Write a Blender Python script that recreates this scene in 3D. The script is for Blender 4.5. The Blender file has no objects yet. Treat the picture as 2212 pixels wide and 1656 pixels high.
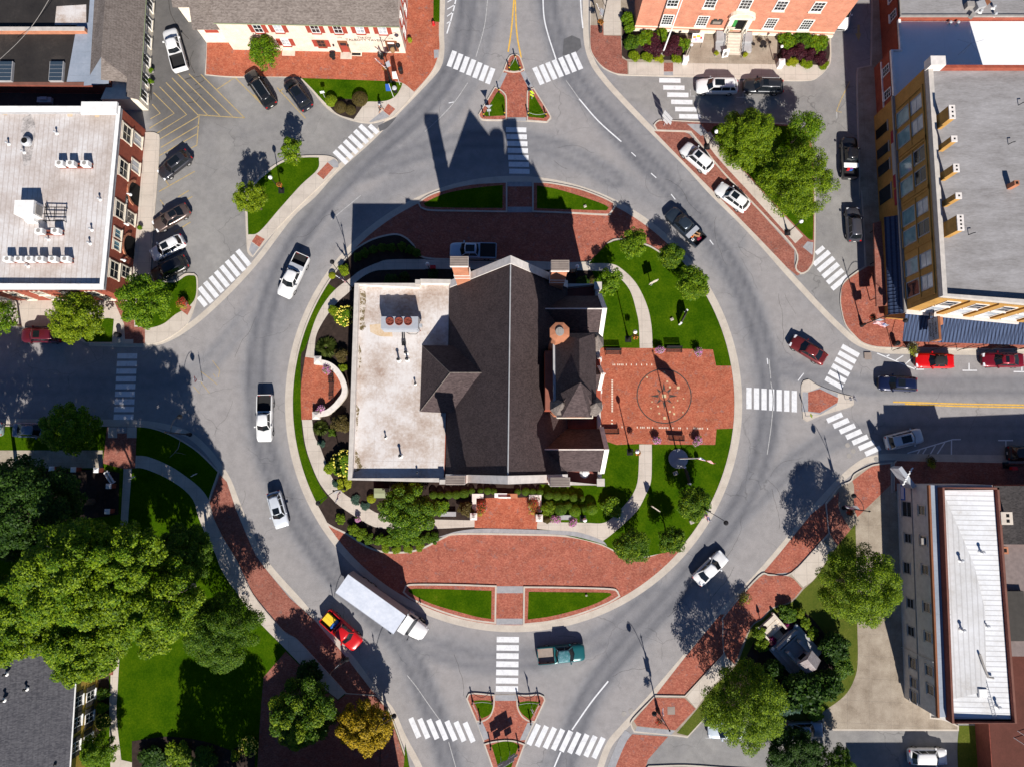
import bpy, bmesh, math, random
import numpy as np
from mathutils import Vector, Matrix
random.seed(7); RNG=np.random.default_rng(7)
sc=bpy.context.scene; COL=sc.collection
PI=math.pi; R=math.radians
# ------------------------------------------------------------------ camera
F=1536.; CAMH=89.; TAU=R(6.4); SN,CS=math.sin(TAU),math.cos(TAU)
cam=bpy.data.cameras.new('Camera'); co=bpy.data.objects.new('Camera',cam); COL.objects.link(co)
co.location=(0,0,CAMH); co.rotation_euler=(TAU,0,0)
cam.sensor_width=36; cam.lens=36*F/2212; cam.clip_end=2000; sc.camera=co
# ------------------------------------------------------------------ sky, sun, exposure
SUN_EL=R(37); SUN_AZ=R(168)      # compass: sun stands in the south, a little east
w=bpy.data.worlds.new('World'); sc.world=w; w.use_nodes=True
nt=w.node_tree; sk=nt.nodes.new('ShaderNodeTexSky'); sk.sky_type='NISHITA'; sk.sun_disc=False
sk.sun_elevation=SUN_EL; sk.sun_rotation=SUN_AZ; sk.air_density=1.0; sk.dust_density=0.0; sk.ozone_density=10.0
nt.links.new(sk.outputs[0],nt.nodes['Background'].inputs[0]); nt.nodes['Background'].inputs[1].default_value=0.05
sl=bpy.data.lights.new('Sun','SUN'); so=bpy.data.objects.new('Sun',sl); COL.objects.link(so)
sl.energy=5.0; sl.angle=R(0.53); sl.color=(1,0.94,0.86)
so.location=(30,-60,80)
sd=Vector((math.sin(SUN_AZ)*math.cos(SUN_EL),math.cos(SUN_AZ)*math.cos(SUN_EL),math.sin(SUN_EL)))
so.rotation_euler=(-sd).to_track_quat('-Z','Y').to_euler()
sc.view_settings.view_transform='Standard'; sc.view_settings.look='None'
sc.view_settings.exposure=0.5; sc.view_settings.gamma=1
# ------------------------------------------------------------------ helpers
def P(x,y,z=0.):
    """point at height z that the survey pixel (x,y) of the 2212x1656 photo shows"""
    a=(x-1106)/F; b=-(y-828)/F
    dz=-CS+b*SN; t=(z-CAMH)/dz
    return Vector((a*t,(SN+b*CS)*t,z))
def P2(x,y,z=0.):
    p=P(x,y,z); return (p.x,p.y)
def PL(pts,z=0.): return [P2(x,y,z) for x,y in pts]
def area(p): return .5*sum(p[i][0]*p[(i+1)%len(p)][1]-p[(i+1)%len(p)][0]*p[i][1] for i in range(len(p)))
def ccw(p): return p if area(p)>0 else p[::-1]
def cr(p0,p1,p2,p3,n):
    out=[]
    for k in range(n):
        t=k/n; t2=t*t; t3=t2*t
        out.append(tuple(.5*((2*p1[i])+(-p0[i]+p2[i])*t+(2*p0[i]-5*p1[i]+4*p2[i]-p3[i])*t2+(-p0[i]+3*p1[i]-3*p2[i]+p3[i])*t3) for i in range(2)))
    return out
def turn(a,b,c):
    v=(b[0]-a[0],b[1]-a[1]); w_=(c[0]-b[0],c[1]-b[1])
    return abs(math.degrees(math.atan2(v[0]*w_[1]-v[1]*w_[0],v[0]*w_[0]+v[1]*w_[1])))
def smooth(p,closed=True,n=5,corner=42):
    N=len(p); out=[]
    cor=[(not closed and i in(0,N-1)) or turn(p[i-1],p[i],p[(i+1)%N])>corner for i in range(N)]
    for i in range(N if closed else N-1):
        a,b=p[i],p[(i+1)%N]
        pa=p[i-1] if not cor[i] else (2*a[0]-b[0],2*a[1]-b[1])
        pb=p[(i+2)%N] if not cor[(i+1)%N] else (2*b[0]-a[0],2*b[1]-a[1])
        L=math.hypot(b[0]-a[0],b[1]-a[1])
        k=1 if (cor[i] and cor[(i+1)%N]) else (n if L>.6 else 2)
        out+=cr(pa,a,b,pb,k)
    if not closed: out.append(p[-1])
    return out
def inset(p,d):
    """polygon moved inwards by d"""
    p=ccw(p); N=len(p); out=[]
    for i in range(N):
        a,b,c=p[i-1],p[i],p[(i+1)%N]
        e1=Vector((b[0]-a[0],b[1]-a[1])); e2=Vector((c[0]-b[0],c[1]-b[1]))
        if e1.length<1e-6 or e2.length<1e-6: out.append(b); continue
        n1=Vector((-e1.y,e1.x)).normalized(); n2=Vector((-e2.y,e2.x)).normalized()
        m=n1+n2; k=max(.35,m.length_squared/2)
        out.append((b[0]+m.x*d/k,b[1]+m.y*d/k))
    return out
def strip(path,wd,side=0):
    """band of width wd along an open path; side 0 centred, +1 left, -1 right"""
    N=len(path); L=[];Rr=[]
    for i in range(N):
        a=path[max(i-1,0)]; c=path[min(i+1,N-1)]
        t=Vector((c[0]-a[0],c[1]-a[1])).normalized(); n=Vector((-t.y,t.x))
        o1=wd/2 if side==0 else (wd if side>0 else 0); o2=-wd/2 if side==0 else (0 if side>0 else -wd)
        L.append((path[i][0]+n.x*o1,path[i][1]+n.y*o1)); Rr.append((path[i][0]+n.x*o2,path[i][1]+n.y*o2))
    return L,Rr
class MB:
    def __init__(s): s.v=[];s.f=[];s.m=[]
    def face(s,pts,m=0):
        i=len(s.v); s.v+=[tuple(p) for p in pts]; s.f.append(tuple(range(i,i+len(pts)))); s.m.append(m); return s
    def prism(s,poly,z0,z1,m=0,mt=None,bottom=False,top=True):
        poly=ccw(list(poly)); n=len(poly); i=len(s.v)
        s.v+=[(x,y,z0) for x,y in poly]+[(x,y,z1) for x,y in poly]
        for k in range(n):
            j=(k+1)%n; s.f.append((i+k,i+j,i+n+j,i+n+k)); s.m.append(m)
        if top: s.f.append(tuple(range(i+n,i+2*n))); s.m.append(m if mt is None else mt)
        if bottom: s.f.append(tuple(range(i+n-1,i-1,-1))); s.m.append(m)
        return s
    def sheet(s,poly,z,m=0):
        poly=ccw(list(poly)); return s.face([(x,y,z) for x,y in poly],m)
    def band(s,L,Rr,z,m=0):
        i=len(s.v); n=len(L)
        s.v+=[(x,y,z) for x,y in L]+[(x,y,z) for x,y in Rr]
        for k in range(n-1): s.f.append((i+k,i+n+k,i+n+k+1,i+k+1)); s.m.append(m)
        return s
    def box(s,c,d,rot=0,m=0,taper=1.,M=None):
        """c centre of the bottom, d size"""
        x,y,z=d[0]/2,d[1]/2,d[2]; t=taper; ca,sa=math.cos(rot),math.sin(rot); i=len(s.v)
        for zz,k in((0,1),(z,t)):
            for px,py in((-x,-y),(x,-y),(x,y),(-x,y)):
                q=(c[0]+(px*ca-py*sa)*k,c[1]+(px*sa+py*ca)*k,c[2]+zz)
                s.v.append(tuple(M@Vector(q)) if M else q)
        for f in((3,2,1,0),(4,5,6,7),(0,1,5,4),(1,2,6,5),(2,3,7,6),(3,0,4,7)): s.f.append(tuple(i+k for k in f)); s.m.append(m)
        return s
    def hexa(s,p,m=0):
        """eight corners: bottom ring (ccw) then top ring"""
        i=len(s.v); s.v+=[tuple(q) for q in p]
        for f in((3,2,1,0),(4,5,6,7),(0,1,5,4),(1,2,6,5),(2,3,7,6),(3,0,4,7)): s.f.append(tuple(i+k for k in f)); s.m.append(m)
        return s
    def tube(s,path,r,n=8,m=0,caps=True):
        path=[Vector(p) for p in path]; N=len(path); rs=r if isinstance(r,(list,tuple)) else [r]*N; i=len(s.v)
        for k,p in enumerate(path):
            t=(path[min(k+1,N-1)]-path[max(k-1,0)]).normalized()
            a=Vector((0,0,1)) if abs(t.z)<.9 else Vector((1,0,0))
            u=t.cross(a).normalized(); v=t.cross(u)
            for j in range(n):
                an=2*PI*j/n; s.v.append(tuple(p+(u*math.cos(an)+v*math.sin(an))*rs[k]))
        for k in range(N-1):
            for j in range(n):
                q=(j+1)%n; s.f.append((i+k*n+j,i+k*n+q,i+(k+1)*n+q,i+(k+1)*n+j)); s.m.append(m)
        if caps:
            s.f.append(tuple(i+j for j in range(n))); s.m.append(m)
            s.f.append(tuple(i+(N-1)*n+j for j in range(n-1,-1,-1))); s.m.append(m)
        return s
    def lathe(s,c,prof,n=12,m=0,ph=0):
        i=len(s.v); N=len(prof)
        for r,z in prof:
            for j in range(n):
                an=2*PI*j/n+ph; s.v.append((c[0]+r*math.cos(an),c[1]+r*math.sin(an),c[2]+z))
        for k in range(N-1):
            for j in range(n):
                q=(j+1)%n; s.f.append((i+k*n+j,i+k*n+q,i+(k+1)*n+q,i+(k+1)*n+j)); s.m.append(m)
        s.f.append(tuple(i+j for j in range(n-1,-1,-1))); s.m.append(m)
        s.f.append(tuple(i+(N-1)*n+j for j in range(n))); s.m.append(m)
        return s
    def ball(s,c,r,n=10,k=6,m=0,sz=1.):
        return s.lathe(c,[(max(r*math.sin(PI*a/k),.001),-r*sz*math.cos(PI*a/k)) for a in range(k+1)],n,m)
    def mesh(s,name,mats,sm=False):
        me=bpy.data.meshes.new(name); me.from_pydata(s.v,[],s.f)
        for q in (mats if isinstance(mats,(list,tuple)) else [mats]): me.materials.append(q)
        me.polygons.foreach_set('material_index',s.m)
        if sm:
            me.polygons.foreach_set('use_smooth',[True]*len(s.f)); me.set_sharp_from_angle(angle=R(38))
        me.validate(); me.update(); return me
    def obj(s,name,mats,parent=None,sm=False): return link(name,s.mesh(name,mats,sm),parent)
def link(name,me,parent=None,loc=None,rz=0):
    o=bpy.data.objects.new(name,me); COL.objects.link(o)
    if parent is not None: o.parent=parent
    if loc is not None: o.location=loc
    if rz: o.rotation_euler=(0,0,rz)
    return o
def tag(o,label=None,cat=None,group=None,kind=None):
    if label: o['label']=label
    if cat: o['category']=cat
    if group: o['group']=group
    if kind: o['kind']=kind
    return o
def thing(name,label,cat,loc=(0,0,0),rz=0,group=None):
    o=bpy.data.objects.new(name,None); COL.objects.link(o); o.location=loc; o.rotation_euler=(0,0,rz); o.empty_display_size=.3
    return tag(o,label,cat,group)
def struct(name,mb,mats,label=None,kind='structure'):
    o=mb.obj(name,mats); o['kind']=kind
    if label: o['label']=label
    return o
def dup(o,loc,rz=0,label=None,group=None,scale=None):
    c=o.copy(); COL.objects.link(c); c.location=loc; c.rotation_euler=(0,0,rz)
    if scale: c.scale=scale
    if label: c['label']=label
    if group: c['group']=group
    for ch in o.children:
        d=ch.copy(); COL.objects.link(d); d.parent=c
        for g in ch.children:
            e=g.copy(); COL.objects.link(e); e.parent=d
    return c
# ------------------------------------------------------------------ materials
class NB:
    def __init__(s,name):
        s.mat=bpy.data.materials.new(name); s.mat.use_nodes=True; s.t=s.mat.node_tree; s.b=s.t.nodes['Principled BSDF']
        s.tc=s.t.nodes.new('ShaderNodeTexCoord').outputs['Object']
    def n(s,ty,**k):
        q=s.t.nodes.new(ty)
        for a,b in k.items(): setattr(q,a,b)
        return q
    def l(s,a,b): s.t.links.new(a,b)
    def vec(s,scale=(1,1,1),rot=(0,0,0)):
        q=s.n('ShaderNodeMapping'); q.inputs['Scale'].default_value=scale; q.inputs['Rotation'].default_value=rot; s.l(s.tc,q.inputs[0]); return q.outputs[0]
    def noise(s,sc_,det=3,rough=.55,vec=None,dist=0):
        q=s.n('ShaderNodeTexNoise'); q.inputs['Scale'].default_value=sc_; q.inputs['Detail'].default_value=det; q.inputs['Roughness'].default_value=rough; q.inputs['Distortion'].default_value=dist
        s.l(vec if vec is not None else s.tc,q.inputs['Vector']); return q.outputs['Fac']
    def voro(s,sc_,vec=None,feat='F1',out='Distance'):
        q=s.n('ShaderNodeTexVoronoi',feature=feat); q.inputs['Scale'].default_value=sc_; s.l(vec if vec is not None else s.tc,q.inputs['Vector']); return q.outputs[out]
    def ramp(s,fac,stops):
        q=s.n('ShaderNodeValToRGB'); e=q.color_ramp.elements
        while len(e)<len(stops): e.new(.5)
        for k,(p,c) in enumerate(stops): e[k].position=p; e[k].color=(*c,1) if not isinstance(c,(int,float)) else (c,c,c,1)
        s.l(fac,q.inputs[0]); return q.outputs[0]
    def mix(s,fac,a,b,mode='MIX'):
        q=s.n('ShaderNodeMix',data_type='RGBA',blend_type=mode)
        for i,x in((0,fac),(6,a),(7,b)):
            if isinstance(x,(int,float)): q.inputs[i].default_value=x if i==0 else (x,x,x,1)
            elif isinstance(x,tuple): q.inputs[i].default_value=(*x,1)
            else: s.l(x,q.inputs[i])
        return q.outputs[2]
    def math(s,op,a,b=0.,clamp=False):
        q=s.n('ShaderNodeMath',operation=op,use_clamp=clamp)
        for i,x in((0,a),(1,b)):
            if isinstance(x,(int,float)): q.inputs[i].default_value=x
            else: s.l(x,q.inputs[i])
        return q.outputs[0]
    def bump(s,h,st=.3,d=.02):
        q=s.n('ShaderNodeBump'); q.inputs['Strength'].default_value=st; q.inputs['Distance'].default_value=d; s.l(h,q.inputs['Height']); s.l(q.outputs[0],s.b.inputs['Normal'])
    def out(s,col,rough=.85,spec=.3,metal=0):
        if isinstance(col,tuple): s.b.inputs['Base Color'].default_value=(*col,1)
        else: s.l(col,s.b.inputs['Base Color'])
        s.b.inputs['Roughness'].default_value=rough; s.b.inputs['Specular IOR Level'].default_value=spec; s.b.inputs['Metallic'].default_value=metal
        return s.mat
M={}
def mat_plain(name,c,rough=.7,var=.12,sc_=2.5,spec=.3,metal=0,bump=0):
    b=NB(name); n=b.noise(sc_,5,.6); k=tuple(max(0,x*(1-var)) for x in c); h=tuple(min(1,x*(1+var)) for x in c)
    col=b.ramp(n,[(.3,k),(.7,h)])
    if bump: b.bump(b.noise(sc_*8,4),bump,.02)
    M[name]=b.out(col,rough,spec,metal); return M[name]
def mat_mottle(name,stops,s1,s2,rough=.9,bump=.3,bs=20,vec=None):
    b=NB(name); v=b.vec(*vec) if vec else None
    n=b.math('ADD',b.math('MULTIPLY',b.noise(s1,5,.6,v),.6),b.math('MULTIPLY',b.noise(s2,4,.6,v),.4))
    col=b.ramp(n,stops)
    if bump: b.bump(b.noise(bs,4,.6,v),bump,.03)
    M[name]=b.out(col,rough,.2); return M[name]
def build_materials():
    # asphalt: 'wear' and 'tone' are laid down per vertex from the traffic lanes
    b=NB('asphalt'); at=b.n('ShaderNodeAttribute',attribute_name='wear').outputs['Fac']; tn=b.n('ShaderNodeAttribute',attribute_name='tone').outputs['Fac']
    nb=b.noise(.16,5,.6); wr=b.math('ADD',at,b.math('MULTIPLY',b.math('SUBTRACT',nb,.5),.6))
    base=b.ramp(wr,[(0.02,(.285,.270,.268)),(.35,(.228,.225,.234)),(.7,(.165,.166,.180)),(1,(.118,.120,.134))])
    lot=b.ramp(b.noise(.22,5,.6),[(.3,(.20,.195,.195)),(.55,(.245,.237,.23)),(.75,(.29,.28,.268))])
    old=(.085,.08,.078)
    c=b.mix(b.math('MULTIPLY',tn,1.,True),base,lot); c=b.mix(b.math('SUBTRACT',tn,1.,True),c,old)
    sp=b.ramp(b.noise(14,3,.75),[(.3,.8),(.7,1.2)]); c=b.mix(1.,c,sp,'MULTIPLY')
    st=b.ramp(b.noise(.9,5,.7),[(.3,.87),(.6,1.07)]); c=b.mix(1.,c,st,'MULTIPLY')
    wv=b.n('ShaderNodeVectorMath',operation='ADD'); b.l(b.tc,wv.inputs[0]); nz=b.n('ShaderNodeTexNoise'); nz.inputs['Scale'].default_value=.8; b.l(b.tc,nz.inputs['Vector']); b.l(nz.outputs['Color'],wv.inputs[1])
    ck=b.voro(.16,wv.outputs[0],'DISTANCE_TO_EDGE'); gate=b.ramp(b.noise(.12,2),[(.48,0.),(.58,1.)])
    cm=b.math('MULTIPLY',b.ramp(ck,[(.0,1.),(.006,0.)]),b.math('MULTIPLY',gate,.5)); c=b.mix(cm,c,(.06,.06,.06))
    M['asphalt']=b.out(c,.88,.25)
    # concrete with joints
    def conc(name,c0,c1,c2,js=1.5,rot=0):
        b=NB(name); n=b.math('ADD',b.math('MULTIPLY',b.noise(.5,6,.65),.65),b.math('MULTIPLY',b.noise(9,3,.7),.35))
        c=b.ramp(n,[(.33,c0),(.5,c1),(.68,c2)])
        br=b.n('ShaderNodeTexBrick',offset=0); br.inputs['Scale'].default_value=1; br.inputs['Mortar Size'].default_value=.018; br.inputs['Brick Width'].default_value=js; br.inputs['Row Height'].default_value=js
        b.l(b.vec((1,1,1),(0,0,rot)),br.inputs['Vector']); c=b.mix(b.math('MULTIPLY',br.outputs['Fac'],.4),c,(.12,.11,.1))
        M[name]=b.out(c,.9,.2)
    conc('concrete',(.42,.37,.32),(.52,.46,.40),(.58,.52,.455))
    conc('concrete_old',(.22,.18,.13),(.36,.31,.245),(.46,.41,.34),2.2)
    conc('concrete_drive',(.20,.16,.12),(.31,.26,.205),(.42,.365,.295),2.6,R(3))
    mat_mottle('kerb',[(.3,(.40,.35,.30)),(.55,(.52,.465,.40)),(.75,(.58,.53,.46))],.8,7,.9,.15)
    # brick pavers
    def brick(name,a,b_,c_,grey):
        b=NB(name); cell=b.voro(6.2,b.vec((1,1.6,1),(0,0,R(45))),'F1','Color'); sep=b.n('ShaderNodeSeparateColor'); b.l(cell,sep.inputs[0])
        c=b.ramp(sep.outputs[0],[(0,a),(.5,b_),(1,c_)])
        big=b.noise(.7,5,.65); c=b.mix(1.,c,b.ramp(big,[(.3,.8),(.7,1.18)]),'MULTIPLY')
        g=b.math('MULTIPLY',b.ramp(b.noise(1.3,4,.7),[(.55,0.),(.66,1.)]),b.ramp(sep.outputs[1],[(.45,0.),(.6,1.)]))
        c=b.mix(b.math('MULTIPLY',g,.6),c,grey)
        br=b.n('ShaderNodeTexBrick'); br.inputs['Scale'].default_value=1; br.inputs['Mortar Size'].default_value=.01; br.inputs['Brick Width'].default_value=.24; br.inputs['Row Height'].default_value=.12
        b.l(b.vec((1,1,1),(0,0,R(45))),br.inputs['Vector']); c=b.mix(b.math('MULTIPLY',br.outputs['Fac'],.35),c,(.10,.07,.06))
        M[name]=b.out(c,.88,.2)
    brick('brick_paving',(.28,.078,.052),(.355,.108,.070),(.44,.16,.105),(.20,.165,.17))
    brick('brick_plaza',(.32,.078,.042),(.395,.108,.058),(.47,.16,.09),(.22,.17,.16))
    brick('brick_dull',(.22,.072,.052),(.29,.105,.075),(.35,.145,.105),(.17,.14,.13))
    mat_mottle('grey_pavers',[(.3,(.24,.24,.255)),(.7,(.38,.38,.395))],2.,9,.9,.2)
    # lawn
    b=NB('lawn'); n=b.math('ADD',b.math('MULTIPLY',b.noise(.35,5,.65),.5),b.math('MULTIPLY',b.noise(5,4,.75),.5))
    c=b.ramp(n,[(.28,(.014,.045,.001)),(.45,(.033,.083,.002)),(.6,(.066,.122,.003)),(.72,(.14,.155,.014))])
    sp=b.ramp(b.noise(22,2,.7),[(.3,.6),(.7,1.4)]); c=b.mix(1.,c,sp,'MULTIPLY'); b.bump(b.noise(16,4,.8),.9,.08); M['lawn']=b.out(c,1.,.0)
    b=NB('lawn_dry'); n=b.math('ADD',b.math('MULTIPLY',b.noise(.5,5,.65),.5),b.math('MULTIPLY',b.noise(5,4,.75),.5))
    c=b.ramp(n,[(.3,(.05,.085,.012)),(.55,(.11,.13,.022)),(.72,(.20,.18,.06))]); b.bump(b.noise(16,4,.8),.9,.08); M['lawn_dry']=b.out(c,1.,.0)
    mat_mottle('mulch',[(.3,(.016,.011,.009)),(.6,(.045,.03,.025)),(.8,(.08,.055,.045))],2,14,.95,.8,30)
    # paint on the road
    b=NB('road_paint'); n=b.math('ADD',b.math('MULTIPLY',b.noise(1.6,6,.75),.6),b.math('MULTIPLY',b.noise(18,3,.8),.4)); M['road_paint']=b.out(b.ramp(n,[(.33,(.27,.27,.28)),(.40,(.56,.565,.58)),(.5,(.70,.71,.73)),(.65,(.75,.76,.78))]),.7,.3)
    b=NB('road_paint_yellow'); n=b.noise(3,6,.75); M['road_paint_yellow']=b.out(b.ramp(n,[(.3,(.35,.24,.09)),(.5,(.68,.40,.07)),(.7,(.75,.47,.09))]),.7,.3)
    b=NB('lot_paint_yellow'); n=b.noise(4,6,.8); M['lot_paint_yellow']=b.out(b.ramp(n,[(.35,(.26,.235,.19)),(.52,(.44,.32,.13)),(.7,(.52,.37,.13))]),.8,.2)
    b=NB('faded_paint'); n=b.noise(4,6,.8); M['faded_paint']=b.out(b.ramp(n,[(.35,(.27,.265,.26)),(.6,(.5,.5,.5))]),.8,.2)
    # roofs
    def shingle(name,a,c_,hs=.16,ax=0):
        b=NB(name); cell=b.voro(4.5,b.vec((1,2.2,1) if ax==0 else (2.2,1,1)),'F1','Color'); sp=b.n('ShaderNodeSeparateColor'); b.l(cell,sp.inputs[0])
        n=b.math('ADD',b.math('MULTIPLY',sp.outputs[0],.45),b.math('MULTIPLY',b.noise(.6,5,.65),.55)); c=b.ramp(n,[(.25,a),(.75,c_)])
        wv=b.n('ShaderNodeTexWave',bands_direction='Z'); wv.inputs['Scale'].default_value=1.6; b.l(b.tc,wv.inputs['Vector']); c=b.mix(.22,c,b.ramp(wv.outputs['Fac'],[(0,.03),(.3,.5)]),'MULTIPLY')
        M[name]=b.out(c,.9,.2)
    shingle('shingle_brown',(.05,.036,.037),(.10,.073,.073)); shingle('shingle_grey',(.135,.112,.10),(.24,.205,.185)); shingle('shingle_slate',(.055,.055,.066),(.12,.118,.13)); shingle('shingle_dark',(.04,.036,.036),(.085,.076,.075))
    def flat(name,stops,stain,seam=2.2,ax=0,sw=.012,sa=.5):
        b=NB(name); n=b.math('ADD',b.math('MULTIPLY',b.noise(.25,6,.65),.7),b.math('MULTIPLY',b.noise(3,5,.7),.3)); c=b.ramp(n,stops)
        br=b.n('ShaderNodeTexBrick',offset=0); br.inputs['Scale'].default_value=1; br.inputs['Mortar Size'].default_value=sw; br.inputs['Brick Width'].default_value=seam if ax==0 else 60; br.inputs['Row Height'].default_value=60 if ax==0 else seam
        b.l(b.vec((1,1,1),(0,0,R(1))),br.inputs['Vector']); c=b.mix(b.math('MULTIPLY',br.outputs['Fac'],sa),c,stain); b.bump(br.outputs['Fac'],.5,.04)
        M[name]=b.out(c,.75,.3)
    flat('roof_membrane',[(.37,(.34,.25,.20)),(.47,(.48,.41,.365)),(.56,(.60,.56,.54)),(.7,(.69,.68,.675))],(.38,.32,.29))
    flat('roof_white_metal',[(.34,(.38,.32,.285)),(.48,(.50,.45,.425)),(.62,(.62,.60,.595))],(.36,.30,.26),.62,0,.035,.7)
    flat('roof_silver',[(.28,(.44,.40,.36)),(.40,(.60,.60,.60)),(.55,(.72,.735,.76))],(.40,.39,.39),.55,1,.06,.55)
    flat('roof_white',[(.3,(.72,.74,.76)),(.7,(.84,.85,.87))],(.6,.62,.64),3.,0)
    mat_mottle('roof_grey_gravel',[(.3,(.17,.16,.158)),(.45,(.245,.235,.235)),(.6,(.31,.30,.305)),(.75,(.40,.385,.385))],.55,5,.9,.15,12,((.45,1.5,1),))
    flat('roof_silver_cross',[(.28,(.40,.37,.34)),(.42,(.53,.525,.52)),(.6,(.64,.645,.66))],(.38,.37,.37),.55,0,.06,.5)
    flat('roof_tar',[(.3,(.014,.012,.012)),(.55,(.03,.026,.024)),(.75,(.07,.058,.05))],(.02,.02,.02),1.0)
    flat('roof_blue_metal',[(.3,(.035,.055,.11)),(.7,(.06,.09,.17))],(.012,.02,.05),.42,0,.09,.9)
    flat('roof_zinc',[(.3,(.20,.24,.30)),(.55,(.29,.33,.40)),(.75,(.40,.43,.48))],(.24,.27,.32),1.6,1)
    flat('roof_terrace',[(.3,(.16,.05,.04)),(.7,(.28,.09,.065))],(.1,.03,.025),.5)
    # walls
    def wallbrick(name,a,c_,mortar,fac=.5):
        b=NB(name); br=b.n('ShaderNodeTexBrick'); br.inputs['Scale'].default_value=1; br.inputs['Brick Width'].default_value=.26; br.inputs['Row Height'].default_value=.11; br.inputs['Mortar Size'].default_value=.012
        br.inputs['Color1'].default_value=(*a,1); br.inputs['Color2'].default_value=(*c_,1); br.inputs['Mortar'].default_value=(*mortar,1)
        s=b.n('ShaderNodeSeparateXYZ'); b.l(b.tc,s.inputs[0]); cb=b.n('ShaderNodeCombineXYZ'); b.l(b.math('ADD',s.outputs[0],s.outputs[1]),cb.inputs[0]); b.l(s.outputs[2],cb.inputs[1]); b.l(cb.outputs[0],br.inputs['Vector'])
        c=b.mix(1.,br.outputs['Color'],b.ramp(b.noise(.9,5,.65),[(.3,.82),(.7,1.15)]),'MULTIPLY'); M[name]=b.out(c,.85,.2)
    wallbrick('brick_red',(.27,.055,.032),(.34,.08,.045),(.26,.10,.07))
    wallbrick('brick_orange',(.44,.15,.075),(.52,.20,.11),(.46,.27,.18))
    wallbrick('brick_office_sunlit',(.50,.17,.10),(.58,.225,.135),(.52,.31,.23))  # hall's red brick, with strong sunlight put into the lighter orange colour
    wallbrick('brick_yellow',(.40,.215,.055),(.47,.26,.07),(.38,.22,.075))
    wallbrick('brick_cream',(.74,.66,.55),(.78,.70,.60),(.62,.42,.33))
    wallbrick('brick_dark',(.20,.05,.035),(.25,.07,.05),(.18,.08,.06))
    for n,c in dict(cream=(.76,.69,.57),white_paint=(.78,.77,.75),stone=(.58,.51,.43),stone_dark=(.30,.28,.26),stone_grey=(.36,.36,.37),stucco=(.55,.53,.50),mustard=(.46,.31,.055),shutter_red=(.33,.055,.035),shutter_dark=(.05,.045,.04),trim_brown=(.22,.085,.04),coping=(.50,.46,.42),coping_white=(.68,.63,.59),wood=(.30,.18,.09),wood_grey=(.27,.22,.19),terracotta=(.42,.17,.09),rust=(.22,.055,.035)).items(): mat_plain(n,c,.8,.14,1.6)
    for n,c,r in [('black_iron',(.015,.015,.017),.45),('steel',(.45,.46,.48),.35),('green_box',(.24,.27,.16),.6),('rubber',(.012,.012,.012),.8),('yellow_paint',(.75,.52,.03),.5),('lime_sign',(.62,.78,.03),.5),('red_paint',(.55,.02,.025),.45),('blue_paint',(.02,.10,.42),.5),('green_paint',(.04,.26,.06),.6),('sign_white',(.80,.80,.80),.5),('sign_grey',(.36,.38,.42),.5),('maroon_sign',(.26,.015,.04),.6),('flag_red',(.55,.03,.04),.8),('flag_white',(.80,.78,.78),.8),('flag_blue',(.03,.06,.24),.8),('dark_hole',(.004,.004,.004),.9),('lens_red',(.45,.01,.01),.2),('lens_clear',(.75,.77,.8),.15),('plate',(.7,.7,.66),.5),('skin',(.50,.28,.19),.6),('cloth_dark',(.035,.035,.042),.9),('cloth_pale',(.55,.55,.56),.9),('bed_liner',(.018,.018,.019),.8),('lamp_glass',(.82,.83,.82),.25),('timber',(.42,.24,.12),.8),('orange_plastic',(.75,.20,.03),.5),('bark',(.10,.075,.055),.9),('bark_pale',(.33,.29,.25),.9),('gold_leaf',(.55,.36,.06),.5)]: mat_plain(n,c,r,.06,3)
    b=NB('glass'); M['glass']=b.out((.016,.02,.026),.06,.7)
    b=NB('car_glass'); M['car_glass']=b.out((.008,.011,.014),.05,.6)
    b=NB('pane_light'); M['pane_light']=b.out(b.ramp(b.noise(.7,3),[(.35,(.30,.34,.38)),(.65,(.58,.61,.64))]),.15,.6)
    b=NB('pane_dark'); M['pane_dark']=b.out((.035,.055,.08),.15,.5)
    b=NB('pane_blue'); M['pane_blue']=b.out(b.ramp(b.noise(.9,3),[(.35,(.10,.22,.27)),(.65,(.22,.38,.44))]),.12,.6)
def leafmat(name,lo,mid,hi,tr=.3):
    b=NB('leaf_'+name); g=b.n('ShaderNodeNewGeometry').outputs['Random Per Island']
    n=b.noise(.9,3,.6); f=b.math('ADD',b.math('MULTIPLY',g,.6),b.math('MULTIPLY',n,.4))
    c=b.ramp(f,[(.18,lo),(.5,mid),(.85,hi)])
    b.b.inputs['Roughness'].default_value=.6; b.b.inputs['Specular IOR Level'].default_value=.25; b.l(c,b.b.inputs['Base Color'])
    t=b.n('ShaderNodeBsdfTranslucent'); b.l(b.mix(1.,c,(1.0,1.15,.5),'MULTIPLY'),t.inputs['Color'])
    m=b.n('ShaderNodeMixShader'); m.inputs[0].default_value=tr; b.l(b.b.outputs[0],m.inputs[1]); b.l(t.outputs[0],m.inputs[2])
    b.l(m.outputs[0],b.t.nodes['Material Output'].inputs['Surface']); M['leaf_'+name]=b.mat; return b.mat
def paint(name,c,metal=0.,rough=.28):
    b=NB('paint_'+name); b.b.inputs['Coat Weight'].default_value=.6; b.b.inputs['Coat Roughness'].default_value=.06
    c2=b.ramp(b.noise(1.4,4,.6),[(.3,tuple(x*.9 for x in c)),(.7,c)]); M['paint_'+name]=b.out(c2,rough,.45,metal); return M['paint_'+name]
build_materials()
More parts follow.
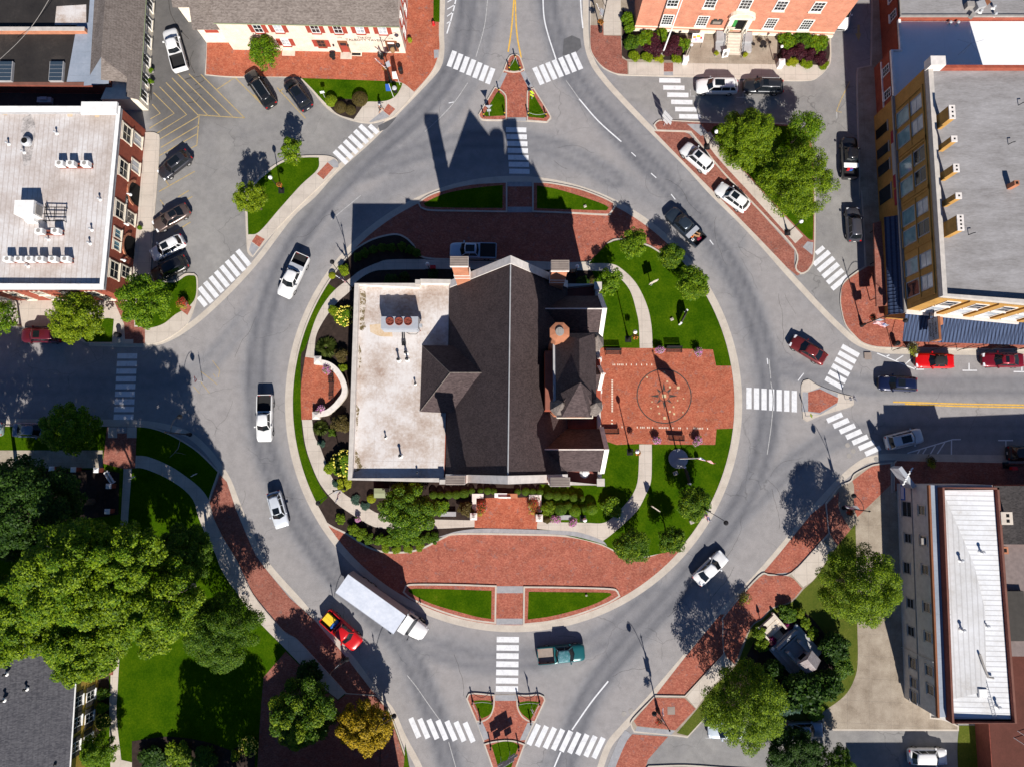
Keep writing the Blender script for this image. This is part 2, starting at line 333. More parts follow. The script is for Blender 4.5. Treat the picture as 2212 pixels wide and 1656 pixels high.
for n,a in dict(fresh=((.03,.09,.002),(.105,.205,.003),(.235,.34,.006)),lime=((.06,.115,.002),(.165,.24,.004),(.32,.39,.01)),deep=((.018,.06,.002),(.058,.13,.003),(.14,.22,.006)),dark=((.010,.036,.004),(.028,.072,.005),(.06,.125,.008)),olive=((.03,.075,.002),(.125,.205,.003),(.28,.375,.006)),gold=((.10,.08,.003),(.34,.23,.006),(.62,.42,.012)),box=((.03,.075,.002),(.075,.145,.004),(.15,.22,.008)),bronze=((.055,.04,.012),(.10,.075,.02),(.15,.12,.03)),purple=((.03,.006,.012),(.06,.012,.022),(.10,.02,.03)),chart=((.16,.20,.006),(.30,.34,.01),(.44,.44,.02)),grass=((.07,.11,.02),(.14,.19,.035),(.22,.26,.06)),blue=((.03,.07,.05),(.05,.10,.07),(.08,.14,.10))).items(): leafmat(n,*a)
for n,c in dict(pink=(.62,.22,.50),yellow=(.72,.62,.10),red=(.5,.05,.03),magenta=(.35,.02,.16),orange=(.6,.18,.02)).items(): mat_plain('petal_'+n,c,.7,.3,6)
# ================================================================== ground, roads and paving
YO=(0,407.,814.,1231.64)
def T(c,r,*pts): return [(x*.25646+548.56*c,y*.25646+YO[r]) for x,y in pts]
CC=(0.204,8.418); RR=28.72            # centre and radius of the island ring
def inpoly(X,Y,poly):
    ins=np.zeros(X.shape,bool); n=len(poly)
    for i in range(n):
        x0,y0=poly[i];x1,y1=poly[(i+1)%n]
        if y0==y1: continue
        c=((y0>Y)!=(y1>Y))&(X<(x1-x0)*(Y-y0)/(y1-y0)+x0); ins^=c
    return ins
def pdist(X,Y,path):
    d=np.full(X.shape,1e9)
    for (x0,y0),(x1,y1) in zip(path[:-1],path[1:]):
        dx,dy=x1-x0,y1-y0; t=np.clip(((X-x0)*dx+(Y-y0)*dy)/(dx*dx+dy*dy+1e-9),0,1)
        d=np.minimum(d,np.hypot(X-x0-t*dx,Y-y0-t*dy))
    return d
def build_road():
    st=.6; xs=np.arange(-95,95.1,st); ys=np.arange(-62,92.1,st); X,Y=np.meshgrid(xs,ys); nx,ny=len(xs),len(ys)
    r=np.hypot(X-CC[0],Y-CC[1]); wear=np.zeros_like(X)
    lanes=[PL(p) for p in [
        [(1015,-60),(1003,60),(975,150),(900,250),(800,335),(700,440),(620,560),(570,690),(552,830),(575,980),(640,1120),(740,1260),(850,1370),(900,1450),(950,1580),(985,1700)],
        [(1060,-60),(1050,60),(1020,160),(950,270),(850,360)],
        [(1175,-60),(1195,60),(1240,170),(1330,280),(1440,400),(1540,520),(1610,640),(1655,780),(1660,900),(1630,1030),(1560,1150),(1450,1290),(1330,1420),(1255,1540),(1205,1700)],
        [(1225,-60),(1245,60),(1290,170),(1390,290),(1500,400),(1590,520)],
        [(1655,780),(1760,810),(1900,832),(2300,835)],[(1560,1150),(1680,1030),(1800,950),(1930,935),(2300,930)],
        [(-100,830),(200,830),(420,800),(520,700),(580,600)],[(850,1370),(1000,1420),(1120,1425),(1280,1390),(1420,1280)],
        [(760,380),(900,330),(1050,300),(1200,320),(1330,390)],[(1310,1440),(1240,1560),(1170,1700)],[(1725,600),(1830,700),(1920,790)]]]
    ww=[1,.55,1,.5,.7,.7,.45,.75,.75,.5,.3]
    for p,k in zip(lanes,ww):
        p=smooth(p,False,4); d=pdist(X,Y,p)
        wear=np.maximum(wear,k*(.55*np.exp(-(d/1.9)**2)+.45*np.exp(-((d-.85)/.45)**2)))
    ring=np.where((r>RR)&(r<38),.42*np.exp(-((r-31.4)/1.7)**2),0); wear=np.maximum(wear,ring)
    lots=[PL(p) for p in [[(300,60),(460,165),(660,170),(800,270),(850,262),(700,420),(540,560),(350,730),(300,600),(330,300)],
        [(1340,215),(1330,160),(1820,172),(1790,60),(1840,60),(1870,560),(1815,690),(1720,600),(1760,460),(1740,300),(1450,258)],
        [(1370,1580),(1520,1545),(1560,1546),(2260,1546),(2260,1720),(1360,1720)]]]
    tone=np.zeros_like(X)
    for p in lots: tone=np.where(inpoly(X,Y,p),1.,tone)
    tone=np.where(inpoly(X,Y,PL([(300,-40),(430,-40),(450,165),(505,255),(480,262),(430,250),(430,305),(345,300),(300,230)])),1.75,tone)
    k=np.array([.25,.5,.25])
    for _ in range(3):
        tone=np.apply_along_axis(lambda m:np.convolve(np.pad(m,1,'edge'),k,'valid'),1,tone); tone=np.apply_along_axis(lambda m:np.convolve(np.pad(m,1,'edge'),k,'valid'),0,tone)
    me=bpy.data.meshes.new('road'); idx=np.arange(nx*ny).reshape(ny,nx)
    f=np.stack([idx[:-1,:-1],idx[:-1,1:],idx[1:,1:],idx[1:,:-1]],-1).reshape(-1,4)
    me.from_pydata(np.stack([X.ravel(),Y.ravel(),np.zeros(nx*ny)],1).tolist(),[],f.tolist())
    for n,a in(('wear',wear),('tone',tone)):
        at=me.attributes.new(n,'FLOAT','POINT'); at.data.foreach_set('value',a.ravel().astype(np.float32))
    me.materials.append(M['asphalt']); o=link('road',me); o['kind']='structure'
    g=MB(); g.sheet([(-600,-600),(600,-600),(600,600),(-600,600)],-.05); struct('ground',g,M['concrete_old'])
build_road()
def arc(p0,p1,rad,ccw_=True,n=40):
    a0=math.atan2(p0[1]-CC[1],p0[0]-CC[0]); a1=math.atan2(p1[1]-CC[1],p1[0]-CC[0])
    if ccw_ and a1<a0: a1+=2*PI
    if not ccw_ and a1>a0: a1-=2*PI
    return [(CC[0]+rad*math.cos(a0+(a1-a0)*k/n),CC[1]+rad*math.sin(a0+(a1-a0)*k/n)) for k in range(n+1)]
KZ=.13
def sheet(name,px,z,mat,sm=True,world=False):
    p=px if world else PL(px,z)
    if sm: p=smooth(p)
    m=MB(); m.sheet(p,z); return struct(name,m,M[mat])
def raised(name,px,mat,kw=.17,sm=True,z=KZ,world=False,kerbmat='kerb'):
    p=px if world else PL(px)
    if sm: p=smooth(p)
    m=MB(); m.prism(p,-.04,z); struct('kerb',m,M[kerbmat])
    m=MB(); m.sheet(inset(p,kw),z+.004); return struct(name,m,M[mat])
def gutter(px,wd,side,z=.004,sm=True,mat='kerb'):
    p=PL(px); p=smooth(p,False) if sm else p
    L,Rr=strip(p,wd,side); m=MB(); m.band(L,Rr,z); return struct('gutter',m,M[mat])
# ---------------- central island
m=MB(); L=[(CC[0]+RR*math.cos(a),CC[1]+RR*math.sin(a)) for a in np.linspace(0,2*PI,161)]; Ri=[(CC[0]+(RR-.82)*math.cos(a),CC[1]+(RR-.82)*math.sin(a)) for a in np.linspace(0,2*PI,161)]
m.band(L,Ri,.006); struct('gutter',m,M['kerb'])
m=MB(); m.sheet([(CC[0]+(RR-.82)*math.cos(a),CC[1]+(RR-.82)*math.sin(a)) for a in np.linspace(0,2*PI,120,endpoint=False)],.010); struct('brick_apron',m,M['brick_paving'])
NC=smooth(PL([(757,548),(768,537),(805,516),(851,505),(876,512),(895,529),(919,556),(1040,559),(1268,566),(1312,525),(1336,516),(1370,521),(1402,530),(1426,544)]),False,4,60)
SCv=smooth(PL([(704,1130),(720,1140),(751,1155),(792,1181),(831,1193),(882,1193),(920,1182),(959,1162),(990,1154),(1115,1155),(1225,1159),(1297,1176),(1336,1195),(1369,1204),(1400,1202),(1448,1187)]),False,4,60)
ri=RR-.80
blk=NC+arc(NC[-1],SCv[-1],ri,False)[1:-1]+SCv[::-1]+arc(SCv[0],NC[0],ri,False)[1:-1]
m=MB(); m.prism(blk,-.03,KZ); struct('kerb',m,M['kerb'])
m=MB(); m.sheet(inset(blk,.22),KZ+.004); struct('mulch_bed',m,M['mulch'])
z=KZ+.008
ir=RR-1.05
def ringpt(x,y,rad=ir):
    q=P2(x,y); a=math.atan2(q[1]-CC[1],q[0]-CC[0]); return (CC[0]+rad*math.cos(a),CC[1]+rad*math.sin(a))
# east lawn, west lawn
e0,e1=ringpt(1440,548),ringpt(1455,1178)
lawnE=PL([(1272,569),(1312,526),(1336,519),(1370,524),(1402,533),(1428,548)],z)+arc(e0,e1,ir,False)+PL([(1400,1200),(1369,1201),(1336,1192),(1300,1174),(1160,1140),(1165,1045),(1290,1048),(1303,960),(1290,760),(1285,600)],z)
m=MB(); m.sheet(lawnE,z); struct('lawn',m,M['lawn'])
w0,w1=ringpt(700,608),ringpt(684,1093)
lawnW=arc(w0,w1,ir,True)+smooth(PL([(690,1091),(708,1073),(690,1046),(671,1002),(657,958),(651,906),(650,850),(650,771),(658,755),(668,728),(684,684),(704,650),(726,624)],z),False)
m=MB(); m.sheet(lawnW,z); struct('lawn',m,M['lawn'])
# walks
z2=KZ+.012
walkN=[(919,561),(1040,564),(1180,568),(1268,569),(1318,570),(1343,581),(1374,612),(1397,658),(1407,702),(1410,752),(1382,752),(1380,702),(1375,674),(1364,635),(1348,610),(1325,592),(1300,586),(1180,583),(919,581)]
sheet('path',walkN,z2,'concrete')
sheet('path',[(1381,959),(1408,959),(1408,1000),(1406,1040),(1395,1068),(1377,1101),(1346,1132),(1307,1164),(1290,1168),(1255,1152),(1160,1141),(1160,1125),(1200,1127),(1261,1128),(1300,1129),(1320,1119),(1346,1093),(1366,1068),(1377,1040),(1380,1000)],z2,'concrete')
sheet('path',[(652,906),(659,958),(672,1001),(692,1045),(723,1083),(754,1106),(797,1132),(826,1140),(880,1141),(940,1141),(1025,1137),(1025,1123),(940,1121),(880,1120),(820,1109),(790,1093),(754,1073),(733,1055),(713,1022),(702,993),(691,963),(679,940),(674,906)],z2,'concrete')
sheet('path',[(919,560),(843,561),(815,568),(779,584),(754,603),(728,622),(705,648),(684,684),(669,728),(659,772),(681,776),(680,761),(684,722),(708,679),(731,651),(754,631),(772,607),(805,587),(843,583),(919,582)],z2,'concrete')
sheet('grey_pavers',[(946,1159),(990,1146),(1040,1141),(1115,1142),(1225,1146),(1262,1152),(1300,1166),(1312,1178),(1297,1172),(1225,1155),(1115,1151),(990,1150),(959,1158)],KZ+.016,'grey_pavers')
sheet('brick_forecourt',[(1025,1075),(1160,1073),(1161,1126),(1159,1142),(1025,1139)],KZ+.020,'brick_plaza',False)
# brick plaza with its compass
z3=KZ+.016
pl0,pl1=ringpt(1582,790),ringpt(1585,925)
plaza=PL([(1298,751),(1382,752),(1410,752),(1540,755),(1547,790)],z3)+arc(pl0,pl1,ir,False)+PL([(1548,926),(1545,960),(1408,959),(1381,958),(1332,960),(1308,952),(1290,950),(1288,760)],z3)
m=MB(); m.sheet(plaza,z3); struct('brick_plaza',m,M['brick_plaza'])
cp=P(1434.5,855,z3); z4=z3+.004
def ringband(c,r0,r1,z,n=64,a0=0,a1=2*PI):
    A=np.linspace(a0,a1,n+1); m=MB(); m.band([(c[0]+r1*math.cos(a),c[1]+r1*math.sin(a)) for a in A],[(c[0]+r0*math.cos(a),c[1]+r0*math.sin(a)) for a in A],z); return m
m=ringband(cp,3.33,3.46,z4); m2=ringband(cp,.62,.70,z4)
for k in range(8):
    a=k*PI/4; r1=1.72 if k%2==0 else 1.38; hw=.19 if k%2==0 else .16
    u=Vector((math.cos(a),math.sin(a))); n=Vector((-u.y,u.x)); c=Vector(cp[:2])
    m.face([(*(c+u*.74-n*hw),z4),(*(c+u*r1),z4),(*(c+u*.74+n*hw),z4)])
i=len(m.v); m.v+=m2.v; m.f+=[tuple(q+i for q in f) for f in m2.f]; m.m+=m2.m
comp=struct('compass_rose',m,M['shutter_dark'])
m=MB()
def tiny(px,py,sx,sy,z=z4):
    q=P(px,py,z); m.sheet([(q.x-sx/2,q.y-sy/2),(q.x+sx/2,q.y-sy/2),(q.x+sx/2,q.y+sy/2),(q.x-sx/2,q.y+sy/2)],z)
for k in range(19): tiny(1322.5,821+k*3.72,.2,.13)
for y in (907,914): tiny(1322,y,.2,.13)
for x in (886,900,926,940,955,969,998,1040,1083,1126,1170,1212): tiny(*T(2,1,(x,1484))[0],.1,.22)
for x in (962,1090,1118,1132,1147,1176,1190,1218,1275,1289,1304,1318,1332,1347,1390,1440,1454,1510,1568,1582,1597,1611,1625,1640,1682): tiny(*T(2,2,(x,420+(x-962)*.018))[0],.1,.22)
struct('inscribed_bricks',m,M['cream'])
m=MB()
for x,y,s in [(1172,1590,.2),(1318,1545,.2),(1342,1625,.22)]: tiny(*T(2,1,(x,y))[0],s,s)
for x,y,s in [(1365,85,.24),(1435,90,.34),(1215,208,.17),(1205,262,.17),(1275,305,.2),(1365,290,.24),(1400,310,.24),(1475,298,.16),(1322,345,.34),(1430,198,.15),(1480,180,.15),(1395,250,.2),(1265,245,.2)]: tiny(*T(2,2,(x,y))[0],s,s)
tiny(1434.5,855,.52,.42)
mat_plain('inlay',(.56,.44,.26),.7,.25,5); struct('inlaid_tiles',m,M['inlay'])
# seat-wall terrace on the west side
sheet('brick_terrace',[(659,771),(682,775),(712,783),(738,807),(749,835),(738,868),(715,891),(690,900),(674,905),(651,906),(650,838)],z3+.001,'brick_plaza')
# two green lenses with curbs in the brick aprons
for k,(o,gpx) in enumerate([([(902,438),(925,423),(960,410),(1020,397),(1096,392.5),(1096,459.5),(1000,458),(930,456.5),(908,450)],[(915,440),(940,427),(975,415),(1036,405),(1086,400),(1085.5,449.5),(1000,449),(928,447)]),
    ([(1149.5,392.5),(1190,395),(1250,407),(1300,425),(1326,438),(1329,449),(1320,461),(1312,466),(1230,462),(1149.5,459)],[(1160,401),(1200,408),(1251,423),(1300,440),(1315,449),(1310,455),(1240,453),(1160,450)]),
    ([(870,1278),(876,1263),(895,1259.5),(980,1260),(1073,1263),(1071.5,1346),(1030,1341),(985,1331),(930,1312),(890,1294)],[(881,1275),(895,1270.5),(980,1272),(1062,1275),(1061,1336),(1030,1331),(985,1319),(935,1304),(902,1289)]),
    ([(1130.5,1265),(1220,1266),(1318,1269),(1335,1275),(1340,1287),(1310,1304),(1250,1327),(1190,1342),(1129.5,1349)],[(1142,1277),(1230,1278),(1310,1279),(1321,1284),(1290,1301),(1250,1315),(1190,1330),(1140,1337)])]):
    raised('brick_edging',o,'brick_paving',.2)
    sheet('lawn',gpx,KZ+.012,'lawn')
for y0,y1,xa,xb in ((393,403,1096.5,1149),(447,459,1096.5,1149),(1265,1280,1073,1130),(1335,1348,1072,1129)):
    sheet('grey_pavers',[(xa,y0),(xb,y0),(xb,y1),(xa,y1)],.016,'grey_pavers',False)
# ---------------- outer gutters
gNW=[(962,-60),(961.5,0),(959,64),(960,110),(952.5,146),(925.6,179.5),(864,243.6),(805,305),(728,374),(682,425),(633,470),(566,558),(513,618),(449,680),(400,718),(364,738),(330,748),(280,750),(192,747)]
gutter(gNW,.72,-1)
gNE=[(1258,-60),(1259,0),(1260.5,84),(1274,136),(1302,177),(1341,220.6),(1405,287),(1482,364),(1533,420),(1600,486),(1650,540),(1694,590),(1766,668),(1810,712),(1851,746),(1902,762),(1966,765),(2300,770)]
gutter(gNE,.75,1)
gSE=[(2300,984),(2212,983),(2000,980),(1922,979),(1887,983),(1858,993),(1815,1027),(1784,1060),(1743,1106),(1671,1193),(1623,1247),(1559,1313),(1482,1406),(1405,1496),(1366,1539),(1340,1567),(1310,1603),(1290,1655),(1275,1720)]
gutter(gSE,.78,1)
gSW=[(-80,904),(200,905),(297,907),(359,915),(410,932),(450,965),(480,1004),(500,1037),(521,1091),(546,1150),(566,1193),(600,1237),(651,1293),(690,1339),(759,1411),(820,1494),(851,1531),(877,1588),(913,1656),(935,1720)]
gutter(gSW,.76,-1)
# ---------------- north-west block with the tavern
raised('pavement',[(250,-200),(250,-80),(440,-60),(447,90),(443,163),(505,168),(580,167),(646,168),(672,195),(702,231),(728,249),(766,263),(805,267),(843,256.5),(857,246),(882,220),(921,174),(940,146),(951,107),(950,64),(952,0),(952,-200)],'concrete',.15)
z=KZ+.008
sheet('brick_pavement',[(447,60),(447,93),(445,161),(505,165.5),(646,166.5),(651,169),(838,176),(869,179.5),(895,199),(920,171),(938,144),(949,107),(948,64),(950,-60),(700,-60)],z,'brick_plaza')
sheet('lawn',[(651,169),(740,172),(838,176),(869,179.5),(866,190),(855,207),(838,217),(815,220),(792,220.6),(770,232),(720,236),(702,222),(674,192)],z+.004,'lawn')
sheet('mulch_bed',[(705,222),(718,212),(745,214),(792,216),(789,222),(764,258),(728,246)],z+.008,'mulch')
sheet('brick_square',[(838.4,224.4),(853.8,236),(841,250),(828,239.8)],z+.004,'brick_paving',False)
sheet('grey_pavers',[(827,240),(841,252),(830,257),(800,265),(797,264)],z+.004,'grey_pavers',False)
sheet('lawn',[(937,-60),(951,-60),(949.5,48),(936,47)],z+.004,'lawn',False)
sheet('grey_pavers',[(937,108),(948,107.5),(947,124),(938,127)],z+.004,'grey_pavers',False)
# island with trees in the mouth of the lot
raised('pavement',[(553,392),(572,374),(595,356),(625,342),(659,337),(690,336.5),(713,338.5),(728,346),(733,359),(726,369),(687,407),(640,452),(600,493),(560,539),(546,556),(538,550),(534,536),(531,471),(532,430)],'concrete',.15)
sheet('lawn',[(556,394),(575,377),(600,357),(628,345),(660,340.5),(689,340.5),(686,366),(650,400),(605,450),(560,501),(536,507),(535,471),(536,430)],z,'lawn')
sheet('brick_square',[(707.6,351),(720.4,363),(698.6,387.8),(684.5,376)],z,'brick_paving',False); sheet('grey_pavers',[(708,350.5),(722,343),(731,352),(731,362),(721,362.5)],z,'grey_pavers',False)
sheet('brick_square',[(554,507),(572,517),(560,534),(544,522)],z,'brick_paving',False); sheet('grey_pavers',[(543,523),(559.5,535),(546,553),(538,540)],z,'grey_pavers',False)
# inn corner
raised('pavement',[(-200,706),(-200,600),(0,600),(250,560),(300,420),(308,290),(318,286.5),(333,287),(343,291),(346,299),(343.5,359),(338.5,424),(331,510),(325.7,599),(340,608),(376,606),(400,592),(420,591),(428,602),(427.5,638),(421,664),(410,692),(395,710),(364,731),(340,741),(315,743.5),(250,743.5),(185,740.5),(164,724),(144,707)],'concrete',.15)
sheet('brick_pavement',[(246,650),(266,650),(290,672),(290,706),(313,708),(313,742),(288,742),(288,733),(270,733),(268,700)],z,'brick_dull',False)
sheet('lawn',[(225,688),(246,689),(242,739),(186,739),(170,723),(190,705)],z,'lawn')
sheet('lawn',[(378,610),(402,596),(420,595),(424,604),(423,638),(410,660),(378,680),(352,700),(318,709),(292,702),(292,672),(300,640),(340,612)],z,'lawn')
sheet('brick_square',[(400,654),(414,663),(405,681),(388,668)],z+.004,'brick_paving',False)
# ---------------- north-east: post office block
raised('pavement',[(1273,-200),(1274,0),(1274,97),(1280,120),(1300,146),(1328,160),(1356,164),(1507,168),(1646,174),(1743,175.5),(1769,166),(1788,147),(1794.5,128),(1794,67),(1790,-200)],'concrete_drive',.15)
sheet('brick_pavement',[(1275.5,55),(1303,55),(1304,77),(1341,78),(1344,126),(1355,132),(1356,161),(1328,157.5),(1301,143),(1282,119),(1275.5,97)],z,'brick_dull'); sheet('pavement_slab',[(1358,135),(1790,141),(1768,164),(1743,172.5),(1646,171),(1507,165),(1358,162)],z,'concrete')
sheet('pavement_slab',[(1304,-60),(1341,-60),(1341,76),(1304,76)],z,'concrete',False)
sheet('brick_square',[(1434,136),(1454,136),(1454,155),(1434,155)],z+.004,'brick_dull',False); sheet('grey_pavers',[(1434,155.5),(1454,155.5),(1454,163.5),(1434,163)],z+.004,'grey_pavers',False)
sheet('mulch_bed',[(1345,20),(1363,40),(1372,66),(1480,70),(1486,100),(1478,131),(1352,128),(1343,120)],z+.004,'mulch')
sheet('mulch_bed',[(1680,78),(1785,80),(1792,100),(1790,128),(1775,142),(1690,132),(1678,120)],z+.004,'mulch')
# tree island and brick parking bay
bay=PL([(1413,284),(1482,355),(1560,433),(1640,515),(1700,578),(1722,596),(1729,592),(1716,578),(1716,541),(1646,463),(1559,372),(1489,290),(1479,286)],.012)
m=MB(); m.sheet(bay,.012); struct('brick_parking_bay',m,M['brick_dull'])
raised('pavement',[(1411,271),(1420,262),(1438,260),(1559,265.5),(1700,268),(1745,285),(1758,330),(1761,458),(1759,555),(1750,580),(1740,590),(1729,593),(1717,580),(1716,541),(1646,463),(1559,372),(1491,287),(1478,286),(1418,284)],'brick_dull',.18)
sheet('pavement_slab',[(1517,290),(1534,285),(1560,318),(1650,418),(1735,510),(1718,526),(1630,428),(1545,335)],z,'concrete')
sheet('lawn',[(1535,283),(1560,270),(1700,273),(1740,290),(1752,335),(1757,458),(1756,519),(1738,508),(1650,414),(1562,315)],z+.004,'lawn')
sheet('grey_pavers',[(1484,268),(1512,268),(1530,288),(1514,294)],z+.004,'grey_pavers',False); sheet('grey_pavers',[(1744,522),(1757,524),(1755,551),(1734,534)],z+.008,'grey_pavers',False)
# east side: pavement in front of the yellow building and the alley
raised('pavement',[(1849.6,192),(1851,148),(1880,142),(1885,-200),(2300,-200),(2300,757),(2100,755),(1979,753),(1902,752),(1864,743),(1843,725),(1825,702),(1816,669),(1814,640),(1822,610),(1845,590),(1868,575),(1863,474),(1858,407),(1856,431)],'concrete_old',.15)
sheet('brick_pavement',[(1871,578),(1890,575),(1990,560),(1990,700),(2300,700),(2300,753.5),(2100,752),(1979,750),(1902,749),(1866,740),(1846,723),(1828,701),(1819,669),(1817,641),(1824,612)],z,'brick_paving')
# south side of the east street
raised('pavement',[(1929,999),(1936,992),(2300,999),(2300,1300),(2012,1300),(2012,1062),(1929,1062)],'brick_dull',.15,False)
# ---------------- south-east block
se=[(1836,1037),(1845,1022),(1876,1006),(1892,1001),(1927,997),(1927,1060),(2010,1060),(2010,1548),(2040,1552),(2070,1566),(2070,1577),(1780,1576),(1774,1544),(1745,1560),(1700,1556),(1640,1553),(1522,1551),(1484.5,1592),(1456,1588),(1369,1580),(1362.6,1567),(1366,1551),(1415,1500),(1479,1501),(1562,1411),(1560,1347),(1566.5,1324),(1638,1242),(1664,1239),(1710,1234.6),(1789,1150),(1782,1086),(1800,1062),(1815,1046)]
raised('pavement',se,'concrete_drive',.17)
sheet('brick_pavement',[(1841,1038),(1878,1010),(1893,1005),(1923,1001),(1924,1046),(1852,1116),(1845,1095),(1845,1052)],z,'brick_paving')
sheet('brick_pavement',[(1786,1088),(1813,1060),(1813,1100),(1842,1150),(1812,1180),(1793,1150)],z,'brick_dull')
sheet('brick_pavement',[(1640,1247),(1664,1243),(1707,1245),(1733,1270),(1707,1298),(1668,1311),(1646,1334),(1620,1355),(1587,1433),(1565,1408),(1563,1348),(1569,1326)],z,'brick_paving')
sheet('pavement_slab',[(1710,1240),(1775,1168),(1800,1185),(1761,1247),(1735,1267)],z,'concrete')
sheet('pavement_slab',[(1564,1413),(1586,1435),(1540,1480),(1504,1529),(1482,1505)],z,'concrete')
sheet('brick_pavement',[(1413,1506),(1479,1507),(1503,1530),(1459,1576),(1376,1567),(1369,1556)],z,'brick_paving',False)
sheet('grey_pavers',[(1376,1568),(1458,1577),(1451,1586),(1371,1578)],z,'grey_pavers',False)
sheet('lawn',[(1736,1272),(1764,1245),(1800,1190),(1848,1130),(1851,1250),(1852,1352),(1853,1424),(1847,1462),(1824,1502),(1772,1540),(1745,1557),(1640,1550),(1523,1548),(1486,1588),(1462,1582),(1508,1528),(1542,1482),(1590,1436),(1622,1357),(1648,1336),(1670,1314),(1710,1300)],z+.004,'lawn_dry')
sheet('mulch_bed',[(1650,1345),(1700,1310),(1750,1330),(1800,1400),(1815,1460),(1790,1505),(1730,1535),(1640,1535),(1560,1520),(1560,1480),(1610,1420)],z+.008,'mulch')
sheet('lawn',[(2072,1566),(2128,1566),(2140,1640),(2140,1700),(2072,1700),(2068,1620)],.02,'lawn_dry')
sheet('brick_apron',[(1366,1585),(1443,1590),(1400,1639),(1375,1720),(1300,1720),(1314,1656),(1328,1629)],.012,'brick_paving',False)
gutter([(1350,1575),(1335,1600),(1312,1656),(1295,1720)],.9,1,.014,True,'grey_pavers')
raised('pavement',[(1391,1662),(1400,1652),(1480,1650),(1560,1655),(1640,1660),(1640,1740),(1391,1740)],'lawn_dry',.2)
bayB=PL([(1566,1326),(1560,1347),(1562,1411),(1479,1501),(1418,1498),(1482,1416),(1556,1326)],.012); m=MB(); m.sheet(bayB,.012); struct('brick_parking_bay',m,M['brick_paving'])
bayA=PL([(1782,1086),(1789,1150),(1710,1234.6),(1664,1239),(1645,1240),(1685,1193),(1752,1110)],.012); m=MB(); m.sheet(bayA,.012); struct('brick_parking_bay',m,M['brick_paving'])
# ---------------- south-west block
bay=PL([(475,1024),(490,1040),(508,1095),(532,1154),(552,1198),(577,1232),(625,1290),(677,1336),(746,1416),(806,1494),(815,1500),(749,1496),(702,1444),(643,1380),(612,1360),(548,1283),(513,1211),(482,1160),(462,1119),(453,1084)],.012)
m=MB(); m.sheet(bay,.012); struct('brick_parking_bay',m,M['brick_dull'])
raised('pavement',[(-200,918),(203,918),(297,919),(333,924),(367,936),(405,957),(436,980),(474,1018),(453,1084),(462,1119),(482,1160),(513,1211),(548,1283),(612,1360),(643,1380),(702,1444),(749,1496),(815,1500),(833,1522),(846,1542),(885,1656),(905,1740),(-200,1740)],'lawn',.15)
sheet('path',[(293,983),(320,986),(364,1004),(400,1027),(431,1052),(450,1078),(459,1119),(479,1160),(510,1211),(545,1283),(609,1360),(640,1380),(699,1444),(746,1496),(730,1510),(692,1478),(610,1394),(548,1329),(484,1240),(464,1193),(441,1147),(428,1114),(418,1081),(395,1055),(354,1029),(308,1011),(285,1011)],z,'concrete')
sheet('brick_pavement',[(231,921),(296,921),(292,1011),(267,1012),(222,1000)],z+.004,'brick_dull',False)
sheet('pavement_slab',[(233,921.5),(253,921.5),(253,945),(233,945)],z+.008,'concrete',False); sheet('pavement_slab',[(274,921.5),(295,921.5),(295,945),(274,945)],z+.008,'concrete',False); sheet('grey_pavers',[(253.5,921.5),(273.5,921.5),(273.5,935),(253.5,935)],z+.008,'grey_pavers',False)
sheet('pavement_slab',[(-200,972),(222,972),(222,1010),(-200,1012)],z,'concrete_old',False)
sheet('path',[(267,1012),(285,1011),(277,1119),(266,1300),(260,1385),(254,1488),(252,1547),(262,1640),(330,1656),(330,1720),(240,1720),(236,1539),(238,1488),(241,1411),(250,1300),(261,1119)],z+.004,'concrete')
sheet('brick_pavement',[(617,1406),(692,1480),(730,1512),(748,1498),(812,1503),(830,1524),(842,1544),(862,1600),(880,1656),(890,1720),(552,1720),(561,1565),(569,1462)],z+.004,'brick_dull',False)
sheet('lawn',[(876,1608),(884,1656),(895,1720),(880,1720),(872,1656)],z+.008,'lawn',False)
sheet('mulch_bed',[(-200,1013),(220,1013),(258,1020),(256,1110),(120,1130),(-200,1130)],z+.004,'mulch',False)
sheet('mulch_bed',[(206,1440),(236,1440),(234,1560),(200,1600)],z+.008,'mulch',False)
sheet('mulch_bed',[(285,1600),(360,1590),(440,1600),(500,1620),(552,1590),(548,1720),(285,1720)],z+.008,'mulch')
# ---------------- splitter islands
def ZN(*p): return [((1160+x/11.04)*.8848,(100+y/11.04)*.8848) for x,y in p]
def ZS(*p): return [((1100+x/6.9125)*.8848,(1640+y/6.9125)*.8848) for x,y in p]
nsp=[(1113,118),(1121,121),(1126,128),(1133,151),(1152,190),(1187,246),(1191,256),(1182,266),(1136,263),(1090,262),(1046,261.5),(1036,257),(1033,249),(1049,218),(1068,189),(1087,153),(1098,126),(1104,120)]
raised('brick_paving',nsp,'brick_paving',.13,True,.03)
raised('grass_ring',[(1113,118),(1121,121),(1126,128),(1133.5,150),(1124,156),(1110,158),(1095,156),(1087,153),(1098,126),(1104,120)],'brick_paving',.16,True,.15)
sheet('lawn',[(1111,127),(1118,135),(1122,152),(1110,154),(1101,152),(1104,135)],.158,'lawn')
raised('grass_ring',[(1068.8,188.6),(1082,195),(1092,204.7),(1095,217),(1095,258),(1088,261.5),(1046,261),(1036,256.5),(1033,249)],'brick_paving',.16,True,.15)
sheet('lawn',[(1074,199),(1083,203),(1090,214),(1091,250),(1050,252),(1045,248)],.158,'lawn')
raised('grass_ring',[(1153,190.3),(1142,195),(1138,204),(1138,262.5),(1182,266),(1190,256.5),(1187,246)],'brick_paving',.16,True,.15)
sheet('lawn',[(1150,200),(1144,208),(1142,253),(1175,256),(1176,246)],.158,'lawn')
for q in ([(1086,157),(1096,158),(1079,193),(1070,187)],[(1124,157),(1134,153),(1151,187),(1142,192)],[(1096,254),(1137,254),(1137,262),(1096,261)]): sheet('grey_pavers',q,.040,'grey_pavers',False)
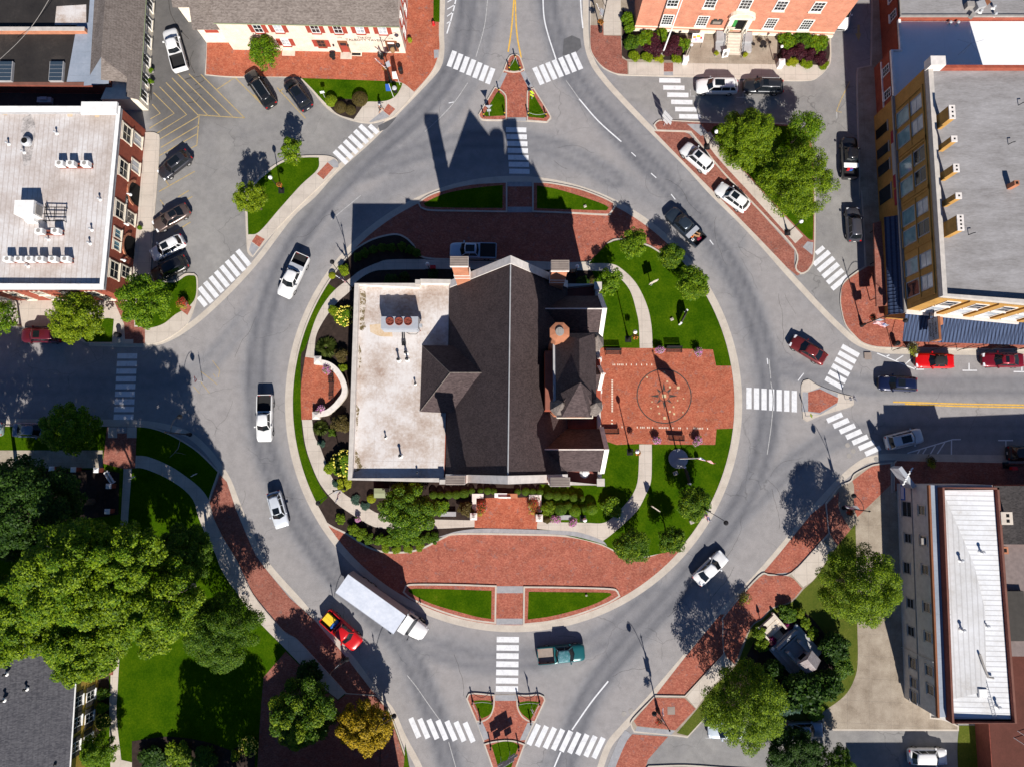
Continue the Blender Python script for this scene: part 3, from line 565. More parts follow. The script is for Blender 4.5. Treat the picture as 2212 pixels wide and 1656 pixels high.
raised('brick_paving',ZS((265,440),(300,360),(400,340),(745,370),(1110,370),(1480,360),(1580,400),(1600,470),(1430,830),(1280,1150),(1110,1600),(1020,1900),(780,1900),(700,1600),(560,1190),(430,830)),'brick_paving',.13,True,.03)
raised('grass_ring',ZS((265,440),(300,360),(400,340),(745,370),(742,560),(690,720),(610,800),(530,830),(430,830)),'brick_paving',.16,True,.15); sheet('lawn',ZS((390,480),(560,470),(715,490),(712,600),(660,710),(520,780)),.158,'lawn')
raised('grass_ring',ZS((1110,370),(1300,375),(1480,360),(1580,400),(1600,470),(1430,840),(1330,830),(1250,790),(1180,720),(1118,580)),'brick_paving',.16,True,.15); sheet('lawn',ZS((1140,510),(1300,485),(1500,500),(1360,780),(1330,800),(1200,690),(1145,580)),.158,'lawn')
raised('grass_ring',ZS((560,1200),(680,1165),(800,1145),(940,1135),(1100,1150),(1260,1205),(1110,1604),(1000,1900),(790,1900),(700,1604)),'brick_paving',.16,True,.15); sheet('lawn',ZS((690,1230),(820,1180),(940,1165),(1060,1180),(1150,1230),(1050,1520),(960,1850),(850,1850),(790,1560)),.158,'lawn')
for q in ([(750,385),(1105,385),(1105,480),(750,480)],[(440,845),(535,835),(660,1110),(560,1150)],[(1300,850),(1400,850),(1270,1140),(1165,1150)]): sheet('grey_pavers',ZS(*q),.040,'grey_pavers',False)
raised('pavement',[(1730,835),(1735,822),(1746,819),(1771,834),(1812,849),(1840,856),(1844,867),(1837,878),(1774,897),(1743,910),(1734,904),(1731,865)],'concrete',.15,True,.1)
sheet('grey_pavers',[(1733.5,846),(1746,847),(1775,835),(1810,850),(1808,874),(1772,895),(1746,889),(1733,889)],.108,'grey_pavers',False); sheet('brick_paving',[(1745.7,847),(1771,839.7),(1811,859),(1809,869),(1771,891),(1745.7,888)],.112,'brick_paving',False)
# ---------------- road markings
def bars(name,a,b,n,half,wd,z=.010,mat='road_paint',scale=None):
    m=MB()
    for k in range(n):
        t=k/max(1,n-1); x=a[0]+(b[0]-a[0])*t; y=a[1]+(b[1]-a[1])*t
        p=Vector(P2(x-half[0],y-half[1])); q=Vector(P2(x+half[0],y+half[1])); d=(q-p).normalized(); nn=Vector((-d.y,d.x))*wd/2
        m.face([(*(p-nn),z),(*(q-nn),z),(*(q+nn),z),(*(p+nn),z)][::1])
    for i,f in enumerate(m.f):
        v=[m.v[k] for k in f]
        if area(v)<0: m.f[i]=f[::-1]
    return struct(name,m,M[mat])
bars('crosswalk',(975.9,127.5),(1059,164.6),7,(6.2,-16.7),.66); bars('crosswalk',(1163,164.4),(1246.7,132),7,(8.3,18.2),.66)
bars('crosswalk',(735.8,339.8),(791,284.7),6,(13.6,13.2),.62); bars('crosswalk',(807,279.5),(807,279.5),1,(9,8.5),.6)
bars('crosswalk',(444.5,637),(526,557),8,(13.2,16.2),.62); bars('crosswalk',(437,651),(437,651),1,(8,10),.6)
bars('crosswalk',(1447,174.4),(1490,252),6,(23,.4),.62); bars('crosswalk',(1115,280.8),(1122,370.6),7,(22,.4),.66)
bars('crosswalk',(1774.7,558),(1813.7,610.4),5,(16.7,-14),.62); bars('crosswalk',(1771,541),(1771,541),1,(8.5,-7),.55)
bars('crosswalk',(1836.8,757.8),(1801.6,826.8),6,(18.3,10.3),.62); bars('crosswalk',(1803,901.5),(1885.5,973),7,(16.3,-7.2),.62)
bars('crosswalk',(1617.8,859.7),(1715.7,866.6),7,(0,23),.66); bars('crosswalk',(1097,1380.3),(1095,1486.8),7,(24,.3),.66)
bars('crosswalk',(896,1570.6),(1013.3,1580.4),7,(9,21),.62); bars('crosswalk',(1152.8,1585.5),(1293,1614),9,(10.4,-21.9),.62); bars('crosswalk',(275,769),(267,900),9,(21.5,0),.66)
def lines(name,ls,wd,mat,z=.010):
    m=MB()
    for l in ls:
        p=PL(l); p=smooth(p,False,4) if len(p)>2 else p
        L,Rr=strip(p,wd); m.band(L,Rr,z)
    return struct(name,m,M[mat])
lines('lane_marking',[T(2,0,(295,-60),(296,0),(305,150),(340,300),(405,500)),T(2,0,(600,835),(760,1020),(955,1195)),T(2,0,(610,-40),(618,100),(632,240)),T(2,3,(845,930),(700,1110),(540,1340)),T(2,3,(445,1525),(390,1655),(340,1800)),T(1,0,(1705,-20),(1670,130),(1625,285))],.17,'road_paint')
lines('lane_marking',[T(2,0,(1040,1285),(1078,1320)),T(2,0,(1205,1460),(1250,1500)),T(2,1,(1375,50),(1410,95)),T(2,1,(1700,435),(1730,475)),T(3,1,(305,1618),(352,1556)),T(3,1,(45,1430),(50,1480)),T(1,0,(1640,870),(1690,860))],.12,'road_paint')
lines('lane_marking',[T(1,0,(1970,-40),(1968,0),(1940,230),(1870,480)),T(2,0,(490,680),(540,750),(600,835)),T(3,2,(75,40),(95,180),(80,400),(45,650)),T(1,3,(1290,880),(1370,980),(1460,1110),(1560,1250)),T(1,3,(1640,1440),(1700,1655)),T(1,0,(1440,1110),(1560,1000),(1690,860),(1800,700)),T(1,1,(650,265),(900,60)),T(3,1,(60,1440),(75,1600))],.09,'faded_paint')
lines('lane_marking',[T(1,0,(1630,20),(1700,-20)),T(1,0,(1628,80),(1695,40)),T(1,0,(1626,140),(1682,100)),T(1,0,(1624,200),(1655,180))],.14,'road_paint')
lines('parking_marking',[T(3,1,(970,1388),(1300,1525)),T(3,1,(1290,1523),(1365,1523)),T(3,1,(1045,1418),(1075,1402)),T(3,1,(1128,1448),(1190,1408)),T(3,1,(1208,1480),(1270,1425)),T(3,1,(1290,1470),(1292,1522)),T(3,1,(1745,1470),(1745,1528)),T(3,1,(1690,1532),(1812,1532)),T(3,1,(2120,1542),(2300,1545)),T(3,1,(2190,1490),(2190,1542)),
  T(3,2,(1225,640),(1605,525)),T(3,2,(1600,525),(1675,523)),T(3,2,(1310,645),(1330,612)),T(3,2,(1355,645),(1385,598)),T(3,2,(1420,645),(1462,575)),T(3,2,(1478,645),(1540,550)),T(3,2,(1598,530),(1596,652)),T(3,2,(1990,532),(2115,532)),T(3,2,(2055,532),(2056,602))],.14,'road_paint')
lines('centre_line',[T(2,0,(52,-80),(50,0),(30,250),(2,440)),T(2,0,(62,-80),(62,0),(75,280),(112,490))],.2,'road_paint_yellow')
lines('centre_line',[T(3,2,(1105,210),(1300,214),(1700,226),(2400,238)),T(3,2,(1205,226),(1420,236),(1760,247),(2400,258))],.18,'road_paint_yellow')
ly=[T(0,0,(1497,625),(1850,975)),T(0,0,(1592,625),(1960,985)),T(0,0,(1692,628),(2060,995)),T(0,0,(1448,658),(1752,975)),T(0,0,(1398,697),(1672,975)),T(0,0,(1345,733),(1572,968),(1315,1128)),T(0,0,(1293,783),(1467,957),(1260,1082)),T(0,0,(1282,880),(1350,957),(1268,1003)),T(0,0,(1672,970),(2062,996)),T(0,0,(1975,657),(1828,755)),T(0,0,(1980,655),(2230,905)),
    T(0,0,(1675,980),(1350,1172)),T(0,0,(1675,1055),(1355,1245)),T(0,0,(1660,1130),(1340,1315)),T(0,0,(1678,975),(1665,1130),(1658,1225),(1610,1250)),T(0,0,(1640,1445),(1340,1615)),T(0,0,(1395,1520),(1422,1562)),T(0,1,(1350,100),(1380,140)),T(0,1,(1575,95),(1620,70)),T(0,1,(1605,285),(1470,370)),T(1,0,(195,740),(435,1000)),T(1,0,(0,800),(90,890)),T(1,0,(245,750),(215,775)),T(3,0,(665,845),(628,940),(672,948)),T(3,0,(740,690),(665,845)),T(0,1,(1590,20),(1500,75))]
lines('lot_marking',ly,.12,'lot_paint_yellow')
lines('lot_marking',[T(2,0,(1538,757),(1538,812),(1600,812)),T(2,0,(1925,822),(2010,822)),T(2,0,(1980,770),(1982,824)),T(3,0,(630,945),(632,1000)),T(2,3,(1665,1408),(1710,1410))],.11,'faded_paint')
lines('lot_marking',[T(0,1,(1790,1450),(1850,1530),(1840,1590)),T(0,1,(1690,1540),(1830,1650)),T(0,2,(1690,40),(1765,135)),T(0,2,(1630,80),(1680,135)),T(0,1,(1795,1560),(1820,1590))],.07,'lot_paint_yellow')
ar=MB(); q=[P2(1852,54),P2(1857,54),P2(1857,73),P2(1860,73),P2(1855,89),P2(1847,73),P2(1852,73)]; ar.sheet(q,.012); struct('painted_arrow',ar,M['lot_paint_yellow'])
# drain covers and patches
m=MB()
for x,y,s in [(1875,769,.9),(1894,513,.45),(1450,1534,.9),(1966,1,.5)]: 
    q=P(x,y,KZ+.02); m.sheet([(q.x-s/2,q.y-s/2),(q.x+s/2,q.y-s/2),(q.x+s/2,q.y+s/2),(q.x-s/2,q.y+s/2)],KZ+.02)
struct('drain_cover',m,M['wood_grey'])
m=MB()
for x,y in [(1348,1541),(1893,991),(1834,984),(1843,974),(1831,961),(1363,1535)]: 
    q=P(x,y,.014); m.lathe((q.x,q.y,0),[(.3,.006),(.3,.014)],14)
struct('manhole_cover',m,M['stone_dark'])

# worn patches and cracks in the asphalt
m=MB()
for pts in [T(2,0,(470,330),(540,300),(610,330),(620,400),(560,450),(460,470)),T(1,0,(1045,1060),(1200,985),(1185,1010),(1120,1080),(1060,1110))]: m.sheet(smooth(PL(pts)),.005)
mat_mottle('asphalt_patch',[(.3,(.085,.085,.09)),(.7,(.13,.13,.138))],1.5,12,.9,.2); struct('asphalt_patch',m,M['asphalt_patch'])
g=random.Random(11); m=MB()
for k in range(34):
    a=g.uniform(0,2*PI); r=g.uniform(29.5,38); x,y=CC[0]+r*math.cos(a),CC[1]+r*math.sin(a); d=a+PI/2+g.choice([0,0,PI/2])+g.uniform(-.3,.3); p=[(x,y)]
    for j in range(g.randint(5,16)): d+=g.uniform(-.35,.35); x+=.42*math.cos(d); y+=.42*math.sin(d); p.append((x,y))
    if all(math.hypot(q[0]-CC[0],q[1]-CC[1])>RR+.3 for q in p): L,Rr=strip(p,g.uniform(.018,.034)); m.band(L,Rr,.005)
for pts in [T(0,0,(1640,640),(1560,670),(1700,640),(1720,680),(1640,720)),T(0,0,(1690,740),(1600,780),(1700,800),(1650,860),(1560,870)),T(0,0,(1420,0),(1440,120),(1510,240),(1590,330)),T(0,0,(1530,0),(1520,110)),T(0,0,(1630,430),(1600,520),(1640,620))]: L,Rr=strip(smooth(PL(pts),False),.07); m.band(L,Rr,.005)
struct('road_cracks',m,M['shutter_dark'])
# ================================================================== buildings
WORLD=set()
def building(name,label,cat,px,group=None,z=0):
    q=P(*px); o=thing(name,label,cat,(q.x,q.y,z),0,group); WORLD.add(o.name); return o
def part(name,mb,mats,parent,sm=False,label=None):
    if isinstance(mats,str): mats=M[mats]
    elif isinstance(mats,(list,tuple)): mats=[M[x] if isinstance(x,str) else x for x in mats]
    o=mb.obj(name,mats,parent,sm)
    if parent is not None and parent.name in WORLD: o.location=-parent.location
    if label: o['label']=label
    return o
def sub(name,mb,mats,parent,sm=False): return part(name,mb,mats,parent,sm)
class Wall:
    """vertical wall seen from outside, a left and b right"""
    def __init__(s,a,b):
        s.a=Vector(a[:2]); d=Vector(b[:2])-s.a; s.L=d.length; s.d=d.normalized(); s.n=Vector((s.d.y,-s.d.x))
    def p(s,u,z,o=0.): q=s.a+s.d*u+s.n*o; return (q.x,q.y,z)
    def hit(s,x,y):
        """(u,z) of the wall point seen at photo position (x,y)"""
        a=(x-1106)/F; b=-(y-828)/F; dv=Vector((a,SN+b*CS,-CS+b*SN))
        den=dv.x*s.n.x+dv.y*s.n.y; t=(s.a.x*s.n.x+s.a.y*s.n.y)/den
        q=Vector((dv.x*t,dv.y*t)); return (q-s.a).dot(s.d),CAMH+dv.z*t
    def box(s,mb,u0,u1,z0,z1,o0,o1,m=0):
        mb.hexa([s.p(u0,z0,o1),s.p(u1,z0,o1),s.p(u1,z0,o0),s.p(u0,z0,o0),s.p(u0,z1,o1),s.p(u1,z1,o1),s.p(u1,z1,o0),s.p(u0,z1,o0)],m); return mb
def window(bld,wl,u,z,w_,h,frame='white_paint',pane='glass',nx=2,nz=2,ft=.10,sill=None,shutter=None,lintel=None,arch=False,dep=.09):
    """window centred at (u,z); frame with glazing bars, pane, and sill / lintel / shutters"""
    f=MB(); x0,x1,z0,z1=u-w_/2,u+w_/2,z-h/2,z+h/2
    wl.box(f,x0-ft,x0,z0-ft,z1+ft,0,dep); wl.box(f,x1,x1+ft,z0-ft,z1+ft,0,dep); wl.box(f,x0,x1,z1,z1+ft,0,dep); wl.box(f,x0,x1,z0-ft,z0,0,dep)
    for k in range(1,nx): c=x0+w_*k/nx; wl.box(f,c-.02,c+.02,z0,z1,0,dep*.6)
    for k in range(1,nz): c=z0+h*k/nz; wl.box(f,x0,x1,c-.025,c+.025,0,dep*.62)
    o=part('window',f,frame,bld); g=MB(); wl.box(g,x0,x1,z0,z1,.004,.03); sub('pane',g,pane,o)
    if sill: q=MB(); wl.box(q,x0-ft-.08,x1+ft+.08,z0-ft-.14,z0-ft,0,dep+.1); sub('sill',q,sill,o)
    if lintel: q=MB(); wl.box(q,x0-ft-.1,x1+ft+.1,z1+ft,z1+ft+.22,0,dep*.7); sub('lintel',q,lintel,o)
    if arch:
        q=MB(); n=8; pts=[(u+(w_/2+ft)*math.cos(PI*k/n),z1+ft+ (w_*.42)*math.sin(PI*k/n)) for k in range(n+1)]
        for k in range(n): 
            (ua,za),(ub,zb)=pts[k],pts[k+1]; q.face([wl.p(u,z1+ft,.035),wl.p(ub,zb,.035),wl.p(ua,za,.035)][::-1])
        sub('lintel',q,arch,o)
    if shutter:
        for sgn in(-1,1):
            q=MB(); c=u+sgn*(w_/2+ft+.30); wl.box(q,c-.27,c+.27,z0-.05,z1+.05,.01,.075)
            for k in range(2): zz=z0+(z1-z0)*(k+.5)/2; wl.box(q,c-.19,c+.19,zz-h*.18,zz+h*.18,.075,.095)
            part('shutter',q,shutter,bld)
    return o
def wallpath(mb,pts,wd,z0,z1,side=1,m=0,closed=False):
    L,Rr=strip(pts,wd,side); n=len(pts)
    for k in range(n-1):
        za=z0 if not isinstance(z0,(list,tuple)) else z0[k]; zb=z1 if not isinstance(z1,(list,tuple)) else z1[k]; zb2=z1 if not isinstance(z1,(list,tuple)) else z1[k+1]
        a,b,c,d=Rr[k],Rr[k+1],L[k+1],L[k]
        mb.hexa([(*a,za),(*b,za),(*c,za),(*d,za),(*a,zb),(*b,zb2),(*c,zb2),(*d,zb)],m)
    return mb
def slab(mb,pts,th,m=0):
    """sloping roof plane of thickness th, pts ccw from above"""
    b=[(x,y,z-th) for x,y,z in pts]; n=len(pts); mb.face(pts,m); mb.face(b[::-1],m)
    for k in range(n): j=(k+1)%n; mb.face([b[k],b[j],pts[j],pts[k]],m)
    return mb
def text_mesh(s,size,name,mat,parent,mtx,ext=.01,align='CENTER',font=None,sx=1.):
    cu=bpy.data.curves.new('lettering','FONT'); cu.body=s; cu.size=size; cu.align_x=align; cu.align_y='CENTER'; cu.extrude=ext
    t=bpy.data.objects.new('lettering_source',cu); COL.objects.link(t); bpy.context.view_layer.update()
    me=bpy.data.meshes.new_from_object(t.evaluated_get(bpy.context.evaluated_depsgraph_get()))
    bpy.data.objects.remove(t); bpy.data.curves.remove(cu)
    me.transform(mtx@Matrix.Scale(sx,4,(1,0,0))); me.materials.clear(); me.materials.append(M[mat])
    o=link(name,me,parent)
    if parent is not None and parent.name in WORLD: o.location=-parent.location
    return o
def wallmtx(wl,u,z,o=.02,rot=0.):
    n=wl.n; m=Matrix(((wl.d.x,0,n.x,0),(wl.d.y,0,n.y,0),(0,1,0,0),(0,0,0,1)))
    return Matrix.Translation(wl.p(u,z,o))@m@Matrix.Rotation(rot,4,'Z')
# ------------------------------------------------------------------ courthouse in the ring
ch=building('courthouse','brick courthouse with dark gabled roof and flat white wing, standing inside the roundabout','courthouse',(1060,850))
ZP,ZR,ZK=10.1,9.3,19.4
nw,ne1,sw,se1=P2(766,612,ZP),P2(975,604,ZP),P2(751.5,1036,ZP),P2(961,1041,ZP)
jn=P2(905,612,ZP); wing=[nw,sw,se1,ne1,P2(908,603,ZP),jn]
m=MB(); m.prism(inset(wing,.12),0,ZR,0); part('wing_wall',m,'brick_red',ch)
m=MB(); m.sheet(inset(wing,.2),ZR+.02); part('flat_roof',m,'roof_membrane',ch)
m=MB(); wallpath(m,[se1,sw,nw,jn,P2(908,603,ZP),ne1],.5,ZR-.6,ZP,-1); part('parapet',m,'coping_white',ch)
m=MB(); wallpath(m,[se1,sw,nw,jn,P2(908,603,ZP),ne1],.46,ZP,ZP+.05,-1); part('parapet_coping',m,'coping',ch)
for sx,sy,dx,dy in((903,611,.55,.55),(956,1040,.6,.5)):
    q=P(sx,sy,ZP); m=MB(); m.box((q.x,q.y,ZP-.4),(dx,dy,.75)); part('parapet_pier',m,'coping',ch)
# stains on the membrane along the parapet and by the unit
mat_mottle('roof_moss',[(.38,(.07,.055,.022)),(.48,(.19,.145,.08)),(.55,(.54,.49,.45))],1.6,7,.9,0)
mat_mottle('roof_rust_stain',[(.35,(.52,.36,.20)),(.6,(.62,.50,.37))],.8,5,.9,0)
for pts,mt in [(T(1,1,(895,850),(940,870),(945,960),(930,1100),(945,1170),(915,1200),(890,1190),(893,1000)),'roof_moss'),(T(1,1,(885,1310),(905,1380),(903,1480),(885,1520),(878,1420)),'roof_moss'),
    (T(1,2,(862,230),(890,270),(880,340),(875,430),(862,460)),'roof_moss'),(T(1,2,(855,610),(885,660),(905,740),(945,760),(850,800)),'roof_moss'),(T(1,1,(975,1150),(1080,1145),(1160,1200),(1170,1250),(1060,1245),(980,1210)),'roof_rust_stain')]:
    m=MB(); m.sheet(smooth(PL(pts,ZR)),ZR+.026); part('roof_stain',m,mt,ch)
# main gabled block
rN,rS=P2(1103,561,ZK),P2(1097,1040,ZK); eW=[P2(971,606,9.55),P2(962,1040,9.55)]; eE=[P2(1226,612,9.4),P2(1226,1042,9.4)]
yN,yS=P2(1103,556,ZK)[1],P2(1097,1043,ZK)[1]
def fx(e): return [(e[0][0],rN[1]),(e[1][0],rS[1])]
eW,eE=fx(eW),fx(eE)
m=MB(); m.face([(*eW[0],9.55),(*rN,ZK),(*rS,ZK),(*eW[1],9.55)][::-1]); m.face([(*rN,ZK),(*eE[0],9.4),(*eE[1],9.4),(*rS,ZK)][::-1])
part('main_roof',m,'shingle_brown',ch)
m=MB(); m.tube([(*rN,ZK+.03),(*rS,ZK+.03)],.07,6); part('ridge_cap',m,'stone_grey',ch)
for (r_,yy,sg,nm) in((rN,yN,1,'north'),(rS,yS,-1,'south')):
    k=0 if sg>0 else 1; a=(eW[k][0]+.05,9.55); b=(r_[0],ZK); c=(eE[k][0],9.4); t=.65
    y0,y1=yy,yy-sg*t
    m=MB()
    for (x0,z0),(x1,z1) in((a,b),(b,c)):
        m.hexa([(x0,min(y0,y1),0),(x1,min(y0,y1),0),(x1,max(y0,y1),0),(x0,max(y0,y1),0),(x0,min(y0,y1),z0+.2),(x1,min(y0,y1),z1+.2),(x1,max(y0,y1),z1+.2),(x0,max(y0,y1),z0+.2)])
    part('gable_wall',m,'brick_red',ch)
    m=MB()
    for (x0,z0),(x1,z1) in((a,b),(b,c)):
        ya,yb=min(y0,y1)-.08,max(y0,y1)+.08
        m.hexa([(x0,ya,z0+.2),(x1,ya,z1+.2),(x1,yb,z1+.2),(x0,yb,z0+.2),(x0,ya,z0+.42),(x1,ya,z1+.42),(x1,yb,z1+.42),(x0,yb,z0+.42)])
    part('gable_coping',m,'coping_white',ch)
def chimney(px,py,w_,d_,zt,zb,body='brick_orange'):
    q=P(px,py,zt); m=MB(); m.box((q.x,q.y,zb),(w_*.86,d_*.82,zt-.55-zb)); o=part('chimney',m,body,ch)
    m=MB(); m.box((q.x,q.y,zt-.75),(w_*.93,d_*.9,.2)); m.box((q.x,q.y,zt-.55),(w_,d_,.4)); sub('band',m,'coping_white',o)
    for dz in(4.2,5.2): m=MB(); m.box((q.x,q.y,zt-dz),(w_*.93,d_*.92,.16)); sub('band',m,'coping_white',o)
    m=MB()
    for k in range(6): m.box((q.x,q.y-d_*.42+k*d_*.168,zt-.15),(w_*.98,d_*.12,.12))
    sub('louvre_cap',m,'wood_grey',o)
chimney(991.5,564,1.85,1.02,19.3,8); chimney(1210,573,1.85,1.12,19.1,8); chimney(983.5,1036,1.9,.9,19.1,8); chimney(1210,1040,1.95,.9,19.1,8)
# west dormer, hipped
zd=9.4; A=P(912,746,zd);B=P(907,888.5,zd);C_=P(972.5,804.5,14.8);D_=P(1059,804.5,15.4);E_=P(990,747,10.6);G_=P(986,891,10.6)
m=MB(); m.face([A,B,C_]); m.face([B,G_,D_,C_]); m.face([E_,A,C_,D_]); m.prism([(A.x,A.y),(B.x,B.y),(G_.x,G_.y),(E_.x,E_.y)],8.9,9.35); part('dormer_roof',m,'shingle_brown',ch)
m=MB(); m.tube([C_,D_],.06,6); m.tube([A,C_],.05,6); m.tube([B,C_],.05,6); part('dormer_ridge_cap',m,'shingle_grey',ch)
# east wing with two cross gables and brick terraces
xe=P(1297,830,9.2).x; yn,ys=P(1297,613,9.2).y,P(1297,1047,9.2).y; x0=eE[0][0]-.3
m=MB(); m.prism([(x0,ys),(xe,ys),(xe,yn),(x0,yn)],0,8.3); part('east_wall',m,'brick_red',ch)
m=MB(); m.sheet([(x0,ys+.1),(xe-.1,ys+.1),(xe-.1,yn-.1),(x0,yn-.1)],8.32); part('terrace_floor',m,'roof_terrace',ch)
m=MB(); wallpath(m,[(x0,yn),(xe,yn),(xe,ys),(x0,ys)],.42,8.3,9.2,-1); part('terrace_parapet',m,'coping',ch)
for yy in(yn-.3,ys+.3):
    m=MB(); m.box((xe-.15,yy,8.3),(.75,.75,1.15)); m.box((xe-.15,yy,9.45),(.85,.85,.12)); part('parapet_pier',m,'coping',ch)
for px,py in((1311,667),(1312,970)):
    zc=13.5; yc=P(px,py,zc).y; hw=2.35; xw=1.6
    m=MB(); m.face([(xw,yc,zc),(xe,yc,zc),(xe,yc+hw,9.6),(xw,yc+hw,9.6)][::-1]); m.face([(xw,yc,zc),(xw,yc-hw,9.6),(xe,yc-hw,9.6),(xe,yc,zc)][::-1][::-1]); m.prism([(x0,yc-hw),(xe,yc-hw),(xe,yc+hw),(x0,yc+hw)],8.2,9.55); part('cross_gable_roof',m,'shingle_brown',ch)
    m=MB(); m.tube([(xw,yc,zc+.03),(xe,yc,zc+.03)],.07,6); part('ridge_cap',m,'coping_white',ch)
    m=MB(); m.face([(xe+.02,yc-hw,8),(xe+.02,yc+hw,8),(xe+.02,yc+hw,9.6),(xe+.02,yc,zc),(xe+.02,yc-hw,9.6)]); part('cross_gable_wall',m,'brick_red',ch)
    m=MB()
    for s in(1,-1):
        p=[(xe-.25,yc,zc+.1),(xe+.25,yc,zc+.1),(xe+.25,yc+s*(hw+.25),9.35),(xe-.25,yc+s*(hw+.25),9.35)]
        q=[(x,y,z+.22) for x,y,z in p]; m.hexa((p+q) if s<0 else (p[::-1]+q[::-1]))
    part('cross_gable_coping',m,'coping_white',ch)
m=MB(); q0,q1=P(1212,1007,9.6),P(1294,1007,9.6)
for k in range(14): m.box((q0.x+(q1.x-q0.x)*k/13,q0.y,9.55),(.2,.35,.25))
part('snow_guard',m,'coping_white',ch)
# bell tower mass
tx0,tx1,ty0,ty1=4.35,8.2,5.15,12.7
m=MB(); m.prism([(tx0,ty0),(tx1,ty0),(tx1,ty1),(tx0,ty1)],7,19.6); tw=part('tower',m,'brick_orange',ch)
m=MB(); m.prism([(3.4,ty0+.3),(tx0,ty0+.3),(tx0,ty1-1.2),(3.4,ty1-1.2)],7,16.6); sub('tower_shoulder',m,'brick_red',tw)
m=MB(); e=.06; zt=19.7; rz0,rz1=(6.2,7.4,24.2),(6.2,11.4,24.2); a,b,c,d=(tx0-e,ty0-e,zt),(tx1+e,ty0-e,zt),(tx1+e,ty1+e,zt),(tx0-e,ty1+e,zt)
m.face([a,b,rz0]); m.face([b,c,rz1,rz0]); m.face([c,d,rz1]); m.face([d,a,rz0,rz1]); m.face([a,d,c,b]); sub('tower_roof',m,'shingle_brown',tw)
m=MB(); m.prism([(tx0-.3,ty0+.9),(tx0,ty0+.9),(tx0,ty1-.6),(tx0-.3,ty1-.6)],19.2,19.55); sub('tower_gutter',m,'stone_grey',tw)
m=MB(); bx=[(5.0,5.9),(5.35,4.75),(7.05,4.75),(7.4,5.9)]; ap=(6.2,7.3,25.0)
bb=[(x,y,20.1) for x,y in bx]; m.prism(bx,15,20.1); sub('tower_bay',m,'brick_orange',tw)
m=MB(); fl=[(5.2-.35,4.5,19.9),(7.2+.35,4.5,19.9)]
m.face([fl[0],fl[1],ap]); m.face([fl[1],(8.0,6.6,20.2),ap]); m.face([(4.4,6.6,20.2),fl[0],ap]); sub('tower_bay_roof',m,'shingle_brown',tw)
m=MB(); m.box((6.2,4.62,18.6),(3.6,.34,.22)); m.box((6.2,4.45,18.8),(3.5,.08,.3)); sub('tower_balcony',m,'cream',tw)
for x,y,r_,zt_,h_ in((4.75,5.65,.86,18.8,3.3),(7.95,5.65,.86,18.8,3.3),(8.35,12.3,.86,17.4,3.3)):
    m=MB(); m.lathe((x,y,0),[(r_*.78,8),(r_*.78,zt_-.5),(r_*.9,zt_-.2),(r_*.9,zt_)],8,0,PI/8); o=part('turret',m,'brick_orange',ch)
    m=MB(); m.lathe((x,y,zt_),[(r_*1.25,-.1),(r_*1.05,.35),(r_*.42,h_*.62),(.05,h_)],8,0,PI/8); m.ball((x,y,zt_+h_),.09,8,4); sub('turret_roof',m,'shingle_grey',o)
q=P(1209,717,23.7); m=MB(); m.lathe((q.x,q.y,0),[(.62,8),(.62,21.6),(.82,22.4),(.98,23.2),(.98,23.6),(.45,23.75)],8,0,PI/8); o=part('octagonal_stack',m,'terracotta',ch)
m=MB(); m.lathe((q.x,q.y,23.75),[(.40,0),(.40,.14),(.30,.14)],16); 
for k in range(4): m.box((q.x-.24+k*.16,q.y,23.88),(.05,.5,.04))
sub('stack_grille',m,'stone_dark',o)
# east entrance gablet and balustrade
m=MB(); m.prism([(8.2,6.6),(9.75,6.6),(9.75,11.4),(8.2,11.4)],0,11.4); po=part('entrance_bay',m,'brick_red',ch)
m=MB(); yc=9.3; m.face([(8.0,yc,14.6),(8.0,yc-1.2,11.5),(9.5,yc-1.2,11.5),(9.5,yc,14.6)][::-1][::-1]); m.face([(8.0,yc,14.6),(9.5,yc,14.6),(9.5,yc+1.2,11.5),(8.0,yc+1.2,11.5)]); m.face([(9.5,yc-1.2,11.5),(9.5,yc+1.2,11.5),(9.5,yc,14.6)]); sub('gablet_roof',m,'shingle_brown',po)
m=MB()
for s in(1,-1): 
    p=[(9.35,yc,14.65),(9.75,yc,14.65),(9.75,yc+s*1.35,11.4),(9.35,yc+s*1.35,11.4)]; q=[(x,y,z+.2) for x,y,z in p]; m.hexa((p+q) if s<0 else (p[::-1]+q[::-1]))
m.box((9.55,yc,14.8),(.16,.16,.7)); m.box((9.55,yc,15.2),(.5,.12,.12)); sub('gablet_coping',m,'coping_white',po)
m=MB(); m.box((9.9,9.0,8.9),(.3,5.6,.3))
for k in range(12): m.lathe((9.9,6.5+k*.46,8.0),[(.07,0),(.12,.3),(.06,.9)],6)
for y in(6.3,8.1,9.9,11.7): m.box((9.9,y,7.8),(.5,.5,1.6)); m.ball((9.9,y,9.65),.24,8,5)
part('balustrade',m,'coping_white',ch)
# steps to ground windows of the visible south gable
ws=Wall((eW[1][0],yS),(eE[1][0],yS))
for u in(2.,4.6,8.6,11.2):
    for z_ in(3.,7.): window(ch,ws,u,z_,1.1,2.0,'cream','glass',2,2,.1,'stone')
wn=Wall((eE[0][0],yN),(eW[0][0],yN))
for u in(3.,6.5,10.): window(ch,wn,u,4.5,1.1,2.2,'cream','glass',2,2,.1,'stone')
ww=Wall(nw,sw)
for k in range(6):
    for z_ in(2.6,6.6): window(ch,ww,2.2+k*3.7,z_,1.1,1.9,'cream','glass',2,2,.1,'stone')
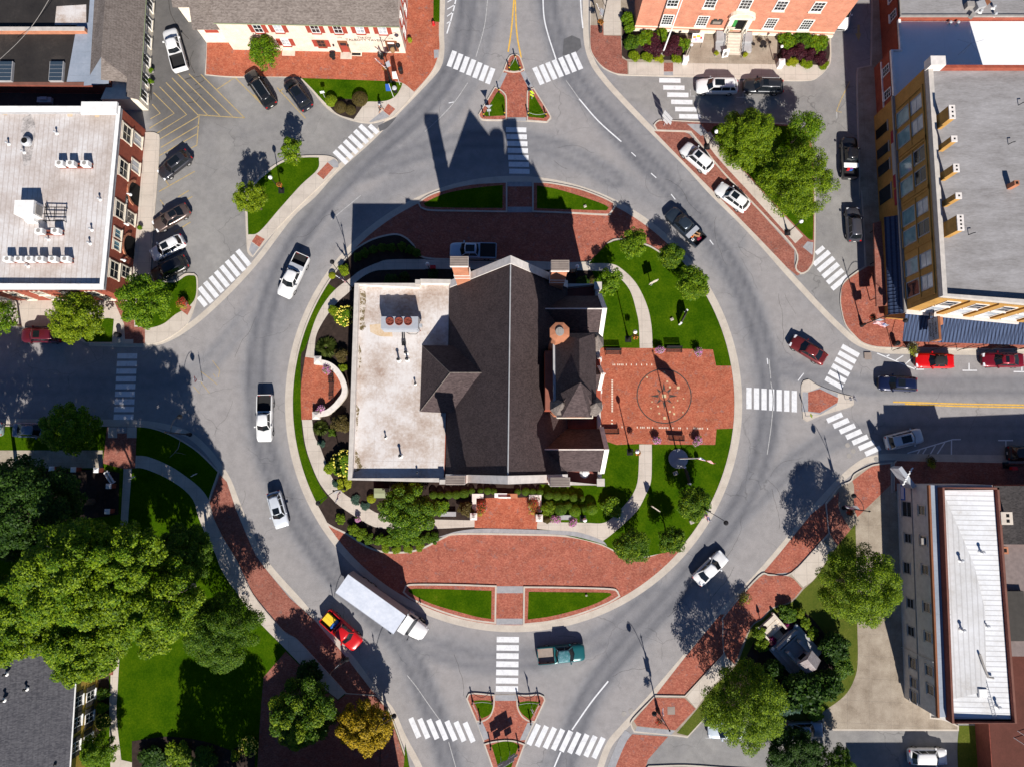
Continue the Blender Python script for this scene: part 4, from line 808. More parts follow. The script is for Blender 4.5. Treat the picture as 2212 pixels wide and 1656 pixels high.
# plant and pipes standing on the flat roof
def roof_unit():
    q=P(863,697,11.6); o=thing('air_conditioner','large grey rooftop cooling unit with three rusty fans on the courthouse','cooling unit',(q.x,q.y,ZR+.02))
    m=MB(); m.box((0,0,.55),(4.1,1.35,1.75)); m.box((0,-.72,.6),(3.9,.12,1.6)); m.obj('housing',M['sign_grey'],o)
    for s in(-1,0,1):
        m=MB(); m.lathe((s*1.0-.05,.12,2.3),[(.46,0),(.46,.16),(.40,.16),(.38,.04)],18); f=m.obj('fan',M['rust'],o)
        m=MB(); m.lathe((s*1.0-.05,.12,2.36),[(.1,0),(.1,.06)],10)
        for k in range(5):
            a=2*PI*k/5; m.box((s*1.0-.05+.2*math.cos(a),.12+.2*math.sin(a),2.36),(.34,.1,.03),a)
        m.obj('fan_blades',M['rust'],f)
    m=MB()
    for x in(-1.9,0,1.9):
        for y in(-.55,.55): m.box((x,y,0),(.12,.12,.55))
    m.box((0,-.55,.42),(4.3,.1,.14)); m.box((0,.55,.42),(4.3,.1,.14)); m.obj('support_frame',M['rust'],o)
    m=MB(); m.tube([(.1,-.75,.7),(.1,-1.0,.6),(.1,-1.9,.4),(.1,-1.9,0)],.07,6); m.tube([(.3,-.75,.7),(.3,-1.0,.55),(.3,-1.9,.35),(.3,-1.9,0)],.06,6); m.box((.2,-2.0,0),(.45,.4,.35)); m.tube([(.5,-.75,.5),(.9,-.95,.4),(1.6,-.95,.4),(1.9,-.7,.5)],.03,6); m.obj('pipework',M['black_iron'],o)
    m=MB(); m.box((2.2,-.1,.8),(.3,.35,.5)); m.obj('control_box',M['sign_grey'],o)
roof_unit()
def vent(px,py,z,label,h=.5,r_=.09,mat='black_iron',group=None):
    q=P(px,py,z); o=thing('vent_pipe',label,'vent pipe',(q.x,q.y,z),0,group); m=MB(); m.tube([(0,0,0),(0,0,h)],r_,8); m.obj('pipe',M[mat],o); m=MB(); m.lathe((0,0,0),[(r_*2.6,0),(r_*2.2,.05),(r_*1.2,.14)],10); m.obj('flashing',M['white_paint'],o); m=MB(); m.lathe((0,0,h),[(r_*1.7,0),(r_*1.5,.1),(.01,.16)],8); m.obj('cap',M[mat],o); return o
G='vent pipes on the white courthouse wing'
for x,y,l in [(878,763,'taller capped pipe on white wing roof, nearest the cooling unit'),(862,778,'short pipe on white wing roof, left of the taller capped one'),(880.5,777,'smallest pipe on white wing roof, just below the capped one'),(866,984,'capped pipe on white wing roof, lone one near the south parapet'),(833.5,944,'thin pipe on white wing roof, far from the cooling unit'),(897.5,829,'thin pipe on white wing roof beside the hipped dormer'),(902,1020,'thin pipe on white wing roof in the corner by the south parapet')]: vent(x,y,ZR+.03,l,.85 if 'capped' in l else .45,.11 if 'capped' in l else .07,group=G)
vent(1262.5,1021,8.35,'white mushroom vent on the brick roof terrace of the courthouse',.8,.22,'sign_white')
# ------------------------------------------------------------------ tavern
tv=building('tavern','two storey cream brick tavern with red shutters and a brown shingle roof','tavern',(690,100))
a,b=P2(505,109),P2(877,116.7); wf=Wall(a,b); nd=-wf.n; dep=12.
def off(p,k): return (p[0]+nd.x*k,p[1]+nd.y*k)
HT=6.45
m=MB(); m.prism([a,b,off(b,dep),off(a,dep)],0,HT); part('wall',m,'brick_cream',tv)
a2=off((a[0],a[1]),-.3);b2=(b[0]+.1,b[1]-.3); r0,r1=off(a,dep/2),off(b,dep/2); c2,d2=off(b,dep+.3),off(a,dep+.3)
m=MB(); slab(m,[(*a2,HT),(*b2,HT),(*r1,HT+4.4),(*r0,HT+4.4)],.12); slab(m,[(*r0,HT+4.4),(*r1,HT+4.4),(*c2,HT),(*d2,HT)],.12); part('roof',m,'shingle_grey',tv)
m=MB(); m.face([(*b,HT),(*off(b,dep),HT),(*r1,HT+4.3)]); part('gable',m,'brick_cream',tv)
m=MB(); m.tube([(*off(a2,-.06),HT-.1),(*off(b2,-.06),HT-.1)],.07,6); part('gutter',m,'green_box',tv)
for c,r,x,y in [(1,0,205,238),(1,0,515,243),(1,0,706,247),(1,0,893,247),(1,0,1083,253),(1,0,35,240)]:
    u,z_=wf.hit(*T(c,r,(x,y))[0]); window(tv,wf,u,z_,.95,1.5,'white_paint','pane_light' if x in(893,1083,205) else 'glass',2,2,.07,'shutter_red','shutter_red')
for x,y in [(568,365),(268,355)]:
    u,z_=wf.hit(*T(1,0,(x,y))[0]); window(tv,wf,u,z_,.9,1.35,'trim_brown' if x==568 else 'white_paint','glass' if x==568 else 'pane_light',2,2,.07,'shutter_red','shutter_red')
u,z_=wf.hit(*T(1,0,(745,355))[0]); m=MB(); wf.box(m,u-.62,u-.48,0,2.6,0,.14); wf.box(m,u+.48,u+.62,0,2.6,0,.14); wf.box(m,u-.62,u+.62,2.45,2.7,0,.16); o=part('door_frame',m,'trim_brown',tv); m=MB(); wf.box(m,u-.48,u+.48,.2,2.45,.01,.05); d=part('door',m,'shutter_red',tv); m=MB(); wf.box(m,u-.4,u+.4,1.7,2.3,.05,.07); sub('pane',m,'glass',d)
m=MB(); wf.box(m,u-.75,u+.75,0,.2,0,1.0); part('door_step',m,'stone',tv)
u2,z2_=wf.hit(*T(1,0,(1165,390))[0]); m=MB(); wf.box(m,u2-.75,u2+.75,.7,2.9,0,.16); o=part('display_window',m,'trim_brown',tv); m=MB(); wf.box(m,u2-.55,u2+.5,.95,2.35,.16,.18); sub('pane',m,'glass',o); m=MB(); m.lathe(wf.p(u2,1.0,.35),[(.05,0),(.28,.1),(.34,.45),(.28,.8),(.05,.9)],12); sub('barrel',m,'wood',o)
m=MB(); wf.box(m,u2-.45,u2+.4,2.55,2.8,.16,.22); sub('valance',m,'sign_white',o)
u3,z3_=wf.hit(*T(1,0,(940,335))[0]); text_mesh('TALBOTT TAVERN',.62,'lettering','shutter_dark',tv,wallmtx(wf,u3,z3_-.12)); text_mesh('The Old',.52,'lettering','shutter_dark',tv,wallmtx(wf,u3-.1,z3_+.42))
uu,zz=wf.hit(*T(1,0,(1150,328))[0]); text_mesh('1779',.36,'lettering','shutter_dark',tv,wallmtx(wf,uu,zz)); uu,zz=wf.hit(*T(1,0,(720,320))[0]); text_mesh('1779',.34,'lettering','wood_grey',tv,wallmtx(wf,uu,zz))
for x in(670,792):
    uu,zz=wf.hit(*T(1,0,(x,375))[0]); m=MB(); m.lathe(wf.p(uu,zz-.2,.16),[(.05,0),(.12,.12),(.12,.34),(.02,.46)],8); part('wall_lantern',m,'black_iron',tv)
m=MB(); uu,_=wf.hit(*T(1,0,(865,450))[0]); wf.box(m,uu-.75,uu+.75,0,.14,0,.55); o=part('cellar_hatch',m,'cream',tv); m=MB(); wf.box(m,uu-.6,uu+.6,.14,.17,.1,.45); sub('grate',m,'black_iron',o)
m=MB(); uu,_=wf.hit(*T(1,0,(300,440))[0]); wf.box(m,uu-.85,uu+.85,0,.22,0,.7); part('door_step',m,'stone',tv)
wE=Wall(b,off(b,dep))
for u_ in(1.8,4.9,8.,): window(tv,wE,u_,4.9,.9,1.5,'white_paint','glass',2,2,.07,'shutter_red','shutter_red'); window(tv,wE,u_,1.9,.9,1.5,'white_paint','glass',2,2,.07,'shutter_red','shutter_red')
# low west wing
a,b_=P2(447,93.6),P2(506,95); yb=a[1]
m=MB(); m.prism([a,(a[0]+4.2,yb),(a[0]+4.2,yb+12),(a[0],yb+12)],0,3.5); m.prism([(a[0]-2.6,yb+3),(a[0],yb+3),(a[0],yb+12),(a[0]-2.6,yb+12)],0,3.4); w2=part('side_wing',m,'cream',tv)
m=MB(); slab(m,[(a[0]-.35,yb-.3,3.5),(a[0]+4.2,yb-.3,3.5),(a[0]+4.2,yb+7,7.5),(a[0]-.35,yb+7,7.5)],.12); slab(m,[(a[0]-3.1,yb+2.8,3.45),(a[0]-.36,yb+2.8,3.45),(a[0]-.36,yb+8,6.3),(a[0]-3.1,yb+8,6.3)],.12); sub('wing_roof',m,'shingle_grey',w2)
wq=Wall(a,(a[0]+4.2,yb)); m=MB(); wq.box(m,.9,2.6,2.4,2.9,0,.08); sub('wing_window',m,'shutter_red',w2)
# ------------------------------------------------------------------ post office / public hall
po=building('brick_hall','red brick hall, coloured as strongly sunlit, with white windows and an arched doorway above stone steps','public building',(1590,40))
a,b=P2(1369,68),P2(1793,83); wf=Wall(a,b); nd=-wf.n
m=MB(); m.prism([a,b,off(b,16),off(a,16)],0,9.5); part('wall',m,'brick_office_sunlit',po)
m=MB(); m.prism(inset([a,b,off(b,16),off(a,16)],-.4),9.5,10.2); part('cornice',m,'white_paint',po)
m=MB(); wf.box(m,-.1,wf.L+.1,.25,.75,0,.14); wf.box(m,-.04,wf.L+.04,1.15,1.3,0,.09); part('base_course',m,'cream',po)
dcu,_=wf.hit(1590,60)
for x,y in [(1443,38.5),(1519,40.5),(1669,43),(1744,49.5)]:
    u,z_=wf.hit(x,y); window(po,wf,u,2.75,1.25,1.9,'white_paint','glass',4,4,.12,'cream',arch='brick_office_sunlit')
for x,y in [(1455,1),(1536,3),(1612.6,5),(1690.5,6.4),(1771,9)]:
    u,z_=wf.hit(x,y); window(po,wf,u,6.35,1.25,1.7,'white_paint','glass',3,3,.12,'cream')
u=dcu
m=MB(); wf.box(m,u-1.45,u-.85,.75,3.9,0,.42); wf.box(m,u+.85,u+1.45,.75,3.9,0,.42); wf.box(m,u-1.65,u+1.65,3.9,4.25,0,.5); o=part('door_surround',m,'cream',po)
m=MB(); n=10
for k in range(n):
    t0,t1=PI*k/n,PI*(k+1)/n; f=lambda t,rr:(u+rr*math.cos(t),4.25+rr*.55*math.sin(t))
    p0,p1,p2,p3=f(t0,1.35),f(t1,1.35),f(t1,1.65),f(t0,1.65)
    m.hexa([wf.p(*p0,.5),wf.p(*p3,.5),wf.p(*p3,0),wf.p(*p0,0),wf.p(*p1,.5),wf.p(*p2,.5),wf.p(*p2,0),wf.p(*p1,0)])
sub('arched_pediment',m,'cream',o)
m=MB(); wf.box(m,u-.85,u+.85,1.05,3.9,-.0,.03); sub('doorway',m,'dark_hole',o)
m=MB(); wf.box(m,u-.85,u-.25,1.05,3.3,.03,.09); part('door',m,'green_paint',po); 
m=MB(); wf.box(m,u-1.3,u-.35,2.0,2.4,.5,.53); 
for k in range(7): wf.box(m,u-1.1,u+1.1,0,1.05-k*.15,.42+k*.36,.42+(k+1)*.36)
part('steps',m,'stone',po); 
for s in(-1,1):
    m=MB(); wf.box(m,u+s*1.75-.62,u+s*1.75+.62,0,.55,.12,2.6); wf.box(m,u+s*1.75-.62,u+s*1.75+.62,.55,.95,.12,1.5); part('step_wing',m,'stone_grey',po)
    m=MB(); p0,p1=wf.p(u+s*1.12,2.0,.5),wf.p(u+s*1.12,1.0,3.2); m.tube([p0,p1,wf.p(u+s*1.12,0,3.3)],.035,6); m.tube([wf.p(u+s*1.12,1.05,.5),p0],.03,6)
    for k in range(8): t=k/7; q=Vector(p0).lerp(Vector(p1),t); m.tube([q,(q.x,q.y,q.z-.9)],.018,5)
    part('handrail',m,'black_iron',po)
uu,zz=wf.hit(1553.6,37); m=MB(); wf.box(m,uu-.75,uu+.75,2.1,3.0,0,.08); wf.box(m,uu-.55,uu-.1,3.0,3.25,0,.08); wf.box(m,uu+.1,uu+.55,3.0,3.25,0,.08); o=part('hanging_board',m,'shutter_dark',po); m=MB(); wf.box(m,uu-.5,uu+.5,2.3,2.8,.08,.09); sub('board_panel',m,'wood_grey',o)
# ------------------------------------------------------------------ inn on the west
inn=building('inn','red brick inn with white corrugated roof, cream framed windows and an arched doorway','inn',(150,460))
HI=6.2; ne=P2(259,231,HI); seI=P2(222,624,HI); xw=-80
foot=[(xw,ne[1]),(xw,seI[1]),seI,ne]
m=MB(); m.prism(foot,0,5.55); part('wall',m,'brick_red',inn)
m=MB(); m.sheet(inset(foot,.3),5.6); part('roof',m,'roof_white_metal',inn)
m=MB(); wallpath(m,[(xw,ne[1]),ne,seI,(xw,seI[1])],.75,5.5,HI,-1); part('parapet',m,'stone_grey',inn)
m=MB(); wallpath(m,[(xw,ne[1]+.05),(ne[0]+.12,ne[1]+.05),(seI[0]+.12,seI[1]-.08),(xw,seI[1]-.08)],.8,HI,HI+.09,-1); part('coping',m,'white_paint',inn)
p0,p9=P2(180,236,HI),P2(257,236,HI); m=MB(); m.box(((p0[0]+p9[0])/2,ne[1]-.35,HI+.09),(p9[0]-p0[0],1.5,.4)); part('raised_parapet',m,'white_paint',inn)
wi=Wall(seI,ne)
for x,y,h in [(268,284.6,1.75),(261.6,361.6,1.75),(250,449,1.75),(248.8,502,1.2),(246,527.5,1.2),(241,581,1.75)]:
    u,z_=wi.hit(x,y); window(inn,wi,u,4.25,1.9 if h>1.5 else .95,h,'cream','pane_blue' if h<1.5 else 'glass',2,2 if h>1.5 else 1,.13,'cream',lintel='cream')
for x,y in [(295,301),(291,359),(278,468.6),(268,586.5)]:
    u,z_=wi.hit(x,y); window(inn,wi,u,1.75,1.35,1.7,'cream','pane_light' if y<400 else 'glass',2,2 if y>400 else 1,.13,'cream')
for x,y,l in [(272,528,1),(283,413,1)]:
    u,_=wi.hit(x,y); m=MB(); n=10; R0=1.35
    for k in range(n):
        t0,t1=PI*k/n,PI*(k+1)/n; f=lambda t,rr:(u+rr*math.cos(t),1.5+rr*math.sin(t))
        p_0,p_1,p_2,p_3=f(t0,R0),f(t1,R0),f(t1,R0+.3),f(t0,R0+.3)
        m.hexa([wi.p(*p_0,.14),wi.p(*p_3,.14),wi.p(*p_3,0),wi.p(*p_0,0),wi.p(*p_1,.14),wi.p(*p_2,.14),wi.p(*p_2,0),wi.p(*p_1,0)])
    o=part('archway',m,'brick_orange',inn); m=MB(); pts=[(u-R0,0),(u+R0,0)]+[f(PI*k/n,R0) for k in range(n+1)]; m.face([wi.p(a_,b_,.02) for a_,b_ in pts]); sub('opening',m,'dark_hole',o)
    m=MB(); wi.box(m,u-1.5,u-1.44,.0,1.6,.2,.26); 
u,_=wi.hit(266.5,450); m=MB(); wi.box(m,u-1.75,u+1.75,2.75,3.25,.02,.1); o=part('sign',m,'shutter_dark',inn); text_mesh('TALBOTT INN',.42,'lettering','sign_white',o,wallmtx(wi,u,3.0,.11))
for x,y in [(277,421),(272,486),(266,564)]:
    u,z_=wi.hit(x,y); m=MB(); wi.box(m,u-.06,u+.06,2.75,3.1,0,.3); m.ball(wi.p(u,2.75,.32),.2,10,6); part('globe_light',m,'lamp_glass',inn)
wS=Wall((xw,seI[1]),seI)
for k in range(7):
    u=wS.L-2.2-k*3.3; window(inn,wS,u,4.2,1.1,1.6,'cream','glass',2,2,.12,'cream'); window(inn,wS,u,1.7,1.1,1.6,'cream','glass',2,2,.12,'cream')
m=MB()
for k in range(30): wS.box(m,wS.L-.25-k*.6,wS.L-.05-k*.6,5.15,5.35,0,.12)
part('dentils',m,'brick_dark',inn)
# equipment standing on the inn roof
def condenser_row(pxs,y,label,h=.75):
    q0,q1=P(pxs[0],y,6.3),P(pxs[-1],y,6.3); o=thing('condenser_bank',label,'air conditioner',((q0.x+q1.x)/2,q0.y,5.6))
    m=MB(); w_=q1.x-q0.x+1.0; m.box((0,-.2,0),(w_,.1,.35)); m.box((0,.25,0),(w_,.1,.35)); m.obj('stand',M['rust'],o)
    for x in pxs:
        c=P(x,y,6.3).x-o.location.x; m=MB(); m.box((c,0,.35),(.95,.62,h),.0); u_=m.obj('unit',M['white_paint'],o); m=MB(); m.lathe((c,0,.35+h),[(.24,.0),(.24,.03)],12); m.obj('fan_grille',M['stone_dark'],u_)
condenser_row([T(0,0,(512,0))[0][0],T(0,0,(605,0))[0][0],T(0,0,(725,0))[0][0]],T(0,0,(0,1385))[0][1],'bank of three white condensers nearest the north parapet of the inn roof')
condenser_row([T(0,1,(x,0))[0][0] for x in(75,170,260,350,455,560)],T(0,1,(0,600))[0][1],'long bank of six white condensers on the inn roof near its south parapet')
condenser_row([T(0,1,(x,0))[0][0] for x in(340,478)],T(0,1,(0,365))[0][1],'pair of white condensers on the inn roof behind the long bank')
q=P(*T(0,1,(205,160))[0],7.2); o=thing('air_handler','tall white boxy air handler on the inn roof with long shadow','air conditioner',(q.x,q.y,5.6)); m=MB(); m.box((0,0,0),(2.3,1.7,1.7)); m.obj('housing',M['white_paint'],o); m=MB(); m.box((1.2,-.1,.3),(.12,1.2,1.1)); m.obj('grille',M['stone_dark'],o); m=MB(); m.box((.1,-1.1,0),(1.4,.7,.8),0,0,.8); m.obj('duct',M['white_paint'],o)
q=P(*T(0,1,(445,210))[0],6.4); o=thing('pipe_rack','black steel pipe rack on the inn roof beside the air handler','pipe rack',(q.x,q.y,5.6)); m=MB(); 
for y in(-.85,0,.85): m.tube([(-1.3,y,.55),(1.3,y,.5)],.06,6)
for x in(-1.2,0,1.2):
    m.tube([(x,-.9,.5),(x,.9,.5)],.05,6)
m.tube([(-1.3,1.4,.3),(-.9,.2,.6),(-.5,-.9,.5)],.06,6); m.obj('pipes',M['black_iron'],o); m=MB()
for x in(-1.2,1.2):
    for y in(-.85,.85): m.tube([(x,y,0),(x,y,.6)],.05,6)
m.obj('legs',M['black_iron'],o)
q=P(*T(0,0,(215,1190))[0],6.2); o=thing('roof_fan','round metal exhaust fan with sooty hood on the inn roof','exhaust fan',(q.x,q.y,5.6)); m=MB(); m.lathe((0,0,0),[(.42,0),(.42,.3),(.62,.42),(.62,.62),(.40,.85)],16); m.obj('hood',M['steel'],o); m=MB(); m.lathe((0,0,.85),[(.38,0),(.3,.02)],14); m.obj('opening',M['dark_hole'],o)
G='small vents on the inn roof'
for (x,y),l in zip(T(0,0,(75,1215),(480,1125),(205,1285))+T(0,1,(775,350),(760,465),(410,430),(240,655),(845,95)),['thin grey vent near the round fan on the inn roof','white vent with square base north of the three condensers','squat dark vent just below the round fan','white gooseneck vent beside the inn east parapet, upper of two','white gooseneck vent beside the inn east parapet, lower of two','white vent below the pair of condensers','white vent in front of the long condenser bank','small dark hook vent beside the inn east parapet']): vent(x,y,5.61,l,.5,.09,'steel',group=G)
m=MB(); sp=smooth([P2(*p,5.6) for p in T(0,0,(190,1000),(260,960),(300,1080),(280,1250),(250,1400),(200,1400),(180,1250),(175,1100))]); m.sheet(sp,5.606); mat_mottle('soot',[(.36,(.20,.185,.18)),(.48,(.38,.35,.335)),(.56,(.52,.48,.46))],.9,6,.9,0); part('roof_stain',m,'soot',inn)
for pts in [T(0,0,(20,925),(70,925),(60,970),(25,970)),T(0,0,(560,930),(620,930),(610,985),(570,985)),T(0,0,(800,945),(840,945),(835,990),(800,990)),T(0,0,(430,935),(480,935),(470,965),(435,960))]: m=MB(); m.sheet(smooth(PL(pts,5.6)),5.606); part('roof_stain',m,'roof_rust_stain',inn)
# ------------------------------------------------------------------ yellow brick corner block
yb=building('commercial_block','yellow brick corner block with grey flat roof, five chimneys and blue metal awnings','shop building',(2080,400))
HY=12.4; nwY,swY,seY=P2(2005,140,HY),P2(2037,639,HY),P2(2300,664,HY); foot=[nwY,swY,seY,(seY[0],nwY[1])]
m=MB(); m.prism(foot,0,HY-.75); part('wall',m,'brick_yellow',yb)
m=MB(); m.sheet(inset(foot,.35),HY-.7); part('roof',m,'roof_grey_gravel',yb)
m=MB(); wallpath(m,[nwY,swY,seY],.55,HY-.9,HY,1); part('parapet',m,'coping',yb); m=MB(); wallpath(m,[(seY[0],nwY[1]),nwY],.35,HY-.9,HY-.05,1); part('rear_parapet',m,'brick_red',yb)
q=P(2008,132,HY); m=MB(); m.box((q.x+.5,q.y-.4,HY-.5),(1.7,1.1,1.3)); part('parapet_pier',m,'coping_white',yb)
wW=Wall(nwY,swY); L=wW.L
for x,y in [(1983,223),(1987,267),(1990.6,333.4),(1994.5,377),(1998,444),(2002,489),(2006,558),(2010,606)]:
    u,_=wW.hit(x,y); window(yb,wW,u,9.75,1.55,2.2,'stone_grey','glass' if y in(333.4,489,377) else 'pane_light',1,2,.10,'brick_yellow')
for x,y in [(1954.7,248.8),(1957,293.6),(1962.4,356.5),(1965,399),(1967.5,464.7),(1971,508),(1975,573.7),(1978,621)]:
    u,_=wW.hit(x,y); window(yb,wW,u,6.85,1.75,2.5,'stone_grey','pane_blue' if y<610 else 'glass',1,1,.10,'brick_yellow')
m=MB()
for g0,g1 in((200,290),(313,400),(422,512),(536,630)):
    u0,_=wW.hit(1985,g0); u1,_=wW.hit(2000,g1); u0-=.5;u1+=.7
    wW.box(m,u0,u1,10.95,11.2,0,.14); wW.box(m,u0,u0+.22,5.6,10.95,0,.12); wW.box(m,u1-.22,u1,5.6,10.95,0,.12); wW.box(m,u0+.22,u1-.22,8.25,8.4,0,.08)
part('brick_panel_frames',m,'brick_yellow',yb)
m=MB(); wW.box(m,-.1,L+.3,5.0,5.28,0,.32); part('ledge',m,'stone_dark',yb)
for y0,y1,mt in((272,290,'dark_hole'),(318,336,'glass'),(356,376,'glass'),(410,440,'glass')):
    u0,_=wW.hit(1905,y0); u1,_=wW.hit(1908,y1); m=MB(); wW.box(m,min(u0,u1),max(u0,u1),.5,3.3,.01,.06); o=part('shop_window',m,mt,yb); m=MB(); wW.box(m,min(u0,u1)-.1,max(u0,u1)+.1,3.3,3.5,0,.1); sub('window_head',m,'stone_dark',o)
for y0,y1,mt in((275,300,'maroon_sign'),(303,372,'sign_grey'),(375,400,'maroon_sign'),(408,440,'maroon_sign')):
    u0,_=wW.hit(1938,y0); u1,_=wW.hit(1942,y1); m=MB(); wW.box(m,min(u0,u1),max(u0,u1),4.1,4.75,.02,.14); part('shop_sign',m,mt,yb)
def awning(name,pi,po_,zi,zo,mat,par,ribs=.45,ax='w'):
    a,b=pi; c,d=po_; m=MB(); slab(m,[(*a,zi),(*c,zo),(*d,zo),(*b,zi)],.08); A,B,C2,D2=[Vector((*a,zi)),Vector((*b,zi)),Vector((*c,zo)),Vector((*d,zo))]
    if area([a,c,d,b])<0: pass
    n=max(2,int((B-A).length/ribs))
    for k in range(n+1): m.tube([A.lerp(B,k/n)+Vector((0,0,.03)),C2.lerp(D2,k/n)+Vector((0,0,.03))],.035,4)
    return part(name,m,mat,par)
aW=awning('awning',(P2(1946,465,4.7),P2(1953,676,4.7)),(P2(1910,470,3.5),P2(1919,679,3.5)),4.7,3.5,'roof_blue_metal',yb)
aS=awning('awning',(P2(1956,678,4.9),P2(2300,694,4.9)),(P2(1950,737,3.4),P2(2300,748,3.4)),4.9,3.4,'roof_blue_metal',yb)
for x in(1958,2043,2103,2165,2230):
    q=P(x,745,3.3); m=MB(); m.tube([(q.x,q.y,3.35),(q.x,q.y-.2,.13)],.045,6); m.tube([(q.x+1.6,q.y+.1,3.35),(q.x,q.y-.2,1.2)],.035,6); part('awning_post',m,'black_iron',yb)
m=MB(); m.prism(PL([(1887,482),(1903,478),(1916,660),(1893,662)],2.7),2.5,2.75,bottom=True); part('entrance_canopy',m,'brick_dull',yb)
m=MB(); q=P(1899,648,2.9)
for y in(490,560,640): q=P(1900,y,2.5); m=MB(); m.tube([(q.x,q.y,0),(q.x,q.y,2.5)],.06,6); part('canopy_post',m,'black_iron',yb)
wS=Wall(swY,seY)
for k in range(6):
    u=2.3+k*3.2; window(yb,wS,u,9.6,1.35,1.9,'coping_white','glass',1,2,.12,'coping_white'); window(yb,wS,u,6.8,1.45,2.1,'coping_white','pane_light',1,1,.12,'coping_white')
    m=MB(); wS.box(m,u+1.2,u+2.0,5.2,11.6,0,.2); part('pilaster',m,'brick_yellow',yb)
m=MB(); wS.box(m,-.1,wS.L,5.0,5.3,0,.45); part('ledge',m,'coping_white',yb)
for x,y,sx,sy in [(2057,242,.62,1.5),(2061.5,300,.6,.62),(2066,363,.6,.85),(2071,423,.6,.62),(2075,481,.65,1.7)]:
    q=P(x,y,14.3); m=MB(); m.box((q.x,q.y,HY-.8),(sx,sy,14.2-HY+.8)); o=part('chimney',m,'brick_yellow',yb); m=MB(); m.box((q.x,q.y,14.2),(sx+.08,sy+.08,.12)); sub('cap',m,'coping_white',o)
    n=max(1,int(sy/.38)); m=MB()
    for k in range(n): m.box((q.x+.03,q.y-sy/2+(k+.5)*sy/n,14.32),(.2,.2,.012))
    sub('flue',m,'dark_hole',o)
q=P(2197,395,13); m=MB(); m.box((q.x,q.y,HY-.7),(.55,.55,1.3)); o=part('chimney',m,'terracotta',yb); m=MB(); m.box((q.x,q.y,HY+.6),(.3,.3,.012)); sub('flue',m,'dark_hole',o)
m=MB(); 
for x,y in T(3,0,(2165,885),(2080,1215))+T(3,1,(1745,390)): q=P(x,y,HY-.6); m.tube([(q.x,q.y,HY-.7),(q.x+.1,q.y,HY-.1)],.05,6); m.tube([(q.x+.1,q.y,HY-.1),(q.x+.45,q.y+.1,HY-.15)],.05,6)
part('roof_pipes',m,'black_iron',yb)
# projecting shop sign over the south awning
q0=P(2022,710,6.6); o=thing('shop_sign','rusty framed projecting sign with grey face above the blue south awning','sign',(q0.x,q0.y,4.2))
m=MB(); m.box((0,0,1.1),(.28,2.7,2.0)); m.obj('cabinet',M['trim_brown'],o); m=MB(); m.box((-.16,0,1.2),(.04,2.55,1.8)); fc=m.obj('face',M['roof_zinc'],o)
for k,t in enumerate(('HURST','DISCOUNT','DRUGS')):
    mt=Matrix.Translation((-.19,0,2.65-k*.55))@Matrix(((0,0,-1,0),(-1,0,0,0),(0,1,0,0),(0,0,0,1))); text_mesh(t,.5,'lettering','shutter_dark',fc,mt)
m=MB(); m.box((.45,.9,1.3),(.5,.9,1.4)); m.box((.5,-.6,1.2),(.5,1.5,.9)); m.obj('letter_box',M['terracotta'],o); m=MB(); m.tube([(0,1.3,2),(0,2.6,2.2)],.06,6); m.tube([(0,1.3,1.3),(0,2.6,1.3)],.06,6); m.obj('bracket',M['black_iron'],o)
# ------------------------------------------------------------------ low red shops north-east
rs=building('shop_row','low red brick shop with white flat roof, half in the shade of the yellow block','shop building',(2050,150))
HR=4.3; a=P2(1924,108,HR); b=P2(1931,228,HR); yN_=P2(1946,42,HR)[1]
m=MB(); m.prism([a,(a[0],nwY[1]+.02),(82,nwY[1]+.02),(82,yN_),(a[0]+1.2,yN_),(a[0]+1.2,a[1])],0,HR-.3); part('wall',m,'brick_red',rs)
m=MB(); m.sheet([(a[0]+.1,nwY[1]+.1),(82,nwY[1]+.1),(82,yN_-.1),(a[0]+1.3,yN_-.1),(a[0]+1.3,a[1]-.1),(a[0]+.1,a[1]-.1)],HR-.27); part('roof',m,'roof_white',rs)
m=MB(); wallpath(m,[(a[0],nwY[1]+.1),(a[0],a[1]),(a[0]+1.2,a[1]),(a[0]+1.2,yN_)],.3,HR-.4,HR+.05,-1); part('parapet',m,'white_paint',rs)
m=MB(); m.box((a[0]+29.5,yN_-6,HR-.27),(.4,12,.25)); part('roof_curb',m,'stone_grey',rs)
wr=Wall((a[0],a[1]),(a[0],nwY[1]))
for u in(2.,5.2,8.2): window(rs,wr,u,3.0,1.0,1.4,'white_paint','glass',2,3,.08,'white_paint')
m=MB(); wr.box(m,.3,9.,1.95,2.1,0,.15); part('ledge',m,'white_paint',rs)
rb=building('shop_row','grey roofed brick shop at the top edge, north of the white flat roof','shop building',(2090,10))
a2=(a[0]+1.2,yN_+.02); m=MB(); m.prism([a2,(82,yN_+.02),(82,yN_+18),(a2[0],yN_+18)],0,4.6); part('wall',m,'brick_red',rb); m=MB(); m.sheet([(a2[0]+.1,yN_+.15),(82,yN_+.15),(82,yN_+18),(a2[0]+.1,yN_+18)],4.62); part('roof',m,'roof_grey_gravel',rb)
m=MB(); wallpath(m,[(82,yN_+.05),(a2[0],yN_+.05),(a2[0],yN_+18)],.25,4.4,4.85,-1); part('parapet',m,'stone_dark',rb)
wr=Wall((a2[0],yN_+18),(a2[0],yN_))
for k in range(4): window(rb,wr,wr.L-1.2-k*2.6,3.3,.9,1.3,'white_paint','glass',2,3,.08,'white_paint')
q=P(*T(3,0,(1790,60))[0],5); o=thing('roof_plant','cluster of grey and copper coloured units on the grey roof at the top edge','air conditioner',(q.x,q.y,4.62)); 
